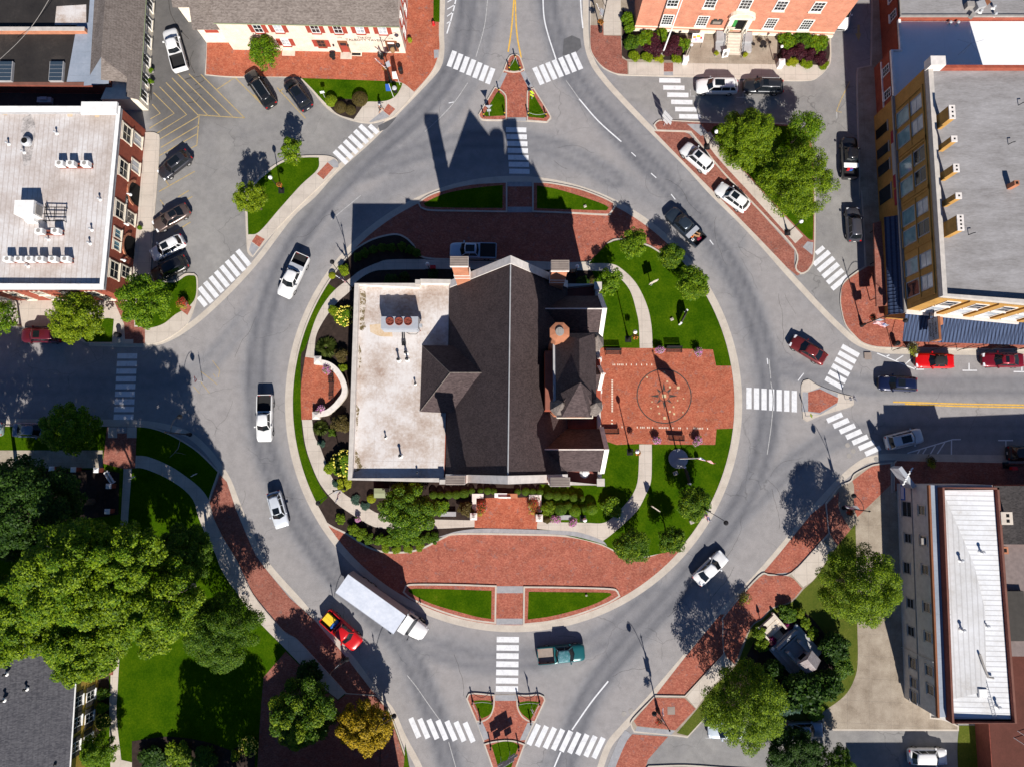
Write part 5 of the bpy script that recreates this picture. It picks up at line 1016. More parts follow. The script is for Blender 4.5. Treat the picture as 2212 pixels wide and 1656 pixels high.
for k,(dx,dy,s,mt) in enumerate([(-.6,.2,.9,'stone_dark'),(.6,.1,1.1,'stone_grey'),(1.6,.6,.7,'trim_brown'),(-.3,-1.1,.6,'stone_dark')]): m=MB(); m.box((dx,dy,0),(s,s*.8,s*.8),.3*k); m.obj('unit',M[mt],o)
G='small vents on the north-east roofs'
for (x,y),l in zip(T(3,0,(1575,205),(1640,205),(1945,70),(1955,130),(1835,105)),['left of two hooked vents on the white shop roof','right of two hooked vents on the white shop roof','dark round vent on the grey roof at the top edge','white round vent on the grey roof near its corner','dark vent beside the cluster of roof units']): vent(x,y,4.05 if y<200 and 'white shop' in l else 4.63,l,.4,.12,'steel',group=G)
q=P(*T(3,0,(1737,390))[0],6); o=thing('antenna','thin star shaped television antenna on a mast above the white shop roof','antenna',(q.x,q.y,4.05)); m=MB(); m.tube([(0,0,0),(0,0,2.6)],.03,6)
m.obj('mast',M['steel'],o); m=MB()
for k in range(5): a_=2*PI*k/5+.3; m.tube([(0,0,2.5),(1.7*math.cos(a_),1.7*math.sin(a_),2.5)],.018,4)
m.obj('arms',M['steel'],o)
# ------------------------------------------------------------------ white building south-east
wb=building('stucco_building','grey stucco building with silver ribbed metal roof and brick parapets','shop building',(2040,1300))
HS=6.9; a=P2(2006,1047,HS); b=P2(2026,1549,HS); xr=P2(2176,1300,7.6)[0]; yb0=P2(2050,1563,7.6)[1]; yt0=a[1]
m=MB(); m.prism([a,b,(b[0]+1.4,b[1]-.6),(xr,yb0),(xr,yt0)],0,HS-.35); part('wall',m,'stucco',wb)
ww=Wall(a,b); m=MB(); wallpath(m,[a,b],.22,HS-.4,HS,1); part('eave_trim',m,'trim_brown',wb)
m=MB(); wallpath(m,[(a[0]+.3,a[1]),(b[0]+.3,b[1])],.9,HS-.35,HS-.2,1); part('box_gutter',m,'roof_zinc',wb)
ip=[(P2(2036,1052,7.7)),(P2(2057,1562,7.7))]; m=MB(); wallpath(m,[(xr,ip[0][1]),ip[0],ip[1],(xr,ip[1][1]),(xr,ip[0][1])],.24,HS-.6,7.7,1); part('brick_parapet',m,'brick_dark',wb)
m=MB(); q1,q2=(ip[0][0]+.3,ip[0][1]-.3),(ip[1][0]+.3,ip[1][1]+.3); xm=(q1[0]+xr)/2+.6
m.face([(*q1,7.05),(*q2,7.05),(xr-.3,q2[1],7.2),(xr-.3,q1[1],7.2)]); ym=(q1[1]+q2[1])/2-.8
part('roof',m,'roof_silver',wb)
m=MB(); m.face([(q1[0]+.02,q1[1],7.07),(q1[0]+.02,ym,7.07),(xm,ym,7.5),(xm-.8,ym+5,7.35)]); m.face([(q1[0]+.1,ym,7.07),(q2[0]+.02,q2[1]+2,7.07),(xm-.4,q2[1]+3,7.3),(xm,ym,7.5)]); part('roof_saddle',m,'roof_silver_cross',wb)
for x,y,sx,sz in [(1960,1098.7,1.7,1.9),(1962.4,1161.5,1.0,1.3),(1960,1225.6,1.2,1.3),(1967.5,1302,1.0,1.3),(1969,1362.4,1.0,1.3),(1972.7,1431.7,1.2,1.3),(1975,1474,1.,1.1),(1975,1504.8,1.2,1.2)]:
    u,z_=ww.hit(x,y); window(wb,ww,u,z_,sx,sz,'stone_grey','glass',1,2,.1,'stone')
for x,y in [(1992,1101),(1996,1166.6),(1999.6,1229.5),(2003,1311),(2006,1375),(2008.6,1448),(2011,1489)]:
    u,z_=ww.hit(x,y); window(wb,ww,u,z_,.95,1.2,'stone','glass',1,2,.1,'stone')
m=MB(); ww.box(m,0.2,ww.L-.2,3.3,3.42,0,.08); part('string_course',m,'stone_dark',wb)
u,z_=ww.hit(1998,1168); m=MB(); ww.box(m,u-.35,u+.35,z_-.3,z_+.25,.1,.55); part('window_air_conditioner',m,'stone_dark',wb)
u,z_=ww.hit(1951,1063); m=MB(); ww.box(m,u-.9,u+.9,z_-.45,z_+.45,.01,.08); o=part('wall_sign',m,'blue_paint',wb); m=MB()
for k in range(3): ww.box(m,u-.75,u+.75,z_-.32+k*.22,z_-.2+k*.22,.08,.09)
sub('sign_stripes',m,'sign_white',o)
m=MB(); u,_=ww.hit(1975,1409); m.tube([ww.p(u,HS-.3,.1),ww.p(u,0,.1)],.06,6); part('downpipe',m,'stucco',wb)
q=P(1960,1030,4.5); o=thing('projecting_sign','tall blue and white lettered sign projecting over the pavement from the stucco building','sign',(q.x,q.y,2.6),R(0)); m=MB(); m.box((0,0,0),(.5,2.8,1.9),.6); m.obj('cabinet',M['sign_grey'],o)
m=MB()
for k in range(7): t=.1+k*.12; m.box((.9*math.sin(.6)*(1-2*t)*-1.0*-1.5,-(1-2*t)*-1.25,1.9),(.34,.16,.03),.6)
m.obj('lettering',M['sign_white'],o)
G='vents on the silver metal roof'
for (x,y),l in zip(T(3,2,(1665,1540),(1840,1470))+T(3,3,(1880,460),(1975,1140),(1680,495)),['round turbine vent on silver roof, nearest its left edge','dark capped vent on silver roof beside the east brick parapet','white capped vent on silver roof below the saddle','dark vent on silver roof near the south parapet','thin pipe on the pale saddle of the silver roof']): vent(x,y,7.15,l,.6,.12,'steel',group=G)
q=P(*T(3,3,(1860,1030))[0],7.3); o=thing('roof_hatch','square white hatch on the silver metal roof','roof hatch',(q.x,q.y,7.12)); m=MB(); m.box((0,0,0),(1.0,.95,.25)); m.obj('curb',M['steel'],o); m=MB(); m.box((0,0,.25),(.9,.85,.06)); m.obj('lid',M['white_paint'],o)
q=P(*T(3,3,(1870,800))[0],7.3); o=thing('roof_duct','long grey pipe with elbow lying on the silver metal roof','pipe',(q.x,q.y,7.12)); m=MB(); m.tube([(-.5,1.3,.4),(-.2,.2,.4),(.3,-1.2,.35),(.9,-1.3,.3)],.12,8); m.obj('pipe',M['stone_dark'],o)
q=P(*T(3,3,(1880,920))[0],7.3); o=thing('ladder','thin aluminium ladder lying across the silver metal roof','ladder',(q.x,q.y,7.14),R(12)); m=MB()
for s in(-.18,.18): m.tube([(s,-4.2,.1),(s,4.4,.1)],.025,5)
m.obj('rails',M['steel'],o); m=MB()
for k in range(24): m.tube([(-.18,-4.1+k*.36,.1),(.18,-4.1+k*.36,.1)],.018,4)
m.obj('rungs',M['steel'],o)
# ------------------------------------------------------------------ roofs on the right edge
d1=building('shop_row','dark shingled shop east of the silver roof, behind a brick parapet','shop building',(2190,1110))
x0=xr+.05; y0,y1=P2(2160,1049,7)[1],P2(2160,1176,7)[1]
m=MB(); m.prism([(x0,y1),(90,y1),(90,y0),(x0,y0)],0,6.3); part('wall',m,'brick_dark',d1); m=MB(); m.face([(x0+.2,y1,6.4),(90,y1,7.5),(90,y0,7.5),(x0+.2,y0,6.4)]); part('roof',m,'shingle_dark',d1)
q=P(2178,1119,8); m=MB(); m.box((q.x,q.y,6.2),(1.3,1.4,1.6)); o=part('chimney',m,'stone',d1); m=MB(); m.box((q.x+.1,q.y-.3,7.8),(.35,.35,.02)); m.box((q.x+.1,q.y+.3,7.8),(.35,.35,.02)); sub('flue',m,'dark_hole',o)
d2=building('shop_row','brown ribbed roof at the right edge, below the dark shingled shop','shop building',(2190,1240))
y2=P2(2160,1420,6)[1]; m=MB(); m.prism([(x0,y2),(90,y2),(90,y1-.03),(x0,y1-.03)],0,5.2); part('wall',m,'brick_dark',d2); m=MB(); m.face([(x0+.2,y2,5.3),(90,y2,6.2),(90,y1-.05,6.2),(x0+.2,y1-.05,5.3)]); mat_plain('brown_metal',(.20,.16,.15),.6,.15,2); part('roof',m,'brown_metal',d2)
q=P(2171,1188,6.6); m=MB(); m.box((q.x,q.y,5.0),(.8,.8,1.6)); o=part('chimney',m,'terracotta',d2); m=MB(); m.box((q.x,q.y,6.6),(.4,.4,.02)); sub('flue',m,'dark_hole',o)
m=MB(); q=P(2198,1330,6); m.box((q.x,q.y,5.4),(2.0,5.5,.5)); part('roof_box',m,'shutter_dark',d2)
d3=building('shop_row','dark red brick building at the bottom right edge with a stair beside it','shop building',(2200,1540))
m=MB(); m.prism([(x0+.1,-45),(90,-45),(90,y2-.03),(x0+.1,y2-.03)],0,2.6); part('wall',m,'brick_dark',d3); m=MB(); m.sheet([(x0+.2,-45),(90,-45),(90,y2-.1),(x0+.2,y2-.1)],2.62); mat_mottle('roof_rust_red',[(.3,(.075,.028,.02)),(.7,(.13,.045,.034))],.6,6,.9,.2); part('roof',m,'roof_rust_red',d3)
q=P(2150,1600,1.2); o=thing('metal_stair','grey steel stair with railings below the silver roof','stair',(q.x+1.2,q.y+1.5,0),R(-35)); m=MB()
for k in range(9): m.box((-2+k*.5,0,.3+k*.3),(.45,.9,.05))
m.obj('treads',M['stone_grey'],o); m=MB()
for s in(-.45,.45): m.tube([(-2.2,s,1.1),(2.2,s,3.7)],.03,5); m.tube([(-2.2,s,.2),(2.2,s,2.8)],.05,5)
m.obj('railing',M['steel'],o)
q=P(2168,1631,1.2); o=thing('utility_box','pale green utility box with white lid at the bottom right corner','utility box',(q.x,q.y,.02)); m=MB(); m.box((0,0,0),(1.9,2.6,1.1)); m.obj('cabinet',M['green_box'],o); m=MB(); m.box((-.1,.5,1.1),(1.7,1.0,.12)); m.obj('lid',M['white_paint'],o)
# ------------------------------------------------------------------ roofs on the north-west
sh=building('cottage','long low building with brown shingle roof beside the old car park','shop building',(260,100))
HE=3.0; e0,e1=P2(319,0,HE),P2(301,217,HE); yS_=e1[1]; yT=e0[1]+12; xw1=P2(222,140,5.2)[0]; xr_=P2(225,60,5.6)[0]
m=MB(); m.prism([(e1[0]-.35,yS_+.2),(e1[0]-.35,yT),(xw1,yT),(xw1,yS_+4),(e1[0]-5,yS_+.2)],0,2.9); part('wall',m,'cream',sh)
yh=P2(277,167,4)[1]
zf=lambda x:HE+2.8*(e1[0]-x)/(e1[0]-xr_)
m=MB(); xa=e1[0]-1.2; m.face([(e1[0],yS_,HE),(e1[0],yT,HE),(xa,yT,zf(xa)),(xa,yS_,zf(xa))]); m.face([(xa,yh,zf(xa)),(xa,yT,zf(xa)),(xr_,yT,5.8),(xr_,yh+1.6,5.8)]); m.face([(xa,yh,zf(xa)),(xr_,yh+1.6,5.8),(xr_-1.,yh-.3,3.9),(xa,yh-.5,3.6)]); m.face([(xr_-2.,yT,5.0),(xr_,yT,5.8),(xr_,yh+1.6,5.8),(xr_-2.,yh-.1,4.6)][::-1]); part('roof',m,'shingle_grey',sh)
wq=Wall((e1[0]-.35,yS_+.2),(e1[0]-.35,yT))
for u in(1.3,3.6,6.2,9.,11.5,14.): window(sh,wq,u,1.5,1.2,1.7,'white_paint','glass',2,1,.1,'cream')
m=MB(); m.tube([(e1[0]+.06,yS_,HE-.05),(e1[0]+.06,yT,HE-.05)],.06,6); part('gutter',m,'green_box',sh)
zn=building('warehouse','flat black tarred roofs with skylights and a zinc strip in the top left corner','warehouse',(80,120))
xz=xw1-.03; xz0=P2(187,100,3.5)[0]; yz=P2(100,176,3.5)[1]
m=MB(); m.prism([(-90,yz),(xz,yz-.5),(xz,yT+6),(-90,yT+6)],0,3.3); part('wall',m,'brick_dark',zn)
m=MB(); m.sheet([(-90,yz),(xz0,yz),(xz0,yT+6),(-90,yT+6)],3.32); part('tar_roof',m,'roof_tar',zn)
m=MB(); m.face([(xz0,yz-.6,3.5),(xz,yz-.4,3.65),(xz,yT+6,3.65),(xz0,yT+6,3.5)]); part('zinc_roof',m,'roof_zinc',zn)
m=MB(); m.face([(xz0-2.3,yz,3.36),(xz0-.02,yz,3.4),(xz0-.02,yz+8,3.4),(xz0-1.5,yz+8,3.36)]); part('flashing',m,'roof_zinc',zn)
y5=P2(100,64,4.)[1]; m=MB(); m.box(((-90+xz0)/2,y5,3.3),(90+xz0,.45,.8)); o=part('fire_wall',m,'brick_orange',zn); m=MB(); m.box(((-90+xz0)/2,y5,4.1),(90+xz0,.5,.08)); sub('coping',m,'coping',o)
m=MB(); pq=PL([(122,14),(186,10),(186,54),(118,54)],3.36); m.sheet(pq,3.345); part('roof_patch',m,'roof_membrane',zn)
for x in(10,120):
    q=P(x,153,3.8); m=MB(); m.box((q.x,q.y,3.32),(1.75,2.6,.4)); o=part('skylight',m,'stone_grey',zn); m=MB()
    for k in range(5): m.box((q.x,q.y-1.05+k*.52,3.72),(1.6,.44,.04))
    sub('pane',m,'pane_dark',o)
lw=building('annex','dark flat roofed annex in the shaded gap between warehouse and inn','annex',(90,195))
m=MB(); ya=P2(100,214,2)[1]; m.prism([(-90,ne[1]+.3),(e1[0]-5.1,ne[1]+.3),(e1[0]-5.1,yz-.6),(-90,yz-.1)],0,1.6); part('wall',m,'brick_dark',lw); m=MB(); m.sheet([(-90,ne[1]+.35),(e1[0]-5.2,ne[1]+.35),(e1[0]-5.2,yz-.7),(-90,yz-.2)],1.62); part('roof',m,'roof_tar',lw)
q=P(85,208,3); o=thing('roof_condenser','pale blue condenser in the shade on the annex roof','air conditioner',(q.x,q.y,1.62)); m=MB(); m.box((0,0,0),(1.8,.7,.5)); m.obj('housing',M['sign_grey'],o); m=MB(); m.box((0,.1,.5),(.9,.4,.2)); m.obj('duct',M['sign_grey'],o)
# ------------------------------------------------------------------ yellow house south-west
hs=building('house','mustard yellow clapboard house with slate roof and dark shutters','house',(80,1540))
HH=5.5; a=P2(164,1435,HH); b=P2(150,1668,HH); xx=(a[0]+b[0])/2; y0=P2(150,1385,HH)[1]; y1=b[1]-4
m=MB(); m.prism([(xx-.35,y0),(xx-.35,y1),(-90,y1),(-90,y0)],0,5.4); part('wall',m,'mustard',hs)
m=MB(); slab(m,[(xx,y1,HH),(xx,y0+.3,HH),(xx-9,y0+.3,9.2),(xx-9,y1,9.2)],.12); slab(m,[(xx-9,y1,9.2),(xx-9,y0+.3,9.2),(-90,y0+.3,HH),(-90,y1,HH)],.12); part('roof',m,'shingle_slate',hs)
m=MB(); m.tube([(xx+.05,y1,HH-.05),(xx+.05,y0,HH-.05)],.08,6); part('gutter',m,'white_paint',hs)
wh=Wall((xx-.35,y1),(xx-.35,y0))
for y in(1448,1512,1555,1606): 
    u,_=wh.hit(172,y); window(hs,wh,u,4.1,.95,1.5,'white_paint','glass',2,2,.08,'white_paint','shutter_dark')
for y in(1500,1545,1590):
    u,_=wh.hit(198,y); window(hs,wh,u,1.7,.95,1.5,'white_paint','glass',2,2,.08,'white_paint','shutter_dark')
u,_=wh.hit(196,1447); m=MB(); wh.box(m,u-.7,u-.55,.1,2.6,0,.5); wh.box(m,u+.55,u+.7,.1,2.6,0,.5); wh.box(m,u-.8,u+.8,2.6,2.85,0,.6); o=part('door_surround',m,'white_paint',hs); m=MB(); wh.box(m,u-.5,u+.5,.2,2.5,.01,.05); part('door',m,'shutter_dark',hs); m=MB(); wh.box(m,u-1.,u+1.,0,.3,0,1.7); part('door_step',m,'brick_dull',hs)
G='vents on the slate roof'
for (x,y),l in zip(T(0,3,(225,995),(35,1090),(485,1620),(55,870)),['small dark vent in the middle of the slate roof','white topped vent near the left end of the slate roof','small dark vent near the bottom eave of the slate roof','small dark vent up the slate roof, near the trees']): 
    q=P(x,y,7); zz=HH+(xx-q.x)*.411; vent(x,y,max(HH,min(9.1,zz)),l,.45,.1,group=G)

# low building just below the picture, its flat shadow lies on the bottom car park
lb=building('shop_row','flat roofed building just below the picture, shading the bottom car park','shop building',(2000,1800))
x0,x1,y1=P2(1862,1700)[0],90,P2(1900,1752)[1]; m=MB(); m.prism([(x0,y1-10),(x1,y1-10),(x1,y1),(x0,y1)],0,6.); part('wall',m,'brick_dark',lb); m=MB(); m.sheet([(x0+.1,y1-10),(x1,y1-10),(x1,y1-.1),(x0+.1,y1-.1)],6.02); part('roof',m,'roof_tar',lb)
# ================================================================== trees, shrubs and flowers
def leaf_mesh(name,clumps,n,size,mat,seed=0,up=.85,flat=.62,shell=(.62,1.06),asp=.62):
    """n small leaf blades spread over the skins of the clumps (x,y,z,r,squash)"""
    g=np.random.default_rng(seed); c=np.array(clumps,float); w=c[:,3]**2; k=g.choice(len(c),n,p=w/w.sum()); c=c[k]
    d=g.normal(size=(n,3)); d[:,2]=np.where(d[:,2]<-.25*np.abs(d[:,2]).mean(),np.abs(d[:,2])*g.choice([1,-1],n,p=[.72,.28]),d[:,2]); d/=np.linalg.norm(d,axis=1)[:,None]
    r=c[:,3]*g.uniform(shell[0],shell[1],n)
    p=c[:,:3]+d*r[:,None]*np.stack([np.ones(n),np.ones(n),c[:,4]],1)
    nn=d*.6+np.array([0,0,up])+g.normal(size=(n,3))*.45; nn/=np.linalg.norm(nn,axis=1)[:,None]
    a=np.cross(nn,g.normal(size=(n,3))); a/=np.linalg.norm(a,axis=1)[:,None]; b=np.cross(nn,a)
    s=(size*g.uniform(.6,1.35,n))[:,None]*.5
    v=np.stack([p-a*s,p-b*s*asp+a*s*.15,p+a*s*1.1,p+b*s*asp+a*s*.15],1).reshape(-1,3)
    me=bpy.data.meshes.new(name); me.vertices.add(4*n); me.vertices.foreach_set('co',v.ravel())
    me.loops.add(4*n); me.loops.foreach_set('vertex_index',np.arange(4*n)); me.polygons.add(n); me.polygons.foreach_set('loop_start',np.arange(0,4*n,4)); me.polygons.foreach_set('loop_total',np.full(n,4))
    me.materials.append(M['leaf_'+mat] if isinstance(mat,str) else mat); me.update(); return me
def crown_clumps(R_,hz,nc,cr,g,low=-.45,core=True,jit=.25):
    out=[]
    for k in range(nc):
        while True:
            d=g.normal(size=3); d/=np.linalg.norm(d)
            if d[2]>low: break
        f=(1-cr*.8)*g.uniform(.72,1.04); r=R_*cr*g.uniform(1-jit,1+jit)
        out.append((d[0]*R_*f,d[1]*R_*f,d[2]*hz*f,r,.8))
    if core: out.append((0,0,-hz*.1,R_*.62,hz/R_*.8)); out.append((0,0,hz*.25,R_*.5,hz/R_*.8))
    return out
STY=dict(round=(46,.27,1150,.17,.62),maple=(85,.18,1350,.165,.7),feather=(120,.16,2300,.155,.5),big=(130,.15,900,.195,.75),sparse=(22,.22,420,.2,.6))
TID=[0]
def tree(name,label,px,rpx,zc,leaf,style='round',hz=None,cat='tree',group=None,leaf2=None,k=1.,base=KZ,pale=False,gx=None):
    TID[0]+=1; g=np.random.default_rng(100+TID[0]); q=P(*px,zc); R_=rpx/17.3*(CAMH-zc)/CAMH; hz=hz or min(R_*.85,zc*.8)
    o=thing(name,label,cat,(q.x,q.y,base),0,group); nc,cr_,dens,ls,asp=STY[style]
    cl=crown_clumps(R_*.98,hz,nc,cr_,g); H_=zc-base; n=int(min(36000,dens*k*R_*R_+500))
    if style=='feather': cl=[(x*(1-.42*max(0,zz/hz)),y*(1-.42*max(0,zz/hz)),zz,r*(1-.2*max(0,zz/hz)),q_) for x,y,zz,r,q_ in cl]
    me=leaf_mesh('crown',cl,n,ls*(1 if R_<3.2 else 1.18),leaf,TID[0],asp=asp); me.transform(Matrix.Translation((0,0,H_))); link('crown',me,o)
    if leaf2:
        sel=[c for c in cl if g.random()<.35 and c[2]>0]
        if sel: m2=leaf_mesh('crown_tips',sel,int(n*.22),ls,leaf2,TID[0]+500,asp=asp,shell=(.9,1.12)); m2.transform(Matrix.Translation((0,0,H_))); link('crown_tips',m2,o)
    m=MB(); tr=max(.05,R_*.045); m.tube([(0,0,-.1),(tr*.3,0,H_*.45),(0,tr*.2,H_+hz*.25)],[tr*1.5,tr,tr*.45],8)
    for j in range(7 if R_>1.2 else 4):
        a=2*PI*j/7+g.uniform(-.3,.3); z0=H_*g.uniform(.45,.8); e=(math.cos(a)*R_*.62,math.sin(a)*R_*.62,H_+hz*g.uniform(-.1,.4)); m.tube([(0,0,z0),(e[0]*.5,e[1]*.5,(z0+e[2])/2+.15*R_),e],[tr*.6,tr*.38,tr*.12],5)
    link('trunk',m.mesh('trunk',M['bark_pale' if pale else 'bark'],True),o); return o
# --- trees
tree('tree','round green tree between the tavern patio and the parked black car',(570,115),40,3.2,'fresh','round',2.0,k=1.1)
tree('tree','thin sparse tree at the north tip of the grass island in the car park',(628,328),33,3.0,'olive','sparse',2.2,leaf2='fresh',k=1.3,pale=True)
tree('tree','bright lime tree at the west side of the grass island in the car park',(541,428),39,4.0,'lime','maple',2.0)
G='street trees round the inn'
tree('tree','full fresh green maple on the inn corner, above the crosswalk kerb',(312,650),62,4.4,'fresh','maple',3.0,group=G)
tree('tree','yellow green maple in front of the inn south wall, above the dark red car',(168,688),62,4.4,'lime','maple',3.0,group=G)
tree('tree','green tree cut by the left edge of the picture beside the inn',(-8,690),48,4.4,'fresh','maple',2.8,group=G)
tree('tree','green maple on the far side of the shaded west street, over a grey car',(152,925),60,4.4,'fresh','maple',3.0)
G='tall trees of the south-west garden'
for l,px,r_,zc,lf,sty,hz in [('crown coloured dark to stand for shade at the north-west end of the big garden canopy',(60,1095),118,12.,'dark','big',4.5),('highest sunlit crown in the middle of the big garden canopy',(165,1240),120,15.,'olive','big',6.),('sunlit crown on the east side of the big garden canopy',(325,1300),112,10.5,'olive','big',5.5),('sunlit crown at the left edge of the big garden canopy',(30,1330),105,12.,'olive','big',5.5),('southern crown of the big garden canopy, reaching over the slate roof',(185,1385),88,9.5,'olive','big',4.5),('northern sunlit crown of the big garden canopy, over the garden path',(275,1200),80,13.5,'olive','big',4.5),  # north-west crown: its neighbours' shade is put into the dark leaf colour
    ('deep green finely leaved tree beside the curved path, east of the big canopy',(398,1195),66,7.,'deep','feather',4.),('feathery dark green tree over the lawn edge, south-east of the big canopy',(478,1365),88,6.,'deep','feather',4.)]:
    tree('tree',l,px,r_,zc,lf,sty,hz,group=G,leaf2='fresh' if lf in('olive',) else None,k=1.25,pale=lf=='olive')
tree('tree','large dark green tree on the shaded brick court left of the golden tree',(652,1535),75,4.3,'deep','maple',3.2,leaf2='lime')
tree('tree','golden orange tree beside the south-west kerb',(788,1570),58,3.6,'gold','maple',2.6,leaf2='gold')
tree('tree','small fresh green tree against the front of the mustard house',(212,1622),40,3.0,'fresh','feather',2.2)
tree('tree','tall dark tree out of view beyond the left edge, added to shade the west street',(-110,1105),110,11.5,'dark','big',5.)  # unseen tree, added to deepen shade at the west street's left end
tree('tree','tall tree just below the picture whose crown shades the garden lawn',(452,1870),120,9.5,'deep','big',5.5)
G='young trees in the ring lawn'
for l,px,r_,zc in [('young round tree nearest the brick apron north of the ring lawn',(1370,527),35,3.1),('young round tree behind the dark pickup, middle of three in the north-east lawn',(1450,553),31,2.9),('larger round tree beside the ring kerb, east of the curved path',(1497,612),41,3.3),('round tree by the lamp with a flag at the south-east ring kerb',(1500,1088),38,3.2),('dense tree at the brick edge of the south lawn',(1366,1180),40,3.0),('small dense tree between two others at the south ring kerb',(1452,1166),31,2.8)]: tree('tree',l,px,r_,zc,'deep' if zc<3.05 or px[1]>1000 else 'fresh','round',group=G,leaf2='olive',k=1.25)
tree('tree','big spreading tree beside the south wall garden of the courthouse',(884,1100),64,3.9,'deep','maple',3.0,leaf2='fresh',k=1.2)
tree('tree','small open bush-like tree at the inner bend of the curved path',(1318,612),36,2.4,'fresh','sparse',1.6,k=1.6)
G='feathery street trees'
for l,px,r_,zc,lf in [('feathery street tree nearest the two parked vehicles outside the brick hall',(1618,300),76,4.6,'olive'),('feathery street tree with the widest crown, opposite the yellow block',(1722,387),94,5.0,'olive'),('feathery tree over the driveway beside the stucco building',(1857,1266),93,6.2,'olive'),('feathery tree over the car park at the bottom, south of the stone shrine',(1610,1527),93,6.2,'olive')]: tree('tree',l,px,r_,zc,lf,'feather',zc*.72,group=G,k=1.1)
tree('tree','small glossy green tree at the alley corner of the tree island',(1738,276),42,4.4,'fresh','round',2.2)
tree('tree','dark evergreen at the bottom edge beside the small car park',(1720,1636),64,3.2,'dark','feather',2.2)
tree('tree','lighter evergreen at the bottom edge, right of the dark one',(1805,1652),44,3.,'deep','feather',2.)
# --- shrubs
SHR={}
def shrub(label,px,rpx,leaf,h=None,group=None,z=KZ,kind='bush',name='shrub',cat='shrub',flowers=None):
    """rounded shrub; copies share a mesh and are scaled to size"""
    R_=rpx/17.6; h=h or R_*1.5; q=P(*px,z+h*.6); key=(leaf,kind,flowers)
    if key not in SHR:
        g=np.random.default_rng(len(SHR)+40)
        if kind=='ball': cl=[(0,0,.5,.96,.56)]; me=leaf_mesh('foliage',cl,2600,.13,leaf,3,shell=(.93,1.05))
        elif kind=='grass':
            n=900; a=g.uniform(0,2*PI,n); rr=g.uniform(.2,1,n)**.6; m=MB()
            for j in range(n):
                c,s=math.cos(a[j]),math.sin(a[j]); z1=.75*(1.15-rr[j]*.75)+g.uniform(-.08,.08); x0=g.uniform(-.1,.1);y0=g.uniform(-.1,.1); w_=.022
                m.face([(x0-s*w_,y0+c*w_,0),(x0+s*w_,y0-c*w_,0),(c*rr[j]*.6+s*w_,s*rr[j]*.6-c*w_,z1),(c*rr[j]*1.02,s*rr[j]*1.02,z1*.62),(c*rr[j]*.6-s*w_,s*rr[j]*.6+c*w_,z1)])
            me=m.mesh('foliage',M['leaf_'+leaf])
        else:
            cl=crown_clumps(.95,.55,16,.32,g,-.2); cl=[(x,y,zz*.9+.5,r_,.9) for x,y,zz,r_,_ in cl]; me=leaf_mesh('foliage',cl,2800 if kind=='bush' else 1500,.16,leaf,5)
        fm=None
        if flowers:
            m=MB()
            for j in range(75):
                d=g.normal(size=3); d[2]=abs(d[2])*.8+.15; d/=np.linalg.norm(d); m.ball((d[0]*.95,d[1]*.95,.5+d[2]*.55),g.uniform(.05,.09),6,4)
            fm=m.mesh('flowers',M['petal_'+flowers])
        m=MB(); m.tube([(0,0,-.05),(0,0,.5)],.05,5); SHR[key]=(me,fm,m.mesh('stem',M['bark']))
    me,fm,st=SHR[key]; o=thing(name,label,cat,(q.x,q.y,z),random.Random(label).random()*6,group); o.scale=(R_,R_,h/1.05)
    link('foliage',me,o); link('stem',st,o)
    if fm: link('flowers',fm,o)
    return o
def row(fmt,px,rpx,leaf,h=None,group=None,kind='bush',words=None,z=KZ):
    for k,p in enumerate(px): shrub(fmt%words[k],p,rpx if not isinstance(rpx,(list,tuple)) else rpx[k],leaf if isinstance(leaf,str) else leaf[k],h,group,z,kind)
ORD=['leftmost','second','third','fourth','fifth','sixth','seventh','eighth','ninth','tenth']
bx=T(1,2,(1510,990),(1570,992),(1637,990),(1702,988),(1770,980)); row('%s clipped boxwood ball, from the big spreading tree, under the south wall',bx,[9,8,9,9.5,10.5],'box',.8,'boxwood balls along the south wall','ball',['nearest','second','third','fourth','fifth'])
bx=T(1,2,(1835,958),(1908,955),(1968,957),(2020,960)); row('low clipped boxwood behind the west seat wall of the forecourt, %s from the left',bx,[7,6.5,8,7],'box',.6,'boxwood balls along the south wall','ball',['first','second','third','fourth'])
bx=T(2,2,(82,963),(150,962),(210,964),(270,968)); row('low clipped boxwood behind the east seat wall of the forecourt, %s from the left',bx,[7,9,7.5,8],'box',.6,'boxwood balls along the south wall','ball',['first','second','third','fourth'])
bx=T(2,2,(343,997),(413,1000),(484,1003),(553,1010),(619,1020)); row('%s clipped boxwood ball, from the forecourt wall, toward the east lawn',bx,[10,10,9.5,10,8],'box',.85,'boxwood balls along the south wall','ball',['nearest','second','third','fourth','fifth'])
bx=T(2,2,(565,1125),(635,1105),(708,1108),(445,1110),(508,1080)); row('clipped green shrub ball in the south bed, %s',bx,[13,8,13,14,9],['fresh','deep','fresh','deep','box'],1.1,'clipped shrubs in the south bed','ball',['the large one behind the bench','the small one between two large ones','the large one at the lawn end','the dark one beside the bronze bush','the smallest with a brown top'])
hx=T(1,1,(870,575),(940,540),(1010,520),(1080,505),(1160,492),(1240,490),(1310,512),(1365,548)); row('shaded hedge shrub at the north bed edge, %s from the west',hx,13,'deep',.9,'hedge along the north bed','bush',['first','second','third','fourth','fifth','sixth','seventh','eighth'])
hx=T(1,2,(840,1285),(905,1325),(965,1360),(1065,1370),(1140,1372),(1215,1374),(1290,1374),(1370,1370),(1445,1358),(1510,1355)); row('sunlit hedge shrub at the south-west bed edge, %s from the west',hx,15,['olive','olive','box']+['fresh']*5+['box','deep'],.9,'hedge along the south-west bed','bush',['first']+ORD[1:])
hx=T(1,2,(1110,1440),(1200,1452),(1300,1450),(1400,1430)); row('low yellow green cover at the curb below the south-west hedge, %s from the west',hx,12,'lime',.35,'low cover below the south-west hedge','low',ORD[:1] and ['first','second','third','fourth'])
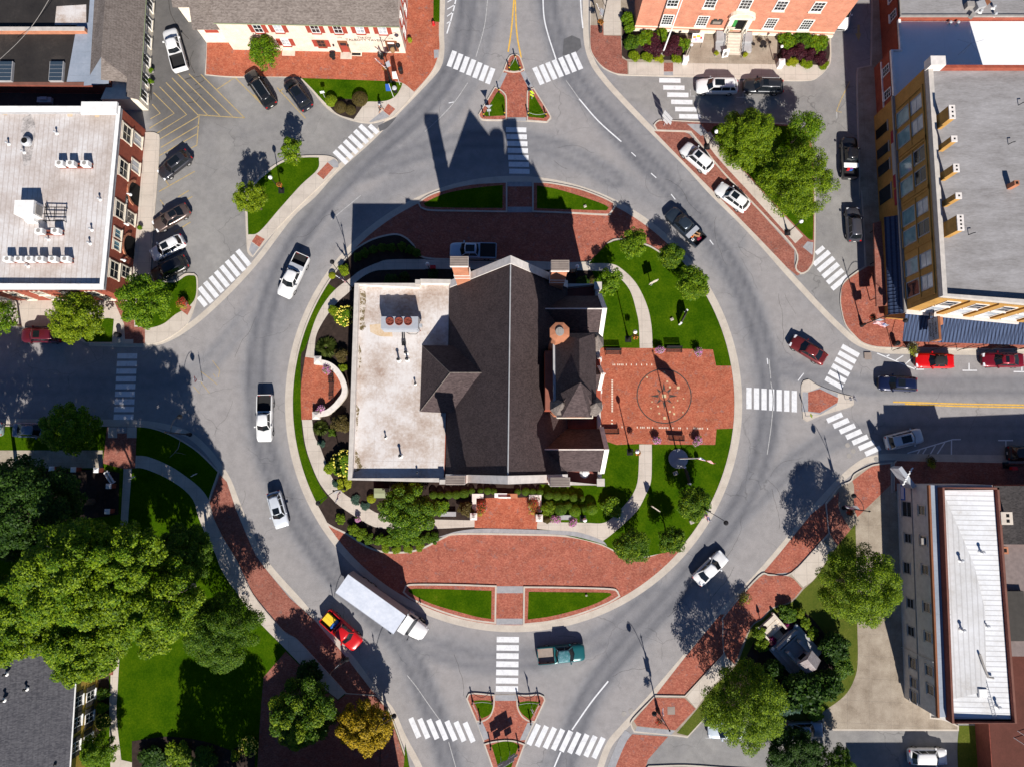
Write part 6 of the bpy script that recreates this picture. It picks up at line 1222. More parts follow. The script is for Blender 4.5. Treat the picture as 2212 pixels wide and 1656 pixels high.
for l,p,r_,lf,kd,h,fl in [('hydrangea bush full of yellow flower heads north of the seat wall terrace',(745,682),25,'fresh','bush',1.1,'yellow'),('yellow green bush left of the northern hydrangea',(724,672),17,'lime','bush',1.0,None),('clump of fountain grass spilling onto the west path',(703,750),27,'grass','grass',1.1,None),('bronze brown rounded bush beside the fountain grass',(735,766),19,'bronze','bush',1.1,None),('small bright bush between bronze bush and seat wall',(740,795),12,'lime','bush',.7,None),
    ('small fountain grass south of the seat wall terrace',(691,924),19,'grass','grass',.9,None),('large bronze bush against the west wall, south of the terrace',(734,916),25,'bronze','bush',1.3,None),('little green bush at the foot of the large bronze bush',(717,934),11,'box','bush',.6,None),('hydrangea bush full of yellow flower heads near the south-west wall corner',(743,1000),31,'fresh','bush',1.2,'yellow'),('tall lime bush left of the southern hydrangea',(717,1006),20,'lime','bush',1.1,None),('bright yellow bush at the south-west wall corner',(745,1043),20,'chart','bush',.9,None),
    ('blue green groundcover beside the west path, north one',(694,957),10,'blue','low',.3,None),('blue green groundcover beside the path under the southern hydrangea',(727,1044),10,'blue','low',.3,None),('blue green groundcover beside the path near the flagged lamp',(768,1080),13,'blue','low',.3,None),('blue green groundcover next to the small yellow bush',(790,1092),12,'blue','low',.3,None),
    ('small round yellow bush beside the green transformer box',(802,1076),10,'chart','ball',.7,None),('olive bush on the outer bed near the blue planter',(735,1120),13,'olive','bush',.7,None),('yellowish bush in the outer bed at the north-west ring kerb',(742,582),16,'lime','bush',.8,None),('small yellow bush on dark mulch beside the north-west ring kerb',(717,595),8,'chart','ball',.5,None),
    ('bronze bush at the end of the west seat wall of the forecourt',(1005,1100),20,'bronze','bush',1.3,None),('spiky fresh bush left of the bronze forecourt bush',(952,1095),20,'fresh','bush',.9,None),('olive bush east of the forecourt wall',(1184,1098),18,'olive','bush',1.2,None),('bronze bush beside the pink flower pots of the forecourt',(1182,1120),12,'bronze','bush',1.1,None),('broad fresh bush at the south end of the east lawn',(1322,1094),26,'fresh','bush',1.3,None),
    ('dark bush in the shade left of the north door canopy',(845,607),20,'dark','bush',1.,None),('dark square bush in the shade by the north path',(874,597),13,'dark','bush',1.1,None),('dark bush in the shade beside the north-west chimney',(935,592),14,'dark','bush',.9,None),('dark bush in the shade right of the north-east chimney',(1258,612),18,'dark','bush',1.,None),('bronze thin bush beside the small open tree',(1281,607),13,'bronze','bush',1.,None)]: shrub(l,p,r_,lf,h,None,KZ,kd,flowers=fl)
for l,p,r_,lf in [('yellow green ball shrub, leftmost of four on the tavern lawn',(715,217),14,'lime'),('bronze ball shrub, second of four on the tavern lawn',(735,231),14,'bronze'),('bronze ball shrub, smallest of four on the tavern lawn',(757,237),12,'bronze'),('largest bronze ball shrub on the tavern lawn',(777,213),18,'bronze')]: shrub(l,p,r_,lf,1.1,'ball shrubs on the tavern lawn',KZ,'ball')
G='planting in front of the brick hall'
for l,p,r_,lf,h in [('tall green bush at the west corner of the brick hall, upper one',(1356,38),13,'fresh',1.1),('tall green bush at the west corner of the brick hall, lower one',(1359,58),13,'fresh',1.1),('green bush at the left end of the west bed of the hall',(1368,92),18,'deep',1.2),('broad green bush in the west bed, left of the purple ones',(1398,84),20,'fresh',1.2),('green bush under the flagpole against the hall wall',(1428,78),16,'fresh',1.2),('green bush at the right end of the west bed',(1474,97),16,'fresh',1.1),('dark purple bush left of the flagpole',(1415,97),22,'purple',1.3),('dark purple bush right of the flagpole',(1454,99),22,'purple',1.4),
    ('lime groundcover, first along the kerb of the west bed',(1370,122),13,'lime',.5),('lime groundcover, second along the kerb of the west bed',(1398,124),13,'lime',.5),('lime groundcover beside the flagpole foot',(1424,123),12,'chart',.5),('lime groundcover at the right end of the west bed',(1463,126),13,'lime',.5),
    ('green bush at the left end of the east bed of the hall',(1700,88),18,'fresh',1.2),('green bush in the middle of the east bed',(1735,85),20,'deep',1.2),('green bush at the right end of the east bed',(1768,94),20,'fresh',1.2),('purple bush, leftmost of four in the east bed',(1702,117),13,'purple',1.),('purple bush, second of four in the east bed',(1728,110),16,'purple',1.2),('purple bush, third of four in the east bed',(1750,117),14,'purple',1.),('purple bush, rightmost of four in the east bed',(1774,126),14,'purple',1.),('lime groundcover, left along the kerb of the east bed',(1712,134),12,'chart',.45),('lime groundcover, middle along the kerb of the east bed',(1742,138),13,'lime',.45),('lime groundcover, right along the kerb of the east bed',(1780,140),12,'lime',.45)]: shrub(l,p,r_*1.3,lf,h,G,KZ,'bush' if h>.6 else 'low')
G='planting round the stone shrine'
for l,p,r_,lf,h,kd in [('dark juniper mound south of the stone shrine',(1735,1492),50,'dark',4.6,'bush'),('dark juniper mound east of the stone shrine',(1800,1398),36,'dark',2.6,'bush'),('blue green juniper at the south rim of the shrine garden',(1698,1517),38,'blue',3.2,'bush'),('grey green shrub at the east rim of the shrine garden',(1825,1440),28,'deep',1.2,'bush'),('dark rounded shrub beside the shrine steps',(1703,1322),24,'deep',1.2,'bush'),('lime hedge shrub right of the shrine steps, upper',(1728,1322),13,'lime',.9,'bush'),('lime hedge shrub right of the shrine steps, middle',(1740,1345),14,'olive',.9,'bush'),('lime hedge shrub right of the shrine steps, lower',(1756,1368),15,'olive',.9,'bush'),('hedge shrub left of the shrine steps, upper',(1640,1365),16,'olive',.9,'bush'),('hedge shrub left of the shrine steps, lower',(1646,1392),17,'olive',.9,'bush'),('dark shrub left of the shrine base',(1668,1446),26,'dark',2.4,'bush'),('green shrub below the shrine base',(1645,1468),30,'deep',3.0,'bush'),('dark shrub right behind the shrine roof',(1790,1475),34,'dark',3.6,'bush'),('yellow green shrub near the garden rim, south-east',(1762,1538),20,'olive',.8,'bush'),
    ('magenta bush left beside the shrine platform',(1667,1383),11,'magenta',.7,'bush'),('magenta bush right beside the shrine platform',(1703,1350),11,'magenta',.7,'bush')]:
    shrub(l,p,r_,'purple' if lf=='magenta' else lf,h,G,KZ,kd,flowers='magenta' if lf=='magenta' else None)
G='garden shrubs in the south-west corner'
for l,p,r_,lf,h,fl in [('hydrangea in yellow bloom against the mustard house',(222,1558),18,'deep',1.1,'yellow'),('green bush against the mustard house, by its door',(222,1500),16,'deep',1.,None),('green bush against the mustard house, below the door bush',(220,1528),14,'fresh',1.,None),('olive bush at the bottom edge of the garden lawn, left',(330,1640),34,'dark',1.3,None),('olive bush at the bottom edge of the garden lawn, middle',(385,1632),34,'olive',1.3,None),('olive bush at the bottom edge of the garden lawn, right',(440,1645),34,'deep',1.2,None),('round hydrangea in yellow bloom at the lawn corner',(536,1612),22,'fresh',1.1,'yellow'),('yellow bush left of the round hydrangea',(508,1630),14,'lime',.9,None),('dark bush on the shaded brick court behind the big tree',(668,1455),30,'dark',1.2,None)]: shrub(l,p,r_,lf,h,G,KZ,'bush',flowers=fl)
# --- flower pots
def pot(label,px,rpx,leaf,petal,h=.95,group=None,z=KZ,name='flower_pot',leaf2=None):
    R_=rpx/17.4; q=P(*px,z+h*.75); o=thing(name,label,'planter',(q.x,q.y,z),0,group); g=np.random.default_rng(abs(hash(label))%1000)
    m=MB(); m.lathe((0,0,0),[(R_*.42,0),(R_*.5,.08),(R_*.42,.14),(R_*.66,h*.55),(R_*.72,h*.6)],14); m.obj('pot',M['stone_dark'],o,True)
    cl=[(g.normal()*.25*R_,g.normal()*.25*R_,h*.72+g.normal()*.05,R_*.62,.75) for _ in range(6)]; link('foliage',leaf_mesh('foliage',cl,420,.13,leaf,7),o)
    if petal: link('blossom',leaf_mesh('blossom',cl,420,.10,M['petal_'+petal],8,shell=(.9,1.12)),o)
    if leaf2: c2=[(x-.1*R_,y-.45*R_,zz,r_*.8,s) for x,y,zz,r_,s in cl]; link('trailing_leaves',leaf_mesh('trailing_leaves',c2,260,.14,leaf2,9),o)
    return o
G='pots of pink petunias'
for l,p in [('pink petunia pot at the upper end of the west terrace bench',(705,798)),('pink petunia pot at the lower end of the west terrace bench',(694,881)),('pink petunia pot left of the north plaza bench',T(2,1,(1288,1362))[0]),('pink petunia pot right of the north plaza bench',T(2,1,(1605,1378))[0]),('pink petunia pot left of the south plaza bench',T(2,2,(1256,530))[0]),('pink petunia pot right of the south plaza bench',T(2,2,(1597,537))[0]),('pink petunia pot on the path beside the bronze forecourt bush',(1200,1120)),('pink petunia pot on the path under the clipped ball',(1237,1125))]: pot(l,p,11,'fresh','pink',.9,G,z=KZ+.02)
for l,p,r_ in [('lime and dark leaved planter on the grass of the inn corner',(394,655),13),('lime trailing planter at the brick kerb south-east of the ring',(1608,1289),14),('lime trailing planter at the pavement edge under the blue awning',(1973,748),16),('dark leaved planter in the shade on the east street south pavement',(2013,994),13),('lime and rust planter inside the west seat wall',(1042,1096),14),('lime and rust planter inside the east seat wall',(1152,1094),15)]: pot(l,p,r_,'bronze','red' if 'rust' in l or 'inn' in l else None,1.0,'lime leaved planters',leaf2='chart')
for l,p in [('small yellow pot plant left of the stone steps of the hall',T(2,0,(1757,452))[0]),('small yellow pot plant right of the stone steps of the hall',T(2,0,(2000,458))[0]),('green pot plant by the long cottage door, upper',T(0,0,(1272,588))[0]),('green pot plant by the long cottage door, lower',T(0,0,(1270,690))[0]),('yellow leaved pot plant beside the tavern east wall',T(1,0,(1308,335))[0]),('blue pot with small flowers on the south-west path',T(1,2,(873,1197))[0]),('dark pot plant by the inn arch',T(0,1,(1170,330))[0])]: pot(l,p,6.5,'chart' if 'yellow' in l else 'fresh','pink' if 'blue' in l else None,.7,'small pot plants')
# fallen branch on the shaded lawn
q=P(*T(0,2,(1490,600))[0],.15); o=thing('branch','bare pale branch lying on the shaded lawn by the west street','branch',(q.x,q.y,KZ+.02)); m=MB(); m.tube([(.9,1.5,.1),(.4,.9,.15),(.2,0,.1),(-.3,-.6,.08),(-.8,-1.1,.05)],[.02,.035,.05,.03,.02],6); m.tube([(-.1,-.5,.1),(.6,-.6,.1),(1.2,-.8,.05)],[.03,.02,.01],5); m.obj('wood',M['bark_pale'],o)
# ================================================================== vehicles
PC={}
def pnt(c,metal=0.):
    k=(c,metal)
    if k not in PC: PC[k]=paint('car_%d'%len(PC),c,metal)
    return PC[k]
def lerp(a,b,t): return a+(b-a)*t
def prof(tbl,t):
    for (t0,v0),(t1,v1) in zip(tbl[:-1],tbl[1:]):
        if t<=t1: k=(t-t0)/(t1-t0+1e-9); k=k*k*(3-2*k) if False else k; return lerp(v0,v1,k)
    return tbl[-1][1]
SPEC=dict(
 sedan=dict(W=1.84,top=[(0,.62),(.02,.74),(.12,.86),(.28,.96),(.33,.97),(.80,1.03),(.86,1.04),(.97,.98),(1,.82)],g=(.27,.86),r=(.41,.70),H=1.46,rw=.70,belt=.93),
 suv=dict(W=1.94,top=[(0,.72),(.02,.88),(.10,1.02),(.25,1.10),(.30,1.12),(.90,1.14),(.97,1.10),(1,.85)],g=(.25,.955),r=(.36,.885),H=1.74,rw=.74,belt=1.04),
 wagon=dict(W=1.86,top=[(0,.64),(.02,.78),(.12,.92),(.26,1.0),(.30,1.02),(.90,1.06),(.97,1.02),(1,.82)],g=(.26,.95),r=(.38,.86),H=1.58,rw=.72,belt=.98),
 pickup=dict(W=2.0,top=[(0,.78),(.02,.98),(.08,1.10),(.22,1.17),(.27,1.19),(.60,1.22),(.98,1.22),(1,1.1)],g=(.235,.625),r=(.335,.575),H=1.86,rw=.74,belt=1.12),
 coupe=dict(W=1.88,top=[(0,.60),(.02,.76),(.12,.90),(.30,.98),(.36,.99),(.80,1.02),(.88,1.05),(.97,1.0),(1,.82)],g=(.33,.82),r=(.45,.70),H=1.38,rw=.68,belt=.94))
WID=[(0,.66),(.012,.78),(.045,.90),(.12,.985),(.3,1.),(.75,1.),(.9,.975),(.965,.92),(.99,.84),(1,.76)]
def car(name,label,kind,nose,tail,color,metal=0.,cat='car',group=None,sun=None,L=None,roof=None,rails=False,bed='empty',load=None,W=None,z=0.):
    s=SPEC[kind]; a=P(*nose,.8); b=P(*tail,.8); ax=(a-b); LL=L or min(max(ax.length,4.3),6.05); c=(a+b)/2; W=W or s['W']
    ang=math.atan2(ax.y,ax.x); o=thing(name,label,cat,(c.x,c.y,z),ang,group); pm=pnt(color,metal)
    X=lambda t:LL/2-t*LL               # t=0 at the nose, car points along +x
    ts=[0,.006,.02,.045,.08,.12,.18,.25,.30,.36,.45,.55,.6,.65,.75,.84,.9,.94,.97,.985,.994,1]; m=MB(); rows=[]; hw=W/2
    bedt=.64
    for t in ts:
        w_=hw*prof(WID if kind!='pickup' else [(0,.70),(.012,.82),(.04,.92),(.1,.985),(.3,1.),(.96,1.),(.99,.97),(1,.93)],t); zt=prof(s['top'],t); zb=.30 if .04<t<.96 else .36
        sh=zt-.10
        if kind=='pickup' and t>=bedt: r_=[(w_*.9,zb),(w_,.5),(w_,sh),(w_*.98,zt),(w_*.90,zt),(w_*.89,zt-.02)]
        else: r_=[(w_*.9,zb),(w_,.48),(w_*.995,.62 if sh>.66 else sh-.03),(w_*.965,sh),(w_*.87,zt-.015),(w_*.5,zt+.03)]
        rows.append([(X(t),y,zz) for y,zz in r_]+[(X(t),-y,zz) for y,zz in r_[::-1]])
    n=len(rows[0])
    for r0,r1 in zip(rows[:-1],rows[1:]):
        for j in range(n-1):
            if kind=='pickup' and r0[0][0]<=X(.64)+1e-6 and j==5: continue
            m.face([r0[j],r1[j],r1[j+1],r0[j+1]][::-1])
    m.face(rows[0][::-1]); 
    if kind!='pickup': m.face(rows[-1])
    else:
        m.face([(X(1),rows[-1][k][1],rows[-1][k][2]) for k in (0,1,2,3,8,9,10,11)])
    bm=bmesh.new(); me=m.mesh('body',pm,False); bm.from_mesh(me); bmesh.ops.remove_doubles(bm,verts=bm.verts,dist=.0008); bmesh.ops.recalc_face_normals(bm,faces=bm.faces); bm.to_mesh(me); bm.free()
    me.polygons.foreach_set('use_smooth',[True]*len(me.polygons)); me.set_sharp_from_angle(angle=R(40)); body=link('body',me,o)
    # greenhouse
    g0,g1=s['g']; r0,r1=s['r']; H=s['H']; bz0=prof(s['top'],g0)+.005; bz1=prof(s['top'],g1)+.005; bw=hw*.89; rw=hw*s['rw']; rl=.0
    B=[(X(g0)+.10,0,bz0),(X(g0)-.12,bw*.94,bz0),(X(g1)+.10,bw*.90,bz1),(X(g1)-.02,0,bz1)]; T_=[(X(r0)+.09,0,H-.01),(X(r0)-.04,rw*.93,H-.05),(X(r1)+.03,rw*.9,H-.05),(X(r1)-.05,0,H-.03)]
    mir=lambda q:(q[0],-q[1],q[2])
    def pane(nm,quads,mat='car_glass',off=0): 
        mm=MB()
        for q in quads: mm.face(q)
        return link(nm,mm.mesh(nm,M[mat] if isinstance(mat,str) else mat,False),o)
    pane('windscreen',[[B[0],B[1],T_[1],T_[0]],[B[0],T_[0],mir(T_[1]),mir(B[1])]])
    pane('rear_window',[[B[2],B[3],T_[3],T_[2]],[B[3],mir(B[2]),mir(T_[2]),T_[3]]],'car_glass' if roof!='soft' else 'bed_liner')
    for sg in(1,-1):
        f=(lambda q:q) if sg>0 else mir
        q=[f(B[1]),f(B[2]),f(T_[2]),f(T_[1])]; pane('side_window',[q if sg<0 else q[::-1]])
    # roof panel with pillars
    rm=pm if roof!='soft' else M['bed_liner']; m=MB(); zc=H+.035
    ring=[(X(r0)+.09,0,H),(X(r0)-.03,rw*.93,H-.03),(X(r1)+.02,rw*.9,H-.03),(X(r1)-.05,0,H-.01),(X(r1)+.02,-rw*.9,H-.03),(X(r0)-.03,-rw*.93,H-.03)]
    inn_=[(X(r0)-.12,0,zc),(X(r0)-.22,rw*.66,zc),(X(r1)+.25,rw*.64,zc),(X(r1)+.16,0,zc),(X(r1)+.25,-rw*.64,zc),(X(r0)-.22,-rw*.66,zc)]
    for k in range(6): j=(k+1)%6; m.face([ring[k],ring[j],inn_[j],inn_[k]])
    m.face(inn_)
    low=[(x,y,zz-.07) for x,y,zz in ring]
    for k in range(6): j=(k+1)%6; m.face([low[k],low[j],ring[j],ring[k]])
    me=m.mesh('roof',rm,True); bm=bmesh.new(); bm.from_mesh(me); bmesh.ops.remove_doubles(bm,verts=bm.verts,dist=.001); bmesh.ops.recalc_face_normals(bm,faces=bm.faces)
    if sum(f.normal.z for f in bm.faces)<0: bmesh.ops.reverse_faces(bm,faces=bm.faces)
    bm.to_mesh(me); bm.free(); link('roof',me,o)
    m=MB()
    for sg in(1,-1):
        f=(lambda q:Vector(q)) if sg>0 else (lambda q:Vector(mir(q)))
        for p_0,p_1,rr in [(f(B[1]),f(T_[1]),.045),(f(B[2]),f(T_[2]),.055),(f(B[1]).lerp(f(B[2]),.47),f(T_[1]).lerp(f(T_[2]),.40),.035)]+([(f(B[1]).lerp(f(B[2]),.78),f(T_[1]).lerp(f(T_[2]),.80),.05)] if kind in('suv','wagon') else []): m=MB(); m.tube([p_0,p_1],rr,5); link('roof_pillar',m.mesh('roof_pillar',rm if roof!='soft' else pm),o)
    if sun: 
        m=MB(); x0,x1=X(lerp(r0,r1,sun[0])),X(lerp(r0,r1,sun[1])); m.box(((x0+x1)/2,0,zc-.002),(abs(x0-x1),rw*1.2,.014)); link('sunroof',m.mesh('sunroof',M['car_glass']),o)
    if rails:
        for sg in(1,-1): m=MB(); m.tube([(X(r0)-.25,sg*rw*.83,H+.0),(X(r0)-.35,sg*rw*.83,H+.06),(X(r1)+.3,sg*rw*.82,H+.06),(X(r1)+.2,sg*rw*.82,H)],.022,5); link('roof_rail',m.mesh('roof_rail',M['black_iron' if rails=='black' else 'steel']),o)
    # wheels
    wr=.33 if kind in('sedan','coupe','wagon') else .38
    for tx in(.185,.80 if kind!='pickup' else .79):
        for sg in(1,-1):
            wl=link('wheel',WHEEL,o,(X(tx),sg*(hw-.11),wr)); wl.scale=(wr,1,wr); link('rim',RIM,wl) if sg>0 else link('rim',RIM2,wl)
    for sg in(1,-1):
        m=MB(); y=hw*.62; m.hexa([(X(.012),sg*y-.2,.62),(X(.004),sg*y+.2,.62),(X(.05),sg*y+.24,.62),(X(.05),sg*y-.2,.62),(X(.016),sg*y-.2,.79),(X(.02),sg*y+.22,.79),(X(.07),sg*y+.26,.84),(X(.05),sg*y-.2,.83)]) if sg>0 else m.hexa([(X(.004),-y-.2,.62),(X(.012),-y+.2,.62),(X(.05),-y+.2,.62),(X(.05),-y-.24,.62),(X(.02),-y-.22,.79),(X(.016),-y+.2,.79),(X(.05),-y+.2,.83),(X(.07),-y-.26,.84)]); link('headlight',m.mesh('headlight',M['lens_clear']),o)
        m=MB(); zt=.78 if kind in('sedan','coupe') else .86; m.box((X(.988),sg*hw*.72,zt-.06),(.10,hw*.24,.16 if kind!='pickup' else .3)); link('tail_light',m.mesh('tail_light',M['lens_red']),o)
        m=MB(); mx=X(g0+.075); m.box((mx,sg*(hw+.06),bz0+.02),(.16,.22,.16)); link('wing_mirror',m.mesh('wing_mirror',pm),o)
    m=MB(); m.box((X(.008),0,.42),(.10,W*.56,.26)); link('grille',m.mesh('grille',M['black_iron']),o)
    m=MB(); m.box((X(.998),0,.60),(.03,.34,.16)); link('number_plate',m.mesh('number_plate',M['plate']),o)
    if kind=='pickup':
        bx0,bx1=X(.655),X(.985); m=MB(); bw2=hw*.885; zf=.72; zt=1.215
        m.face([(bx1,-bw2,zf),(bx0,-bw2,zf),(bx0,bw2,zf),(bx1,bw2,zf)][::-1]); m.face([(bx0,-bw2,zf),(bx0,bw2,zf),(bx0,bw2,zt),(bx0,-bw2,zt)]); m.face([(bx1,-bw2,zf),(bx1,bw2,zf),(bx1,bw2,zt),(bx1,-bw2,zt)][::-1])
        for sg in(1,-1): m.face([(bx0,sg*bw2,zf),(bx1,sg*bw2,zf),(bx1,sg*bw2,zt),(bx0,sg*bw2,zt)][::sg])
        bedo=link('bed',m.mesh('bed',M['bed_liner' if bed!='wood' else 'wood_grey']),o)
        m=MB(); m.box((X(.993),0,.75),(.07,W*.9,.48)); link('tailgate',m.mesh('tailgate',pm),o)
        m=MB(); m.box((X(.645),0,.74),(.06,W*.88,.5)); link('cab_back',m.mesh('cab_back',pm),o)
        if bed=='cover': m=MB(); m.box(((bx0+bx1)/2,0,1.18),(abs(bx0-bx1),bw2*2,.05)); link('bed_cover',m.mesh('bed_cover',M['bed_liner']),o)
        if bed=='toolbox': m=MB(); m.box((X(.70),0,1.05),(.6,W*.95,.26)); m.obj('tool_box',M['sign_grey'],o)
        if bed=='whitebox': m=MB(); m.box((X(.71),0,1.05),(.55,W*.96,.26)); m.obj('tool_box',M['sign_white'],o)
    return o
def mkwheel():
    m=MB(); n=16
    prof_=[(.55,-.10),(.92,-.115),(1.,-.08),(1.,.08),(.92,.115),(.55,.10)]
    for k in range(len(prof_)-1):
        for j in range(n):
            a,b=2*PI*j/n,2*PI*(j+1)/n; (r0,y0),(r1,y1)=prof_[k],prof_[k+1]; m.face([(r0*math.cos(a),y0,r0*math.sin(a)),(r0*math.cos(b),y0,r0*math.sin(b)),(r1*math.cos(b),y1,r1*math.sin(b)),(r1*math.cos(a),y1,r1*math.sin(a))])
    w_=m.mesh('wheel',M['rubber'],True); out=[]
    for sg in(1,-1):
        m=MB(); y=sg*.09; m.face([(.58*math.cos(2*PI*j/n),y,.58*math.sin(2*PI*j/n)) for j in range(n)][::-sg])
        for j in range(5): a=2*PI*j/5; m.face([(.1*math.cos(a-.6),y+sg*.012,.1*math.sin(a-.6)),(.56*math.cos(a-.16),y+sg*.012,.56*math.sin(a-.16)),(.56*math.cos(a+.16),y+sg*.012,.56*math.sin(a+.16)),(.1*math.cos(a+.6),y+sg*.012,.1*math.sin(a+.6))][::-sg],1)
        out.append(m.mesh('rim',[M['stone_dark'],M['steel']]))
    return w_,out[0],out[1]
WHEEL,RIM,RIM2=mkwheel()
W_=(.80,.80,.80); BK=(.012,.012,.014); 
GP='parked cars'; GD='cars driving on the roundabout'
car('pickup_truck','white crew cab pickup with black bed liner, parked beside the long cottage','pickup',(365.5,62),(391,153),W_,cat='pickup',L=5.95,group=GP)
car('parked_car','black SUV with roof rails, nearer the tavern tree in the car park','suv',(537,155),(587,229),(.02,.021,.024),.3,sun=(.1,.8),rails=True,group=GP)
car('parked_car','dark navy SUV parked beside the tavern lawn','suv',(620,171),(667,237),(.016,.02,.032),.3,sun=(.1,.55),group=GP,L=4.75)
car('parked_car','dark charcoal crossover parked alone opposite the inn windows','wagon',(342,383),(412,329),(.035,.036,.045),.3,sun=(.05,.7),group=GP,L=4.7)
car('parked_car','taupe brown sedan outside the inn, above the white SUV','sedan',(332,491),(406,449),(.13,.095,.085),.4,sun=(.35,.95),group=GP)
car('parked_car','white SUV outside the inn, between taupe sedan and black SUV','wagon',(323,555),(399,515),W_,sun=(.05,.45),rails=True,group=GP,L=4.6)
car('parked_car','black SUV half under the maple at the inn corner','suv',(328,599),(404,563),(.014,.014,.017),.2,group=GP,L=4.8)
car('parked_car','dark red SUV at the kerb of the shaded west street, under the maples','suv',(46,724),(133,725),(.12,.012,.02),.2,sun=(.1,.4),group=GP)
car('parked_car','blue grey sedan in the shade on the south kerb of the west street','sedan',(112,929),(27,928),(.16,.20,.26),.4,group=GP)
car('parked_car','pale teal car cut by the left edge on the west street','sedan',(-78,926),(4,926),(.40,.52,.54),.2,group=GP)
car('pickup_truck','white pickup with silver tool box, driving down the west side','pickup',(612,640),(655,552),W_,cat='pickup',bed='toolbox',L=5.9,group=GD)
car('pickup_truck','white single cab pickup with long black bed, driving south on the west side','pickup',(571,953),(573,853),W_,cat='pickup',L=5.8,W=1.92,group=GD)
car('moving_car','silver crossover driving down toward the south-west','wagon',(610,1138),(590,1062),(.66,.70,.76),.15,sun=(.0,.35),group=GD,L=4.5)
rp=car('pickup_truck','red pickup carrying a yellow crate beside the box truck','pickup',(775,1394),(702,1327),(.55,.008,.01),cat='pickup',L=5.5,group=GD)
car('moving_car','white sedan heading up the south-east of the roundabout','sedan',(1566,1197),(1504,1256),W_,group=GD,L=4.8)
car('moving_car','maroon sedan waiting near the east splitter island','sedan',(1710,733),(1783,778),(.17,.022,.022),.3,group=GD,L=4.85)
car('moving_car','dark navy SUV entering from the east street','suv',(1896,826),(1982,830),(.008,.014,.05),.2,sun=(.1,.45),group=GD,L=4.75)
car('moving_car','silver SUV leaving on the shaded east street','suv',(1994,938),(1913,957),(.52,.56,.60),.2,sun=(.1,.6),rails=True,group=GD,L=4.7)
car('parked_car','bright red convertible with black soft top by the blue awning','coupe',(1975,778),(2063,780),(.62,.004,.004),roof='soft',group=GP,L=4.8)
car('parked_car','deep red sedan at the right edge by the blue awning','sedan',(2122,777),(2211,778),(.22,.008,.02),.3,sun=(.25,.55),group=GP)
car('parked_car','black car cut by the right edge in the shade of the east street','suv',(2262,978),(2177,978),BK,group=GP)
car('parked_car','white SUV with black sunroof parked outside the brick hall','suv',(1504,186),(1594,187),W_,sun=(.08,.52),rails=True,group=GP)
car('parked_car','dark SUV with bright rails parked outside the brick hall','suv',(1606,185),(1692,187),(.03,.034,.04),.4,sun=(.15,.4),rails=True,group=GP)
car('parked_car','white wagon in the brick bay, upper of the two white ones','suv',(1475,314),(1537,368),W_,sun=(.08,.4),group=GP,L=4.7)
car('parked_car','white SUV in the brick bay, lower of the two white ones','wagon',(1552,403),(1614,449),W_,sun=(.1,.5),rails=True,group=GP,L=4.75)
dp=car('pickup_truck','dark navy pickup loaded with tools on the north-east of the roundabout','pickup',(1446,456),(1514,524),(.035,.05,.07),.4,cat='pickup',bed='toolbox',L=5.85,group=GD)
bp=car('pickup_truck','black pickup with white tool box and red cans, parked in the alley','pickup',(1834,294),(1836,389),(.016,.016,.02),.2,cat='pickup',bed='whitebox',L=5.6,group=GP)
car('parked_car','grey hatchback parked at the kerb of the alley mouth','wagon',(1842,446),(1847,523),(.10,.10,.12),.5,group=GP,L=4.55)
car('parked_car','white car half hidden beside the brick hall in the alley','suv',(1818,62),(1824,-20),W_,group=GP)
car('pickup_truck','pale blue pickup with covered bed in the shade north of the courthouse','pickup',(970,541),(1074,543),(.42,.56,.70),cat='pickup',bed='cover',sun=(.05,.85),L=5.95,group=GP)
gp=car('pickup_truck','teal green pickup with worn roof and sandy bed on the south side','pickup',(1266,1407),(1158,1416),(.012,.11,.12),.1,cat='pickup',bed='wood',L=5.7,group=GD)
car('parked_car','blue grey sedan partly under the tree in the bottom car park','sedan',(1779,1576),(1700,1576),(.26,.30,.38),.4,group=GP)
car('parked_car','pale car hidden under the feathery tree in the bottom car park','sedan',(1529,1578),(1612,1576),(.55,.62,.68),.1,group=GP)
car('parked_car','white hatchback alone at the bottom right of the picture','wagon',(2047,1634),(1963,1633),W_,group=GP)
# loads that rest in the pickup beds are things of their own
def inbed(root,x,y): return root.matrix_world@Vector((x,y,.73))
bpy.context.view_layer.update()
q=inbed(rp,-2.0,.05); o=thing('crate','yellow lidded crate in the bed of the red pickup','crate',q,rp.rotation_euler.z); m=MB(); m.box((0,0,0),(1.25,1.05,.55)); m.obj('box',M['yellow_paint'],o); m=MB(); m.box((0,.26,.55),(1.27,.50,.05)); m.box((0,-.26,.55),(1.27,.5,.05)); m.obj('lid',M['yellow_paint'],o)
q=inbed(rp,-1.15,-.05); o=thing('tarpaulin','blue bundle behind the yellow crate in the red pickup','tarpaulin',q,rp.rotation_euler.z); m=MB(); m.ball((0,0,.2),.32,10,6,sz=.7); m.ball((.05,.4,.18),.28,10,6,sz=.7); m.ball((0,-.4,.16),.26,10,6,sz=.7); m.obj('bundle',M['blue_paint'],o)
G='tools in the dark pickup bed'
for k,(l,x,y,d,r_,mt) in enumerate([('orange jug in the dark pickup bed','-1.55',.35,(.35,.3,.4),.2,'orange_plastic'),('timber plank leaning along the dark pickup bed','-1.7',-.1,(1.2,.12,.5),.4,'timber'),('second plank beside the first in the dark pickup bed','-1.6',-.45,(1.0,.1,.52),.25,'timber'),('white tub in the dark pickup bed','-1.9',.62,(.35,.35,.4),.1,'sign_white')]):
    q=inbed(dp,float(x),y); o=thing('cargo',l,'cargo',q,dp.rotation_euler.z+r_,G); m=MB(); m.box((0,0,0),d,0,0,.92); m.obj('item',M[mt],o); m=MB(); m.box((0,0,d[2]),(d[0]*.4,d[1]*.4,.06)); m.obj('cap',M['rubber'],o)
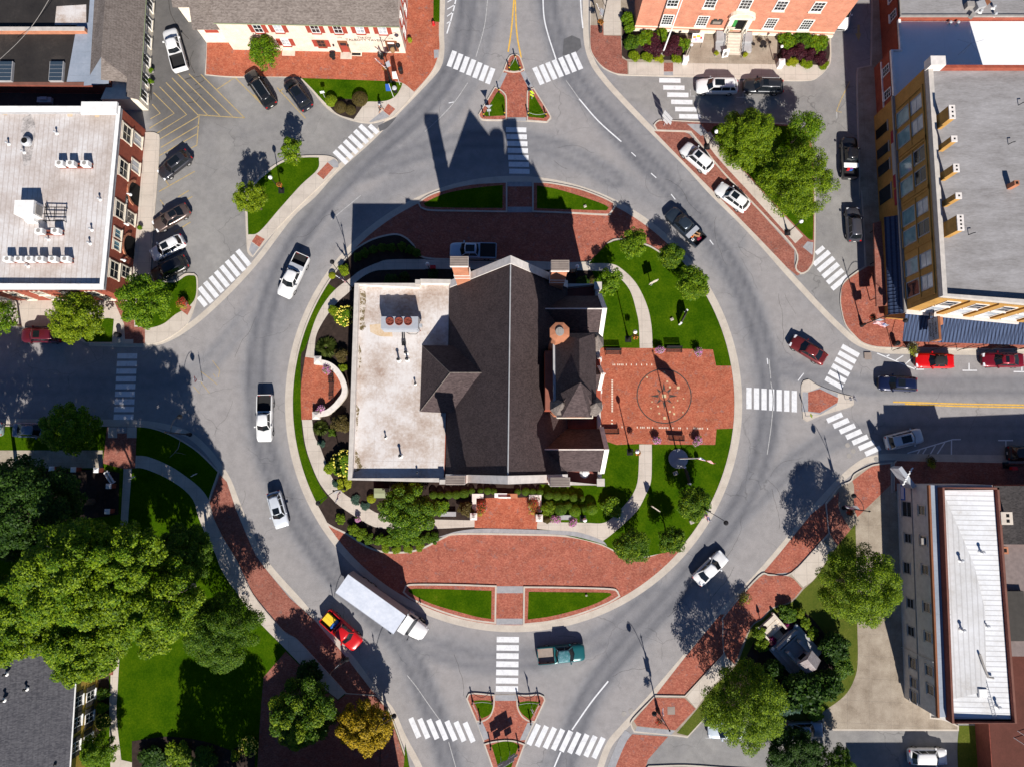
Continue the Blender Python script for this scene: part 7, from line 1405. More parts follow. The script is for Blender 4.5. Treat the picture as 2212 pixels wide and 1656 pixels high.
q=inbed(dp,-2.4,-.2); o=thing('hose','coil of dark red hose at the tailgate of the dark pickup','hose',q); m=MB(); m.lathe((0,0,0),[(.2,0),(.34,.1),(.2,.2)],14); m.obj('coil',M['maroon_sign'],o)
for l,y,mt in [('red fuel can in the black alley pickup, left of two',.28,'red_paint'),('blue topped can in the black alley pickup, right of two',-.1,'blue_paint')]:
    q=inbed(bp,-1.6,y); o=thing('fuel_can',l,'fuel can',q,0,'fuel cans in the alley pickup'); m=MB(); m.box((0,0,0),(.34,.26,.4)); m.obj('can',M[mt],o); m=MB(); m.box((0,0,.4),(.2,.06,.08)); m.obj('handle',M['red_paint'],o)
mat_mottle('worn_paint',[(.4,(.02,.13,.14)),(.55,(.10,.22,.26)),(.7,(.45,.50,.55))],2,9,.4,0)
for ch_ in gp.children:
    if ch_.name.startswith('roof'): ch_.data.materials[0]=M['worn_paint']; ch_['label']='teal roof with patches of bleached paint'
# box truck
a=P(*T(1,3,(1440,545))[0],1.2); b=P(*T(1,3,(752,100))[0],3.2); b=Vector((b.x,b.y,0)); a=Vector((a.x,a.y,0)); ax=a-b; LT=11.5; ctr=(a+b)/2
tk=thing('box_truck','long white box truck with rounded white cab on the south-west of the roundabout','truck',(ctr.x,ctr.y,0),math.atan2(ax.y,ax.x),GD)
xf=LT/2; m=MB(); bl=8.3; xb=-LT/2; m.box((xb+bl/2,0,1.15),(bl,2.55,2.7)); o=m.obj('cargo_box',M['sign_grey'],tk); m=MB(); mat_mottle('truck_roof',[(.35,(.50,.54,.62)),(.5,(.58,.62,.70)),(.65,(.68,.71,.77))],.5,3,.5,.25,2); m.box((xb+bl/2,0,3.85),(bl,2.5,.03)); m.obj('box_roof',M['truck_roof'],o); m=MB()
for s in(-1,1): m.box((xb+bl/2,s*1.265,3.75),(bl,.05,.14)); 
m.obj('roof_rim',M['sign_grey'],o)
WP=pnt(W_)
m=MB(); x0=xb+bl+.12; sec=[(x0,1.16,2.55),(x0+.9,1.16,2.55),(x0+1.35,1.1,2.35)]
m.hexa([(x0,-1.15,.6),(x0+1.35,-1.15,.6),(x0+1.35,1.15,.6),(x0,1.15,.6),(x0,-1.1,2.5),(x0+.95,-1.05,2.5),(x0+.95,1.05,2.5),(x0,1.1,2.5)]); m.obj('cab',WP,tk)
m=MB(); S_c=[(0,1.08,1.70),(.35,1.06,1.66),(.8,1.0,1.58),(1.2,.90,1.48),(1.5,.74,1.34),(1.68,.5,1.12)]; k_=(xf-x0-1.36)/1.68; rw_=[]
for dx,hw_,zt_ in S_c: x=x0+1.36+dx*k_; rw_.append([(x,-hw_,.55),(x,-hw_*1.0,zt_-.35),(x,-hw_*.82,zt_-.06),(x,0,zt_),(x,hw_*.82,zt_-.06),(x,hw_,zt_-.35),(x,hw_,.55)])
for a_,b_ in zip(rw_[:-1],rw_[1:]):
    for j_ in range(6): m.face([a_[j_],b_[j_],b_[j_+1],a_[j_+1]][::-1])
m.face(rw_[-1]); me=m.mesh('hood',WP,False); bm=bmesh.new(); bm.from_mesh(me); bmesh.ops.remove_doubles(bm,verts=bm.verts,dist=.001); bmesh.ops.recalc_face_normals(bm,faces=bm.faces); bm.to_mesh(me); bm.free(); me.polygons.foreach_set('use_smooth',[True]*len(me.polygons)); link('hood',me,tk)
m=MB(); m.face([(x0+1.37,-1.02,1.66),(x0+1.37,1.02,1.66),(x0+.99,.94,2.44),(x0+.99,-.94,2.44)]); m.obj('windscreen',M['car_glass'],tk)
for s in(-1,1):
    m=MB(); m.face([(x0+.25,s*1.14,1.55),(x0+1.15,s*1.13,1.55),(x0+.85,s*1.08,2.3),(x0+.25,s*1.12,2.3)][::-s]); m.obj('side_window',M['car_glass'],tk)
    m=MB(); m.tube([(x0+1.5,s*1.0,1.5),(x0+1.6,s*1.45,1.6)],.03,5); m.box((x0+1.6,s*1.45,1.35),(.12,.12,.5)); m.obj('wing_mirror',M['black_iron'],tk)
    m=MB(); m.box((xf-.42,s*.82,.85),(.2,.2,.2)); m.obj('headlight',M['lens_clear'],tk); m=MB(); m.box((xb-.02,s*1.0,.9),(.06,.2,.15)); m.obj('tail_light',M['lens_red'],tk)
    for x in(xf-1.25,xb+1.8,xb+2.9):
        wl=link('wheel',WHEEL,tk,(x,s*(1.05),.5)); wl.scale=(.5,1.3,.5); link('rim',RIM if s>0 else RIM2,wl)
m=MB(); m.box((0,0,.55),(LT-1.0,.9,.35)); m.obj('chassis',M['black_iron'],tk); m=MB(); m.box((xf-.12,0,.40),(.2,1.5,.3)); m.obj('bumper',M['steel'],tk)
m=MB(); m.tube([(x0+.6,1.22,.6),(x0-.02,1.22,.7),(x0-.02,1.2,2.6)],.07,6); m.obj('exhaust_stack',M['steel'],tk)
# ================================================================== street furniture
def toward(a,b): q=P(*b)-P(*a); return math.atan2(q.y,q.x)
def flag_mesh(w_,h,stripes=True,droop=.35,seed=0):
    m=MB(); nx,ny=12,13; g=random.Random(seed); ph=g.random()*6
    pt=lambda i,j:(w_*i/nx*(1-.1*droop),.10*math.sin(i*.9+ph)*i/nx+.04*math.sin(j*.7+i),-h*j/ny-droop*w_*(i/nx)**1.4)
    for i in range(nx):
        for j in range(ny):
            k=(2 if (i<5 and j<7) else (0 if j%2==0 else 1)) if stripes else 0
            m.face([pt(i,j),pt(i+1,j),pt(i+1,j+1),pt(i,j+1)],k)
    if stripes:
        for i in range(4):
            for j in range(6): x,y,zz=pt(i+.5 if True else i,j+.5); m.box((x,y+.015,zz),(.04,.03,.04),0,1)
    return m
def us_flag(parent,loc,rz,w_=1.25,h=.78,tilt=0.,seed=0,droop=.35):
    f=flag_mesh(w_,h,True,droop,seed).obj('flag',[M['flag_red'],M['flag_white'],M['flag_blue']],parent); f.location=loc; f.rotation_euler=(tilt,0,rz); return f
def lamp(label,px,arm,flag=None,basket=True,banner=True,h=6.3,group='tall street lamps with bell lanterns',al=2.3,z=KZ):
    q=P(*px,z); o=thing('street_lamp',label,'street lamp',(q.x,q.y,z),0,group)
    m=MB(); m.lathe((0,0,0),[(.26,0),(.26,.18),(.19,.3),(.16,.9),(.11,1.05)],10); m.tube([(0,0,1.0),(0,0,h)],[.075,.05],8); m.ball((0,0,h+.12),.11,8,5); m.lathe((0,0,h+.2),[(.05,0),(.01,.3)],6); m.obj('post',M['black_iron'],o)
    a=arm; c,s=math.cos(a),math.sin(a); m=MB(); pts=[(c*al*t,s*al*t,h-1.2+1.55*math.sin(t*PI*.62)) for t in np.linspace(0,1,9)]; m.tube([(0,0,h-1.6)]+pts,.035,6); m.tube([pts[-1],(pts[-1][0],pts[-1][1],pts[-1][2]-.18)],.03,6); m.obj('arm',M['black_iron'],o)
    L=pts[-1]; m=MB(); m.lathe((L[0],L[1],L[2]-.75),[(.14,0),(.24,.05),(.29,.25),(.24,.42),(.12,.52),(.06,.62)],14); ln=m.obj('lantern',M['black_iron'],o,True); m=MB(); m.ball((L[0],L[1],L[2]-.78),.15,10,5); m.obj('bulb_cover',M['lamp_glass'],ln)
    if basket:
        b=a+PI*.5; bx,by=.55*math.cos(b),.55*math.sin(b); m=MB(); m.tube([(0,0,3.0),(bx,by,3.1)],.02,5); m.obj('basket_bracket',M['black_iron'],o)
        g=random.Random(label); cl=[(bx+g.uniform(-.15,.15),by+g.uniform(-.15,.15),2.6+g.uniform(-.1,.15),.32,.8) for _ in range(5)]; link('hanging_basket',leaf_mesh('hanging_basket',cl,380,.12,'bronze',3),o); link('basket_flowers',leaf_mesh('basket_flowers',cl,160,.1,M['petal_red' if g.random()<.5 else 'petal_orange'],4,shell=(.95,1.1)),o)
    if banner:
        m=MB(); b=a; m.face([(.08*c,.08*s,4.3),(.62*c,.62*s,4.3),(.62*c,.62*s,3.0),(.08*c,.08*s,3.2)]); m.tube([(0,0,4.32),(.66*c,.66*s,4.32)],.015,5); m.obj('banner',M['sign_grey'],o)
    if flag is not None:
        d=flag; cd,sd_=math.cos(d),math.sin(d); m=MB(); m.tube([(0,0,2.7),(1.55*cd,1.55*sd_,4.1)],.022,6); fp=m.obj('flag_staff',M['sign_white'],o); us_flag(fp,(1.5*cd,1.5*sd_,4.02),d+PI*.92,1.3,.8,.35,int(px[0]),.55)
    return o
lamp('tall black lamp with a flag on the brick corner right of the south crosswalk',(1421,1534),toward((1421,1534),(1380,1490)),R(100))
lamp('tall black lamp with a flag beside the young trees of the south-east ring lawn',(1503,1096),toward((1503,1096),(1580,1150)),R(-60),basket=False)
lamp('tall black lamp with a flag at the concrete tongue north of the stucco building',(1822,1096),toward((1822,1096),(1780,1050)),R(170))
lamp('tall black lamp with a flag on the north-west bed of the ring, in the shade',(764,626),toward((764,626),(720,560)),R(150),basket=False)
lamp('tall black lamp with a flag on the south-west bed of the ring',(748,1055),toward((748,1055),(690,1100)),R(-100),basket=False)
lamp('tall black lamp with a flag and basket on the brick corner by the blue awning',(1861,703),toward((1861,703),(1912,716)),R(-30))
lamp('tall black lamp with a flag and basket beside the path west of the brick hall',(1297,68),toward((1297,68),(1260,40)),R(130))
lamp('tall black lamp with a flag and basket on the tavern corner lawn',(844,176),toward((844,176),(900,140)),R(150))
lamp('tall black lamp with a flag behind the golden tree in the south-west corner',(834,1531),toward((834,1531),(880,1500)),R(165),basket=False)
lamp('tall black lamp at the grass curve of the shaded west street, without flag',(411,938),toward((411,938),(450,890)),None,basket=False)
lamp('tall black lamp on the brick edge beside the red pickup',(742,1421),toward((742,1421),(790,1380)),None,basket=False)
def globe(label,px,lean_h=5.0,basket=True,z=KZ,base=True):
    q=P(*px,z); o=thing('globe_lamp',label,'lamp post',(q.x,q.y,z),0,'globe lamp posts')
    m=MB(); 
    if base: m.box((0,0,0),(.75,.75,.06))
    m.lathe((0,0,.05),[(.24,0),(.24,.2),(.15,.35),(.12,.8)],10); m.tube([(0,0,.8),(0,0,lean_h-.45)],[.07,.05],8); m.lathe((0,0,lean_h-.5),[(.05,0),(.16,.1),(.18,.14)],10); p=m.obj('post',M['black_iron'],o)
    m=MB(); m.ball((0,0,lean_h-.1),.26,14,8,sz=1.15); m.lathe((0,0,lean_h+.16),[(.16,0),(.05,.09),(.01,.16)],10); m.obj('globe',M['lamp_glass'],o,True)
    if basket:
        g=random.Random(label); cl=[(.5+g.uniform(-.12,.12),-.1+g.uniform(-.12,.12),2.2+g.uniform(-.1,.1),.3,.8) for _ in range(4)]; link('hanging_basket',leaf_mesh('hanging_basket',cl,300,.12,'bronze',5),o); link('basket_flowers',leaf_mesh('basket_flowers',cl,140,.1,M['petal_orange'],6,shell=(.95,1.1)),o); m=MB(); m.tube([(0,0,2.5),(.5,-.1,2.55)],.02,5); m.obj('basket_bracket',M['black_iron'],o)
    return o
for l,p,h,b in [('globe lamp at the brick island north of the feathery trees',(1526.8,318),4.5,False),('globe lamp at the south tip of the tree island',(1700.8,503),4.5,False),('globe lamp with flower basket in the lawn left of the curved path',(1357,733),5.2,True),('globe lamp with flower basket on the path south of the plaza',(1361,976),5.2,True),('globe lamp on the grass island of the car park with a flower basket',(608,412),4.4,True),('globe lamp in the shade by the north-west door of the courthouse',(931,589),4.,False),('globe lamp in the shade by the north-east door of the courthouse',(1241,594),4.,False),('short globe lamp beside the pink pots in the south bed',(1259,1119),2.6,False),('globe lamp at the right edge on the shaded pavement',(2172,1004),4.2,False)]: globe(l,p,h,b)
# flagpoles
q=P(1465,990,KZ); o=thing('flagpole','white flagpole with national flag on a round stone base in the ring lawn','flagpole',(q.x,q.y,KZ)); m=MB(); m.lathe((0,0,0),[(1.22,0),(1.22,.06),(1.1,.09)],24); m.obj('base',M['stone_grey'],o); m=MB(); m.tube([(0,0,.05),(0,0,10.3)],[.09,.05],10); m.ball((0,0,10.4),.13,10,6); m.obj('pole',M['sign_white'],o,True); us_flag(o,(.05,-.02,10.1),R(-14),2.3,1.5,0,3,.5)
q=P(1430.6,118,KZ); o=thing('flagpole','tall white flagpole rising from the purple bushes by the brick hall','flagpole',(q.x,q.y,KZ)); m=MB(); m.lathe((0,0,0),[(.35,0),(.35,.5),(.2,.7),(.15,1.0)],12); m.obj('base',M['stone_dark'],o); m=MB(); m.tube([(0,0,.9),(0,0,12.5)],[.11,.06],10); m.ball((0,0,12.6),.14,10,6); m.obj('pole',M['sign_white'],o,True)
# benches
def bench(label,px,rz,Lb=1.9,mat='black_iron',back=True,z=KZ+.02,name='park_bench',group='black iron benches'):
    q=P(*px,z); o=thing(name,label,'bench',(q.x,q.y,z),rz,group if mat=='black_iron' else None)
    if back:
        m=MB()
        for k in range(6): m.box((0,-.24+k*.095,.42),(Lb,.06,.03))
        m.obj('seat',M[mat],o); m=MB()
        for k in range(5): m.hexa([(-Lb/2,.28+k*.03,.5+k*.09),(Lb/2,.28+k*.03,.5+k*.09),(Lb/2,.31+k*.03,.5+k*.09),(-Lb/2,.31+k*.03,.5+k*.09),(-Lb/2,.295+k*.03,.56+k*.09),(Lb/2,.295+k*.03,.56+k*.09),(Lb/2,.325+k*.03,.56+k*.09),(-Lb/2,.325+k*.03,.56+k*.09)])
        m.obj('backrest',M[mat],o)
        for s in(-1,1):
            m=MB(); x=s*(Lb/2); m.tube([(x,-.3,0),(x,-.28,.42),(x,-.28,.64),(x,.22,.66),(x,.42,.96)],.03,6); m.tube([(x,.36,0),(x,.28,.42),(x,-.28,.42)],.03,6); m.obj('side_frame',M[mat],o)
    else:
        m=MB(); m.box((0,0,.38),(Lb,.55,.12)); m.obj('seat',M[mat],o)
        for s in(-1,1): m=MB(); m.box((s*Lb*.34,0,0),(.22,.42,.38)); m.obj('leg',M[mat],o)
    return o
bench('black bench at the upper left of the plaza, below the lawn',(1324,762),0); bench('black bench between two pink pots on the north side of the plaza',(1454.5,757),0); bench('black bench at the lower left of the plaza, against the wall',(1319,930),PI); bench('black bench between two pink pots on the south side of the plaza',(1459,944),PI*.985)
bench('black bench on the west terrace, long lower one',(717,842),-PI/2,2.3); bench('black bench on the west terrace, short upper one',(716,815),-PI/2,1.3)
bench('white stone bench on the brick forecourt below the south wall',(1082,1069),0,1.55,'sign_white',False); bench('brick coloured stone bench on the forecourt, right of the white one',(1106.5,1070),0,1.3,'terracotta',False); bench('grey stone bench in the bed left of the forecourt',(969,1109),0,1.9,'stone_grey',False); bench('grey stone bench below the clipped bushes, right of the forecourt',(1221.6,1116),0,1.8,'stone_grey',False)
q=P(1090,1073,.2); o=thing('banner_stand','low boat shaped white marker in front of the forecourt benches','marker',(q.x,q.y,KZ+.02)); m=MB(); m.hexa([(-.75,-.12,.1),(.75,-.16,.1),(.75,.0,.1),(-.75,.0,.1),(-.75,-.02,.75),(.75,-.02,.75),(.75,.06,.75),(-.75,.06,.75)]); m.obj('panel',M['sign_white'],o); m=MB(); m.box((-.6,.05,0),(.06,.06,.6)); m.box((.6,.05,0),(.06,.06,.6)); m.obj('feet',M['black_iron'],o)
# seat walls and pillars of the forecourt, curved wall of the west terrace
def swall(label,px,h=.5,cap='coping_white'):
    p=PL(px,KZ+h); c=(sum(x for x,y in p)/len(p),sum(y for x,y in p)/len(p)); o=thing('seat_wall',label,'wall',(*c,KZ)); l=[(x-c[0],y-c[1]) for x,y in p]; m=MB(); m.prism(inset(l,.05),0,h-.08); m.obj('wall',M['brick_red'],o); m=MB(); m.prism(l,h-.08,h); m.obj('coping',M[cap],o)
swall('L shaped seat wall with pale coping, west side of the forecourt',[(1019.6,1065.7),(1044.6,1065.7),(1044.6,1075.3),(1029,1075.3),(1029,1103),(1019.6,1103)]); swall('L shaped seat wall with pale coping, east side of the forecourt',[(1143,1068),(1169.6,1068),(1169.6,1105.6),(1159.5,1105.6),(1159.5,1078),(1143,1078)])
oa=smooth(PL([(680,776),(697,778),(713,783),(727,793),(738,807),(746,823),(750,840),(747,855),(738,868),(728,880),(715,891),(703,897),(676,901)],KZ+.7),False); L_,R_2=strip(oa,.62,-1); wl=L_+R_2[::-1]
c=(sum(x for x,y in wl)/len(wl),sum(y for x,y in wl)/len(wl)); o=thing('seat_wall','curved seat wall with pale coping round the west brick terrace','wall',(*c,KZ)); l=[(x-c[0],y-c[1]) for x,y in wl]; m=MB(); m.prism(l,0,.62); m.obj('wall',M['stone'],o); m=MB(); m.prism(inset(l,-.04),.62,.7); m.obj('coping',M['coping_white'],o)
G='square capped pillars'
def pillar(label,px,s=.85,h=1.3,cap='coping_white',body='brick_red',group=G,urn=True,z=KZ):
    q=P(*px,z+h); o=thing('pillar',label,'pillar',(q.x,q.y,z),0,group); m=MB(); m.box((0,0,0),(s*.84,s*.84,h-.12)); m.obj('shaft',M[body],o); m=MB(); m.box((0,0,h-.12),(s,s,.12)); m.box((0,0,h),(s*.95,s*.95,.14),0,0,.25); k=m.obj('cap',M[cap],o)
    if urn: m=MB(); m.lathe((0,0,h+.1),[(.1,0),(.05,.12),(.16,.3),(.17,.36)],10); m.obj('finial',M['stone_dark'],o)
pillar('pillar with finial at the lower left corner of the forecourt',(1023,1115)); pillar('pillar with finial at the lower right corner of the forecourt',(1165,1118)); pillar('pale pillar at the upper end of the west terrace wall',(686,777),.9,.85,urn=False,body='stone'); pillar('pale pillar at the lower end of the west terrace wall',(683,897),.95,.85,urn=False,body='stone')
for k,(x,y) in enumerate([(70.5,1011),(110.8,1012),(157.7,1013.5),(207,1014.8),(234,1049.4),(231,1104)]): pillar('white capped pillar of the shaded garden fence, '+['leftmost in the row','second in the row from the left','third in the row from the left','at the right end of the row','beside the path, upper','beside the path, lower'][k],(x,y),.62,1.3,'sign_white','brick_red',"pillars of the shaded garden fence",False)
for k,(a,b) in enumerate([((70.5,1014),(110.8,1015)),((110.8,1015),(157.7,1016)),((157.7,1016),(207,1017.5)),((234,1054),(231,1108))]):
    p,q=P(*a,KZ),P(*b,KZ); o=thing('iron_fence','black iron fence panel between the white capped garden pillars, '+['first from the left','second from the left','third from the left','beside the path'][k],'fence',p,toward(a,b),'iron fence panels'); Lf=(q-p).length; m=MB(); m.tube([(.3,0,.25),(Lf-.3,0,.25)],.02,5); m.tube([(.3,0,1.0),(Lf-.3,0,1.0)],.02,5); m.obj('rails',M['black_iron'],o); m=MB()
    for j in range(int((Lf-.6)/.14)): m.tube([(.37+j*.14,0,.05),(.37+j*.14,0,1.12)],.012,4)
    m.obj('pickets',M['black_iron'],o)
pillar('white stone pillar at the east end of the west bed of the hall',T(2,0,(1502,488))[0],.75,1.1,'sign_white','white_paint','gate pillars of the hall',False); pillar('white stone pillar at the west end of the east bed of the hall',T(3,0,(172,520))[0],.8,1.1,'sign_white','white_paint','gate pillars of the hall',False)
for l,p in [('black arm lamp on the pillar at the west bed of the hall',T(2,0,(1515,455))[0]),('black arm lamp with pale globe on the pillar at the east bed of the hall',T(3,0,(120,468))[0])]:
    q=P(*p,1.2); o=thing('arm_lamp',l,'lamp post',(q.x,q.y,KZ),0,'arm lamps of the hall'); m=MB(); m.tube([(0,0,0),(0,0,2.9)],.05,8); m.obj('post',M['black_iron'],o); m=MB(); m.ball((0,0,3.1),.2,10,6); m.obj('globe',M['lamp_glass'],o,True)
# markers, boards and stones in the ring lawn
for l,a,b in [('dark arch topped history board with white ends in the north-east ring lawn',T(2,1,(1455,1138))[0],T(2,1,(1506,1028))[0]),('dark arch topped history board with white ends in the shade by the flagpole',T(2,2,(1488,757))[0],T(2,2,(1532,900))[0])]:
    p,q=P(*a,.9),P(*b,.9); c=(p+q)/2; d=toward(a,b); Lb=(q-p).length; o=thing('history_board',l,'sign',(c.x,c.y,KZ),d,'history boards in the ring lawn'); m=MB(); n=14
    pts=[(-Lb*.46,.35),(Lb*.46,.35)]+[(Lb*.46*math.cos(PI*k/n),.75+.95*math.sin(PI*k/n)) for k in range(n+1)]
    f=[(x,-.06,zz) for x,zz in pts]; bk=[(x,.06,zz) for x,zz in pts]; m.face(f); m.face(bk[::-1])
    for k in range(len(pts)): j=(k+1)%len(pts); m.face([f[j],f[k],bk[k],bk[j]])
    m.obj('board',M['shutter_dark'],o)
    for s in(-1,1): m=MB(); m.box((s*Lb*.49,0,0),(.16,.2,1.05)); m.box((s*Lb*.49,0,1.05),(.2,.24,.05)); m.obj('post',M['sign_white'],o)
for l,p,rz in [('history plaque on a post in the lawn beside the north curved path',(1406,617),R(25)),('history plaque on a post in the shade of the south ring lawn',(1410,1096),R(-35))]:
    q=P(*p,KZ); o=thing('plaque',l,'sign',(q.x,q.y,KZ),rz,'history plaques on posts'); m=MB(); m.tube([(0,0,0),(0,0,1.35)],.05,8); m.obj('post',M['stone_grey'],o); m=MB(); m.box((0,0,1.3),(1.15,.07,.95)); m.box((0,0,2.25),(.5,.07,.22)); m.obj('panel',M['stone'],o)
for l,p,s in [('small pale stone with bronze plate in the north-east ring lawn',T(2,1,(1381,1103))[0],.4),('flat grey stone slab in the shade near the flagpole',T(2,2,(1412,808))[0],.6),('pale flat stone under the flagged lamp at the south-east ring kerb',T(2,2,(1552,1218))[0],.6),('square utility lid in the north-east grass lens',T(2,1,(650,152))[0],.35),('small tan stone in the south-east grass lens',T(2,3,(661,208))[0],.25)]:
    q=P(*p,.2); o=thing('stone',l,'stone',(q.x,q.y,KZ),.4,'small stones in the lawns'); m=MB(); m.box((0,0,0),(s,s*.8,.22),0,0,.85); m.obj('block',M['stone'],o); m=MB(); m.box((0,0,.22),(s*.6,s*.45,.015)); m.obj('plate',M['stone_dark'],o)
q=P(824,1064,1.0); o=thing('transformer','pale green transformer box in the mulch bed beside the big spreading tree','utility box',(q.x,q.y,KZ)); m=MB(); m.box((0,0,0),(1.75,1.1,.75)); m.obj('cabinet',M['green_box'],o); m=MB(); m.hexa([(-.9,-.6,.75),(.9,-.6,.75),(.9,.0,.75),(-.9,.0,.75),(-.9,-.6,.82),(.9,-.6,.82),(.9,.0,.98),(-.9,.0,.98)]); m.box((0,.3,.75),(1.8,.55,.25)); m.obj('lid',M['green_box'],o)
for l,p,c in [('red notice box by the north-west door of the courthouse',(935,577),'red_paint'),('orange framed notice box by the north-east door of the courthouse',(1239,585),'timber'),('red notice sign at the right edge on the shaded pavement',(2191,1011),'red_paint')]:
    q=P(*p,1.); o=thing('notice_box',l,'box',(q.x,q.y,KZ),0,'notice boxes'); m=MB(); m.box((0,0,.5),(.7,.42,.5)); m.obj('box',M[c],o); m=MB(); m.box((0,0,0),(.1,.1,.5)); m.obj('post',M['black_iron'],o)
# splitter bollards with chains
G='bollards of the splitter islands'
def bollard(label,p,z=.16,band=True):
    q=P(*p,z); o=thing('bollard',label,'bollard',(q.x,q.y,z),0,G); m=MB(); m.lathe((0,0,0),[(.12,0),(.12,.1),(.08,.16),(.075,.95),(.1,1.0),(.1,1.05),(.02,1.15)],10); m.obj('post',M['black_iron'],o); m=MB(); m.lathe((0,0,.62),[(.08,0),(.085,.01),(.085,.22),(.08,.23)],10); m.obj('reflector_band',M['yellow_paint' if band else 'steel'],o); return q
B=[bollard('banded bollard at the tip of the small north grass triangle',(1113.5,129)),bollard('banded bollard at the left base of the small north grass triangle',(1100,152)),bollard('banded bollard at the right base of the small north grass triangle',(1123,152)),bollard('banded bollard at the top of the west grass patch of the north splitter',(1078,200)),bollard('banded bollard at the lower left of the west grass patch of the north splitter',(1045,252)),bollard('banded bollard at the lower right of the west grass patch of the north splitter',(1090,249)),bollard('banded bollard at the lower left of the east grass patch of the north splitter',(1141,250)),bollard('banded bollard at the lower right of the east grass patch of the north splitter',(1179,252))]
S_=[bollard(l,ZS(p)[0],band=False) for l,p in [('plain bollard at the top left of the west grass patch, south splitter',(370,490)),('plain bollard at the top right of the west grass patch, south splitter',(705,490)),('plain bollard at the bottom of the west grass patch, south splitter',(505,815)),('plain bollard at the top left of the east grass patch, south splitter',(1150,510)),('plain bollard at the top right of the east grass patch, south splitter',(1500,500)),('plain bollard at the bottom of the east grass patch, south splitter',(1350,830)),('plain bollard at the left of the bottom grass patch, south splitter',(675,1245)),('plain bollard at the right of the bottom grass patch, south splitter',(1150,1265))]]
def chain(a,b,l):
    o=thing('chain',l,'chain',(a.x,a.y,a.z),0,'chains between bollards'); d=b-a; m=MB(); m.tube([(d.x*t,d.y*t,.85-.5*math.sin(PI*t)) for t in np.linspace(0,1,9)],.022,5); m.obj('links',M['steel'],o)
for a,b,l in [(B[0],B[1],'chain on the left side of the small north grass triangle'),(B[0],B[2],'chain on the right side of the small north grass triangle'),(B[6],B[7],'chain at the foot of the east grass patch, north splitter'),(S_[0],S_[1],'chain on top of the west grass patch, south splitter'),(S_[0],S_[2],'chain on the outer side of the west grass patch, south splitter'),(S_[3],S_[4],'chain on top of the east grass patch, south splitter'),(S_[4],S_[5],'chain on the outer side of the east grass patch, south splitter')]: chain(a,b,l)
# traffic signs
def sign(label,px,rz,panels,h=2.6,z=KZ,lean=0,cat='road sign',group=None):
    """panels: list of (x offset, bottom z, width, height, material, shape); rz is the way the face looks"""
    q=P(*px,z); o=thing('road_sign',label,cat,(q.x,q.y,z),rz,group); m=MB(); m.tube([(0,0,0),(0,0,h)],.035,8); m.obj('post',M['steel'],o)
    for x,z0,w_,hh,mt,sh_ in panels:
        m=MB(); y=.05
        if sh_=='tri': pts=[(x,z0),(x+w_/2,z0+hh),(x-w_/2,z0+hh)]
        elif sh_=='dia': pts=[(x,z0),(x+w_/2,z0+hh/2),(x,z0+hh),(x-w_/2,z0+hh/2)]
        else: pts=[(x-w_/2,z0),(x+w_/2,z0),(x+w_/2,z0+hh),(x-w_/2,z0+hh)]
        f=[(.07,px_,pz) for px_,pz in pts]; b=[(.045,px_,pz) for px_,pz in pts]; m.face(f,0); m.face(b[::-1],1); n=len(pts)
        for k in range(n): j=(k+1)%n; m.face([b[k],b[j],f[j],f[k]],1)
        p_=m.obj('panel',[M[mt],M['sign_grey']],o)
        if sh_=='tri': c=(x,z0+hh*.64); m=MB(); m.face([(.074,c[0]+(a-c[0])*.55,c[1]+(b_-c[1])*.55) for a,b_ in pts]); m.obj('sign_face',M['sign_white'],p_)
    return o
sign('give way sign with lime plate on the west grass patch of the north splitter',(1057,250),R(95),[(0,1.75,.95,.85,'red_paint','tri'),(0,1.0,.5,.6,'lime_sign','rect')])
sign('lime pedestrian sign on the east grass patch of the north splitter',(1149,214),R(-120),[(0,1.35,.8,.8,'lime_sign','dia'),(0,.8,.55,.4,'lime_sign','rect')],2.2)
sign('large white guide sign with three plates at the tip of the brick island',(1434,272),R(-140),[(0,2.4,1.5,.75,'sign_white','rect'),(.05,1.6,1.6,.7,'sign_white','rect'),(0,1.0,.8,.5,'sign_white','rect')],3.2)
sign('blue route sign on the bottom grass patch of the south splitter, left',ZS((850,1420))[0],R(-60),[(0,2.3,1.3,.8,'blue_paint','rect'),(0,1.6,.9,.6,'blue_paint','rect')],3.1)
sign('large grey backed guide sign on the bottom grass patch of the south splitter',ZS((1000,1330))[0],R(-60),[(-.3,2.6,1.7,.7,'sign_grey','rect'),(0,1.9,2.0,.7,'sign_grey','rect'),(.2,1.3,.9,.55,'sign_grey','rect')],3.4)
sign('give way sign facing the south splitter crosswalk, on its east grass patch',ZS((1370,560))[0],R(30),[(0,1.75,.95,.85,'red_paint','tri'),(0,1.1,.5,.5,'lime_sign','rect')],2.6)
sign('give way sign on the west street gore with a yellow hatched apron',(438,824),R(10),[(0,1.75,.95,.85,'red_paint','tri')],2.6,0.)
sign('give way sign with lime plate on the east splitter island',(1826,863),R(20),[(0,1.75,.95,.85,'red_paint','tri'),(0,1.0,.5,.6,'lime_sign','rect')],2.6,.1)
sign('lime crossing sign on the concrete nose of the east splitter',(1741,899),R(200),[(0,1.4,.7,.7,'lime_sign','dia')],2.2,.1)
sign('small white board on a post beside the tavern lawn shrubs',(702,211),R(-80),[(0,1.2,.55,.5,'sign_white','rect')],1.7)
sign('small white board in the shaded lawn by the west walk, left',(291,1030),R(-60),[(0,.5,.8,.5,'sign_white','rect')],1.,cat='sign'); sign('small white board in the shaded lawn near the ring, right',(424,1024),R(-60),[(0,.5,.8,.45,'sign_white','rect')],.95,cat='sign')
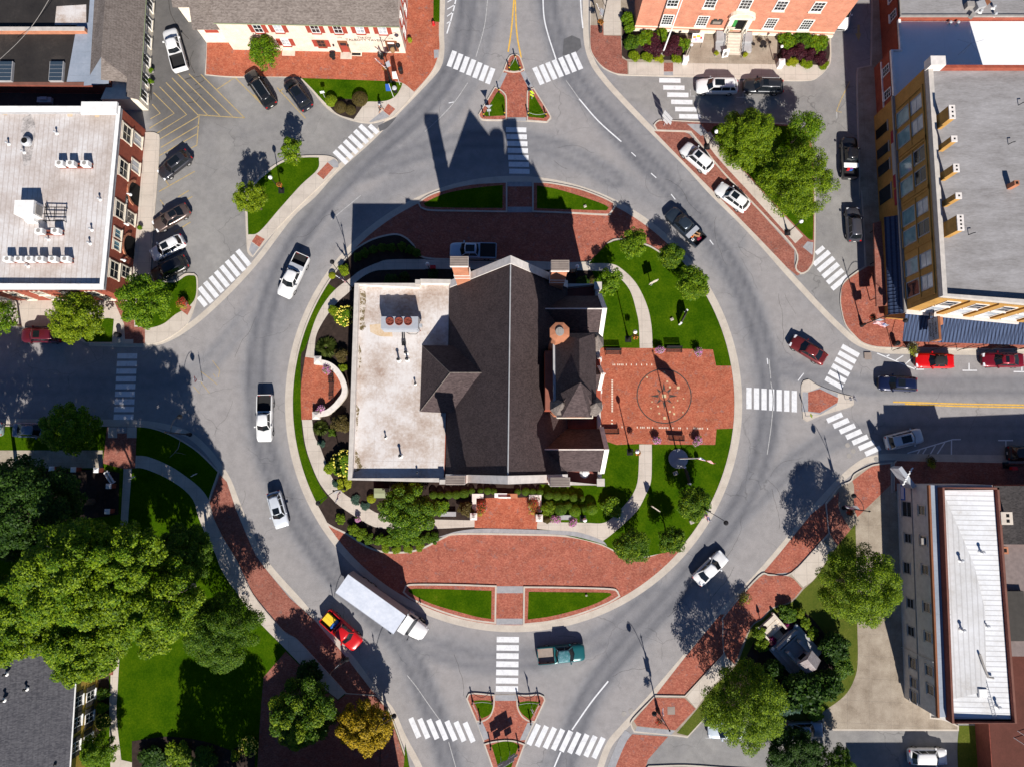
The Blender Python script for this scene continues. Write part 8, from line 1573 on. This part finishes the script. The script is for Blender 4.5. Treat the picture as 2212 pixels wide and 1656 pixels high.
q=P(232,1031,1.); o=thing('name_board','long white framed board angled at the shaded garden gate','sign',(q.x,q.y,KZ),R(-55)); m=MB(); m.box((0,0,.4),(1.75,.55,.14)); m.obj('board',M['sign_white'],o); m=MB(); m.box((0,0,.54),(1.5,.2,.012)); m.obj('lettering_panel',M['stone_dark'],o); m=MB(); m.box((-.7,0,0),(.1,.4,.4)); m.box((.7,0,0),(.1,.4,.4)); m.obj('feet',M['sign_white'],o)
for l,p,tp,mt in [('blue feather banner leaning over the tavern lawn',(850,210),(844,183),'blue_paint'),('white feather banner beside the tavern corner lamp',(864,184),(857,152),'sign_white')]:
    q=P(*p,KZ); o=thing('feather_banner',l,'banner',(q.x,q.y,KZ),0,'feather banners by the tavern'); m=MB(); m.tube([(0,0,0),(-.05,.0,3.3)],.03,6); m.obj('pole',M['sign_white'],o); m=MB(); m.hexa([(-.05,.0,1.5),(-.75,.12,1.3),(-.75,.14,1.3),(-.05,.02,1.5),(-.05,0,3.2),(-.55,.1,3.0),(-.55,.12,3.0),(-.05,.02,3.2)]); m.obj('cloth',M[mt],o)
q=P(937,54,KZ); o=thing('fire_hydrant','small red fire hydrant at the end of the grass strip by the tavern','hydrant',(q.x,q.y,KZ)); m=MB(); m.lathe((0,0,0),[(.2,0),(.2,.08),(.13,.1),(.13,.5),(.17,.55),(.12,.68),(.03,.76)],12); m.obj('barrel',M['red_paint'],o); m=MB(); m.tube([(-.25,0,.42),(.25,0,.42)],.06,8); m.obj('outlets',M['black_iron'],o)
G='litter bins'
for l,p in [('black litter bin with shiny lid on the tavern corner lawn',T(1,0,(1185,750))[0]),('black litter bin by the tavern corner lamp on brick',T(1,0,(1235,590))[0]),('black litter bin on the brick pavement under the awning edge',T(3,1,(1140,1305))[0]),('black litter bin beside the inn corner brick strip',T(0,1,(985,1232))[0])]:
    q=P(*p,.8); o=thing('litter_bin',l,'litter bin',(q.x,q.y,KZ),0,G); m=MB(); m.lathe((0,0,0),[(.26,0),(.3,.1),(.3,.85),(.33,.9)],14); m.obj('drum',M['black_iron'],o,True); m=MB(); m.lathe((0,0,.9),[(.33,0),(.25,.14),(.1,.2)],14); m.obj('lid',M['steel' if 'shiny' in l else 'black_iron'],o,True)
# outdoor tables and chairs
def ctable(label,p,r_=.42,umb=False,group='round cafe tables'):
    q=P(*p,.8); o=thing('cafe_table',label,'table',(q.x,q.y,KZ+.01),0,group); m=MB(); m.lathe((0,0,.7),[(r_,0),(r_,.04)],18); m.obj('tabletop',M['black_iron'],o); m=MB(); m.tube([(0,0,0),(0,0,.7)],.04,8); m.lathe((0,0,0),[(.26,0),(.2,.03)],12); m.obj('leg',M['black_iron'],o)
    if umb: m=MB(); m.tube([(0,0,.7),(0,0,2.3)],.025,6); m.lathe((0,0,1.2),[(.18,0),(.1,.7),(.02,1.1)],8); m.obj('closed_parasol',M['stone_dark'],o)
ctable('round black table against the tavern wall, left one',(718,120)); ctable('round black table with closed parasol at the tavern wall, right one',(822.5,120),umb=True); ctable('round black table beside the hall steps',T(2,0,(2150,365))[0],.4)
G='black cafe chairs by the hall'
for l,p,rz in [('black chair nearest the hall steps, standing alone',T(2,0,(2066,375))[0],R(40)),('black chair left of the round table by the hall',T(2,0,(2112,335))[0],R(-60)),('black chair below the round table by the hall',T(2,0,(2165,395))[0],R(10)),('black chair right of the round table by the hall',T(2,0,(2203,360))[0],R(90))]:
    q=P(*p,.5); o=thing('cafe_chair',l,'chair',(q.x,q.y,KZ+.01),rz,G); m=MB(); m.lathe((0,0,.44),[(.22,0),(.22,.03)],12); m.obj('seat',M['black_iron'],o); m=MB(); m.tube([(-.2,.18,.45),(-.2,.24,.85),(0,.28,.92),(.2,.24,.85),(.2,.18,.45)],.02,5); m.tube([(0,.2,.45),(0,.28,.92)],.015,5); m.obj('backrest',M['black_iron'],o)
    for sx in(-1,1):
        for sy in(-1,1): m=MB(); m.tube([(sx*.16,sy*.16,.45),(sx*.2,sy*.2,0)],.015,5); m.obj('leg',M['black_iron'],o)
q=P(1507,85,1.2); o=thing('poster_stand','colourful framed poster on a metal stand before the hall','sign',(q.x,q.y,KZ)); m=MB(); m.hexa([(-.75,-.25,.75),(.75,-.25,.75),(.75,-.2,.75),(-.75,-.2,.75),(-.75,.45,1.6),(.75,.45,1.6),(.75,.5,1.58),(-.75,.5,1.58)]); m.obj('panel',M['sign_white'],o); mt=[]
for k,(x,y,w_,c) in enumerate([(-.45,.15,.4,'orange_plastic'),(.45,.1,.28,'red_paint'),(.05,.22,.5,'yellow_paint'),(-.2,-.05,.35,'petal_pink')]): m=MB(); zz=.75+(y+.25)*1.214+.02; m.hexa([(x-w_/2,y-.1,zz-.12),(x+w_/2,y-.1,zz-.12),(x+w_/2,y-.08,zz-.12),(x-w_/2,y-.08,zz-.12),(x-w_/2,y+.1,zz+.124),(x+w_/2,y+.1,zz+.124),(x+w_/2,y+.12,zz+.124),(x-w_/2,y+.12,zz+.124)]); m.obj('colour_patch',M[c],o)
for s in(-.65,.65): m=MB(); m.tube([(s,-.5,0),(s,0,1.0),(s,.5,0)],.025,5); m.obj('leg',M['black_iron'],o)
q=P(1568,111,.9); o=thing('sandwich_board','white sandwich board with a grey picture at the foot of the hall steps','sign',(q.x,q.y,KZ),R(10)); m=MB(); m.hexa([(-.42,-.4,0),(.42,-.4,0),(.42,-.35,0),(-.42,-.35,0),(-.42,.0,1.1),(.42,.0,1.1),(.42,.05,1.1),(-.42,.05,1.1)]); m.hexa([(-.42,.45,0),(.42,.45,0),(.42,.5,0),(-.42,.5,0),(-.42,.06,1.1),(.42,.06,1.1),(.42,.1,1.1),(-.42,.1,1.1)]); m.obj('boards',M['sign_white'],o); m=MB(); m.hexa([(-.28,-.335,.2),(.28,-.335,.2),(.28,-.33,.2),(-.28,-.33,.2),(-.28,-.07,.9),(.28,-.07,.9),(.28,-.06,.9),(-.28,-.06,.9)]); m.obj('picture',M['stone_dark'],o)
for l,p,Lr,rz in [('black handrail on the shaded ramp beside the inn arch',(283,590),3.2,PI/2),('black handrail at the inn door, by the sign',(291,458),1.6,PI/2),('black handrail beside the long cottage door',(325,198),2.0,PI/2),('black handrail on the steps at the bottom edge of the brick court',(822,1640),2.0,PI/2)]:
    q=P(*p,.5); o=thing('handrail',l,'handrail',(q.x,q.y,KZ),rz,'short black handrails'); m=MB(); m.tube([(-Lr/2,0,0),(-Lr/2,0,.9),(Lr/2,0,.9),(Lr/2,0,0)],.03,6); m.tube([(-Lr/2,0,.45),(Lr/2,0,.45)],.02,5); m.obj('rail',M['black_iron'],o); m=MB()
    for k in range(int(Lr/.2)): m.tube([(-Lr/2+.1+k*.2,0,.05),(-Lr/2+.1+k*.2,0,.9)],.012,4)
    m.obj('balusters',M['black_iron'],o)
# shrine
def shrine():
    c=P(1717,1403,.5); a=toward((1668,1406),(1725,1353)); o=thing('stone_shrine','grey stone shrine with gabled roof and dark niche on a stepped platform','monument',(c.x,c.y,KZ),a)
    # local: x along the front (to the upper right), y away from the ring (to the lower right)
    m=MB(); m.box((0,-.15,0),(4.6,4.4,.45)); m.box((0,-.1,.45),(3.6,3.4,.22)); m.obj('platform',M['stone_grey'],o)
    m=MB(); m.box((0,1.75,.67),(3.2,.35,.5)); m.box((0,1.2,.67),(2.6,.2,.25)); m.obj('front_step',M['stone_grey'],o)
    for s in(-1,1): m=MB(); m.box((s*.95,.05,.67),(.32,1.7,1.05)); m.box((s*.95,.75,1.72),(.4,.4,.12)); m.obj('side_wall',M['stone_grey'],o)
    m=MB(); m.box((0,-1.1,.67),(1.95,1.0,2.0)); bd=m.obj('body',M['stone_grey'],o); m=MB(); n=8; pts=[(-.48,1.0),(.48,1.0)]+[(.48*math.cos(PI*k/n),1.9+.48*math.sin(PI*k/n)) for k in range(n+1)]; m.face([(x,-.595,zz) for x,zz in pts][::-1]); m.obj('niche',M['dark_hole'],bd)
    m=MB(); m.face([(-1.2,-1.85,2.65),(0,-1.85,3.45),(0,-.35,3.45),(-1.2,-.35,2.65)][::-1]); m.face([(0,-1.85,3.45),(1.2,-1.85,2.65),(1.2,-.35,2.65),(0,-.35,3.45)][::-1]); m.face([(-1.2,-1.85,2.5),(-1.2,-.35,2.5),(1.2,-.35,2.5),(1.2,-1.85,2.5)]); 
    for y in(-1.85,-.35): m.face([(-1.2,y,2.5),(1.2,y,2.5),(1.2,y,2.65),(0,y,3.45),(-1.2,y,2.65)])
    for x in(-1.2,1.2): m.face([(x,-1.85,2.5),(x,-.35,2.5),(x,-.35,2.65),(x,-1.85,2.65)])
    mat_mottle('shrine_roof',[(.3,(.22,.17,.16)),(.5,(.33,.29,.29)),(.7,(.48,.46,.46))],.9,5,.85,.2); m.obj('roof',M['shrine_roof'],o)
    q=P(1668,1357,.3); st=thing('garden_steps','pale stone garden steps leading from the brick plaza to the shrine','steps',(q.x,q.y,KZ),a); m=MB()
    for k in range(3): m.box((0,.9-k*.62,0),(2.3,.5,.5-k*.14)); 
    m.obj('treads',M['stone'],st); m=MB(); m.box((-1.25,.2,0),(.22,2.4,.62)); m.box((1.25,.2,0),(.22,2.4,.62)); m.obj('cheek_walls',M['stone'],st)
    q=P(1690,1378,.2); m=MB(); m.sheet([tuple(x) for x in PL([(1668,1372),(1683,1358),(1702,1383),(1691,1393)],KZ+.03)],KZ+.03); struct('path',m,M['concrete_old'])
    for l,p in [('pale globe light at the left front corner of the shrine platform',(1669,1400)),('pale globe light at the right front corner of the shrine platform',(1719,1350))]:
        q=P(*p,.7); g=thing('globe_light',l,'lamp',(q.x,q.y,KZ),0,'globe lights of the shrine'); m=MB(); m.lathe((0,0,0),[(.12,0),(.05,.1),(.05,.5)],8); m.obj('stem',M['black_iron'],g); m=MB(); m.ball((0,0,.68),.22,12,7); m.obj('globe',M['lamp_glass'],g,True)
    q=P(1645,1349,.2); g=thing('path_lantern','short dark path lantern on the brick plaza left of the shrine steps','lamp',(q.x,q.y,KZ)); m=MB(); m.tube([(0,0,0),(0,0,1.2)],.05,6); m.obj('post',M['black_iron'],g); m=MB(); m.lathe((0,0,1.15),[(.08,0),(.2,.1),(.14,.5),(.03,.75)],8); m.obj('lantern',M['black_iron'],g)
shrine()
# overhead cable across the tarred roofs
o=thing('overhead_cable','thin grey cable hanging across the black tarred roofs','cable',(*P2(60,70,7),0)); m=MB(); a,b=P(0,128,7.5),P(112,-12,7.5); m.tube([Vector(a).lerp(b,t)+Vector((0,0,-.6*math.sin(PI*t)))-o.location for t in np.linspace(0,1,12)],.03,5); m.obj('wire',M['stone_dark'],o)
# gabled house just below the picture, its shadow falls on the brick court
sb=building('house','brick house just below the picture whose gable shades the brick court','house',(740,1760))
y1=-37.6; x0,xm,x1=-29.,-20.7,-13.; m=MB(); m.prism([(x0,y1-9),(xm,y1-9),(xm,y1),(x0,y1)],0,8.); m.prism([(xm+.01,y1-9),(x1,y1-9),(x1,y1),(xm+.01,y1)],0,5.); part('wall',m,'brick_red',sb); m=MB(); slab(m,[(x0-.2,y1,8.),(x0-.2,y1-9,8.),(xm,y1-9,12.4),(xm,y1,12.4)][::-1],.1); slab(m,[(xm,y1,12.4),(xm,y1-9,12.4),(x1+.2,y1-9,5.),(x1+.2,y1,5.)][::-1],.1); part('roof',m,'shingle_slate',sb); m=MB(); m.face([(x0,y1,8.),(xm,y1,5.),(x1,y1,5.),(xm,y1,12.3)][::-1]); part('gable',m,'brick_red',sb); m=MB(); m.box((xm-2.2,y1-.6,9),(1.9,.9,5.0)); part('chimney',m,'brick_red',sb)
# ================================================================== the one person
def skin(name,verts,edges,mat,parent,root=0,sub_=2):
    me=bpy.data.meshes.new(name); me.from_pydata([v[:3] for v in verts],edges,[]); me.materials.append(M[mat]); o=link(name,me,parent)
    md=o.modifiers.new('skin','SKIN'); md.use_smooth_shade=True
    for k,v in enumerate(verts): r_=v[3]; me.skin_vertices[0].data[k].radius=(r_,v[4] if len(v)>4 else r_)
    me.skin_vertices[0].data[root].use_root=True; s=o.modifiers.new('sub','SUBSURF'); s.levels=sub_; s.render_levels=sub_
    return o
def person():
    q=P(823.5,241.5,KZ); o=thing('person','person in dark shirt and shorts striding along the tavern pavement with a pale cap','person',(q.x,q.y,KZ+.02),R(30))
    # walks along +x; pelvis at .92
    V=[(0,0,.93,.15,.11),(0.02,0,1.15,.14,.10),(.04,0,1.36,.17,.11),(.05,0,1.50,.06),(.07,0,1.60,.075,.07),(.075,0,1.70,.09,.085),
       (.0,.10,.86,.085),(.20,.11,.49,.06),(.33,.11,.10,.042),(.36,.11,.05,.045),(.50,.12,.03,.035),
       (.0,-.10,.86,.085),(-.10,-.11,.48,.06),(-.36,-.11,.16,.042),(-.38,-.11,.10,.045),(-.28,-.12,.03,.035),
       (.04,.20,1.42,.065),(-.10,.26,1.15,.045),(-.02,.27,.90,.035),(.05,.27,.82,.035),
       (.04,-.20,1.42,.065),(.12,-.26,1.15,.045),(.30,-.25,.98,.035),(.37,-.24,.95,.035)]
    E=[(0,1),(1,2),(2,3),(3,4),(4,5),(0,6),(6,7),(7,8),(8,9),(9,10),(0,11),(11,12),(12,13),(13,14),(14,15),(2,16),(16,17),(17,18),(18,19),(2,20),(20,21),(21,22),(22,23)]
    n=len(V)
    for (hx,hy,hz,dx,dz,i0) in((.05,.27,.82,.02,-.09,19),(.37,-.24,.95,.09,-.02,23)):
        for f in range(4): V.append((hx+dx*(.9+.15*(f in(1,2))),hy-.025+f*.017,hz+dz*(.9+.15*(f in(1,2))),.008)); E.append((i0,len(V)-1))
        V.append((hx+.03,hy-.04,hz-.02,.009)); E.append((i0,len(V)-1))
    body=skin('body',V,E,'skin',o)
    skin('shirt',[(0,0,.95,.175,.135),(.02,0,1.15,.165,.125),(.04,0,1.38,.185,.13),(.05,0,1.47,.09),(.04,.21,1.42,.085),(-.06,.245,1.24,.07),(.04,-.21,1.42,.085),(.09,-.245,1.24,.07)],[(0,1),(1,2),(2,3),(2,4),(4,5),(2,6),(6,7)],'cloth_dark',o)
    skin('shorts',[(0,0,.95,.17,.13),(.0,.10,.86,.105),(.15,.11,.60,.09),(.0,-.10,.86,.105),(-.07,-.11,.58,.09)],[(0,1),(1,2),(0,3),(3,4)],'shutter_dark',o)
    for k in((9,10),(14,15)): skin('shoe',[(V[k[0]][0]-.03,V[k[0]][1],V[k[0]][2],.055),(V[k[0]][0]+.06,V[k[0]][1],V[k[0]][2]-.015,.055),(V[k[1]][0],V[k[1]][1],V[k[1]][2],.045)],[(0,1),(1,2)],'rubber',o)
    m=MB(); m.ball((.06,0,1.74),.115,14,8,sz=.85); m.hexa([(.12,-.08,1.735),(.25,-.06,1.72),(.25,.06,1.72),(.12,.08,1.735),(.12,-.08,1.75),(.25,-.06,1.73),(.25,.06,1.73),(.12,.08,1.75)]); m.obj('cap',M['cloth_pale'],o,True)
    m=MB(); m.ball((.172,0,1.665),.018,8,5); m.obj('nose',M['skin'],body,True)
    for s in(-1,1): m=MB(); m.ball((.155,s*.033,1.70),.011,8,5); m.obj('eye',M['rubber'],body,True); m=MB(); m.ball((.07,s*.092,1.68),.024,8,5); m.obj('ear',M['skin'],body,True)
person()
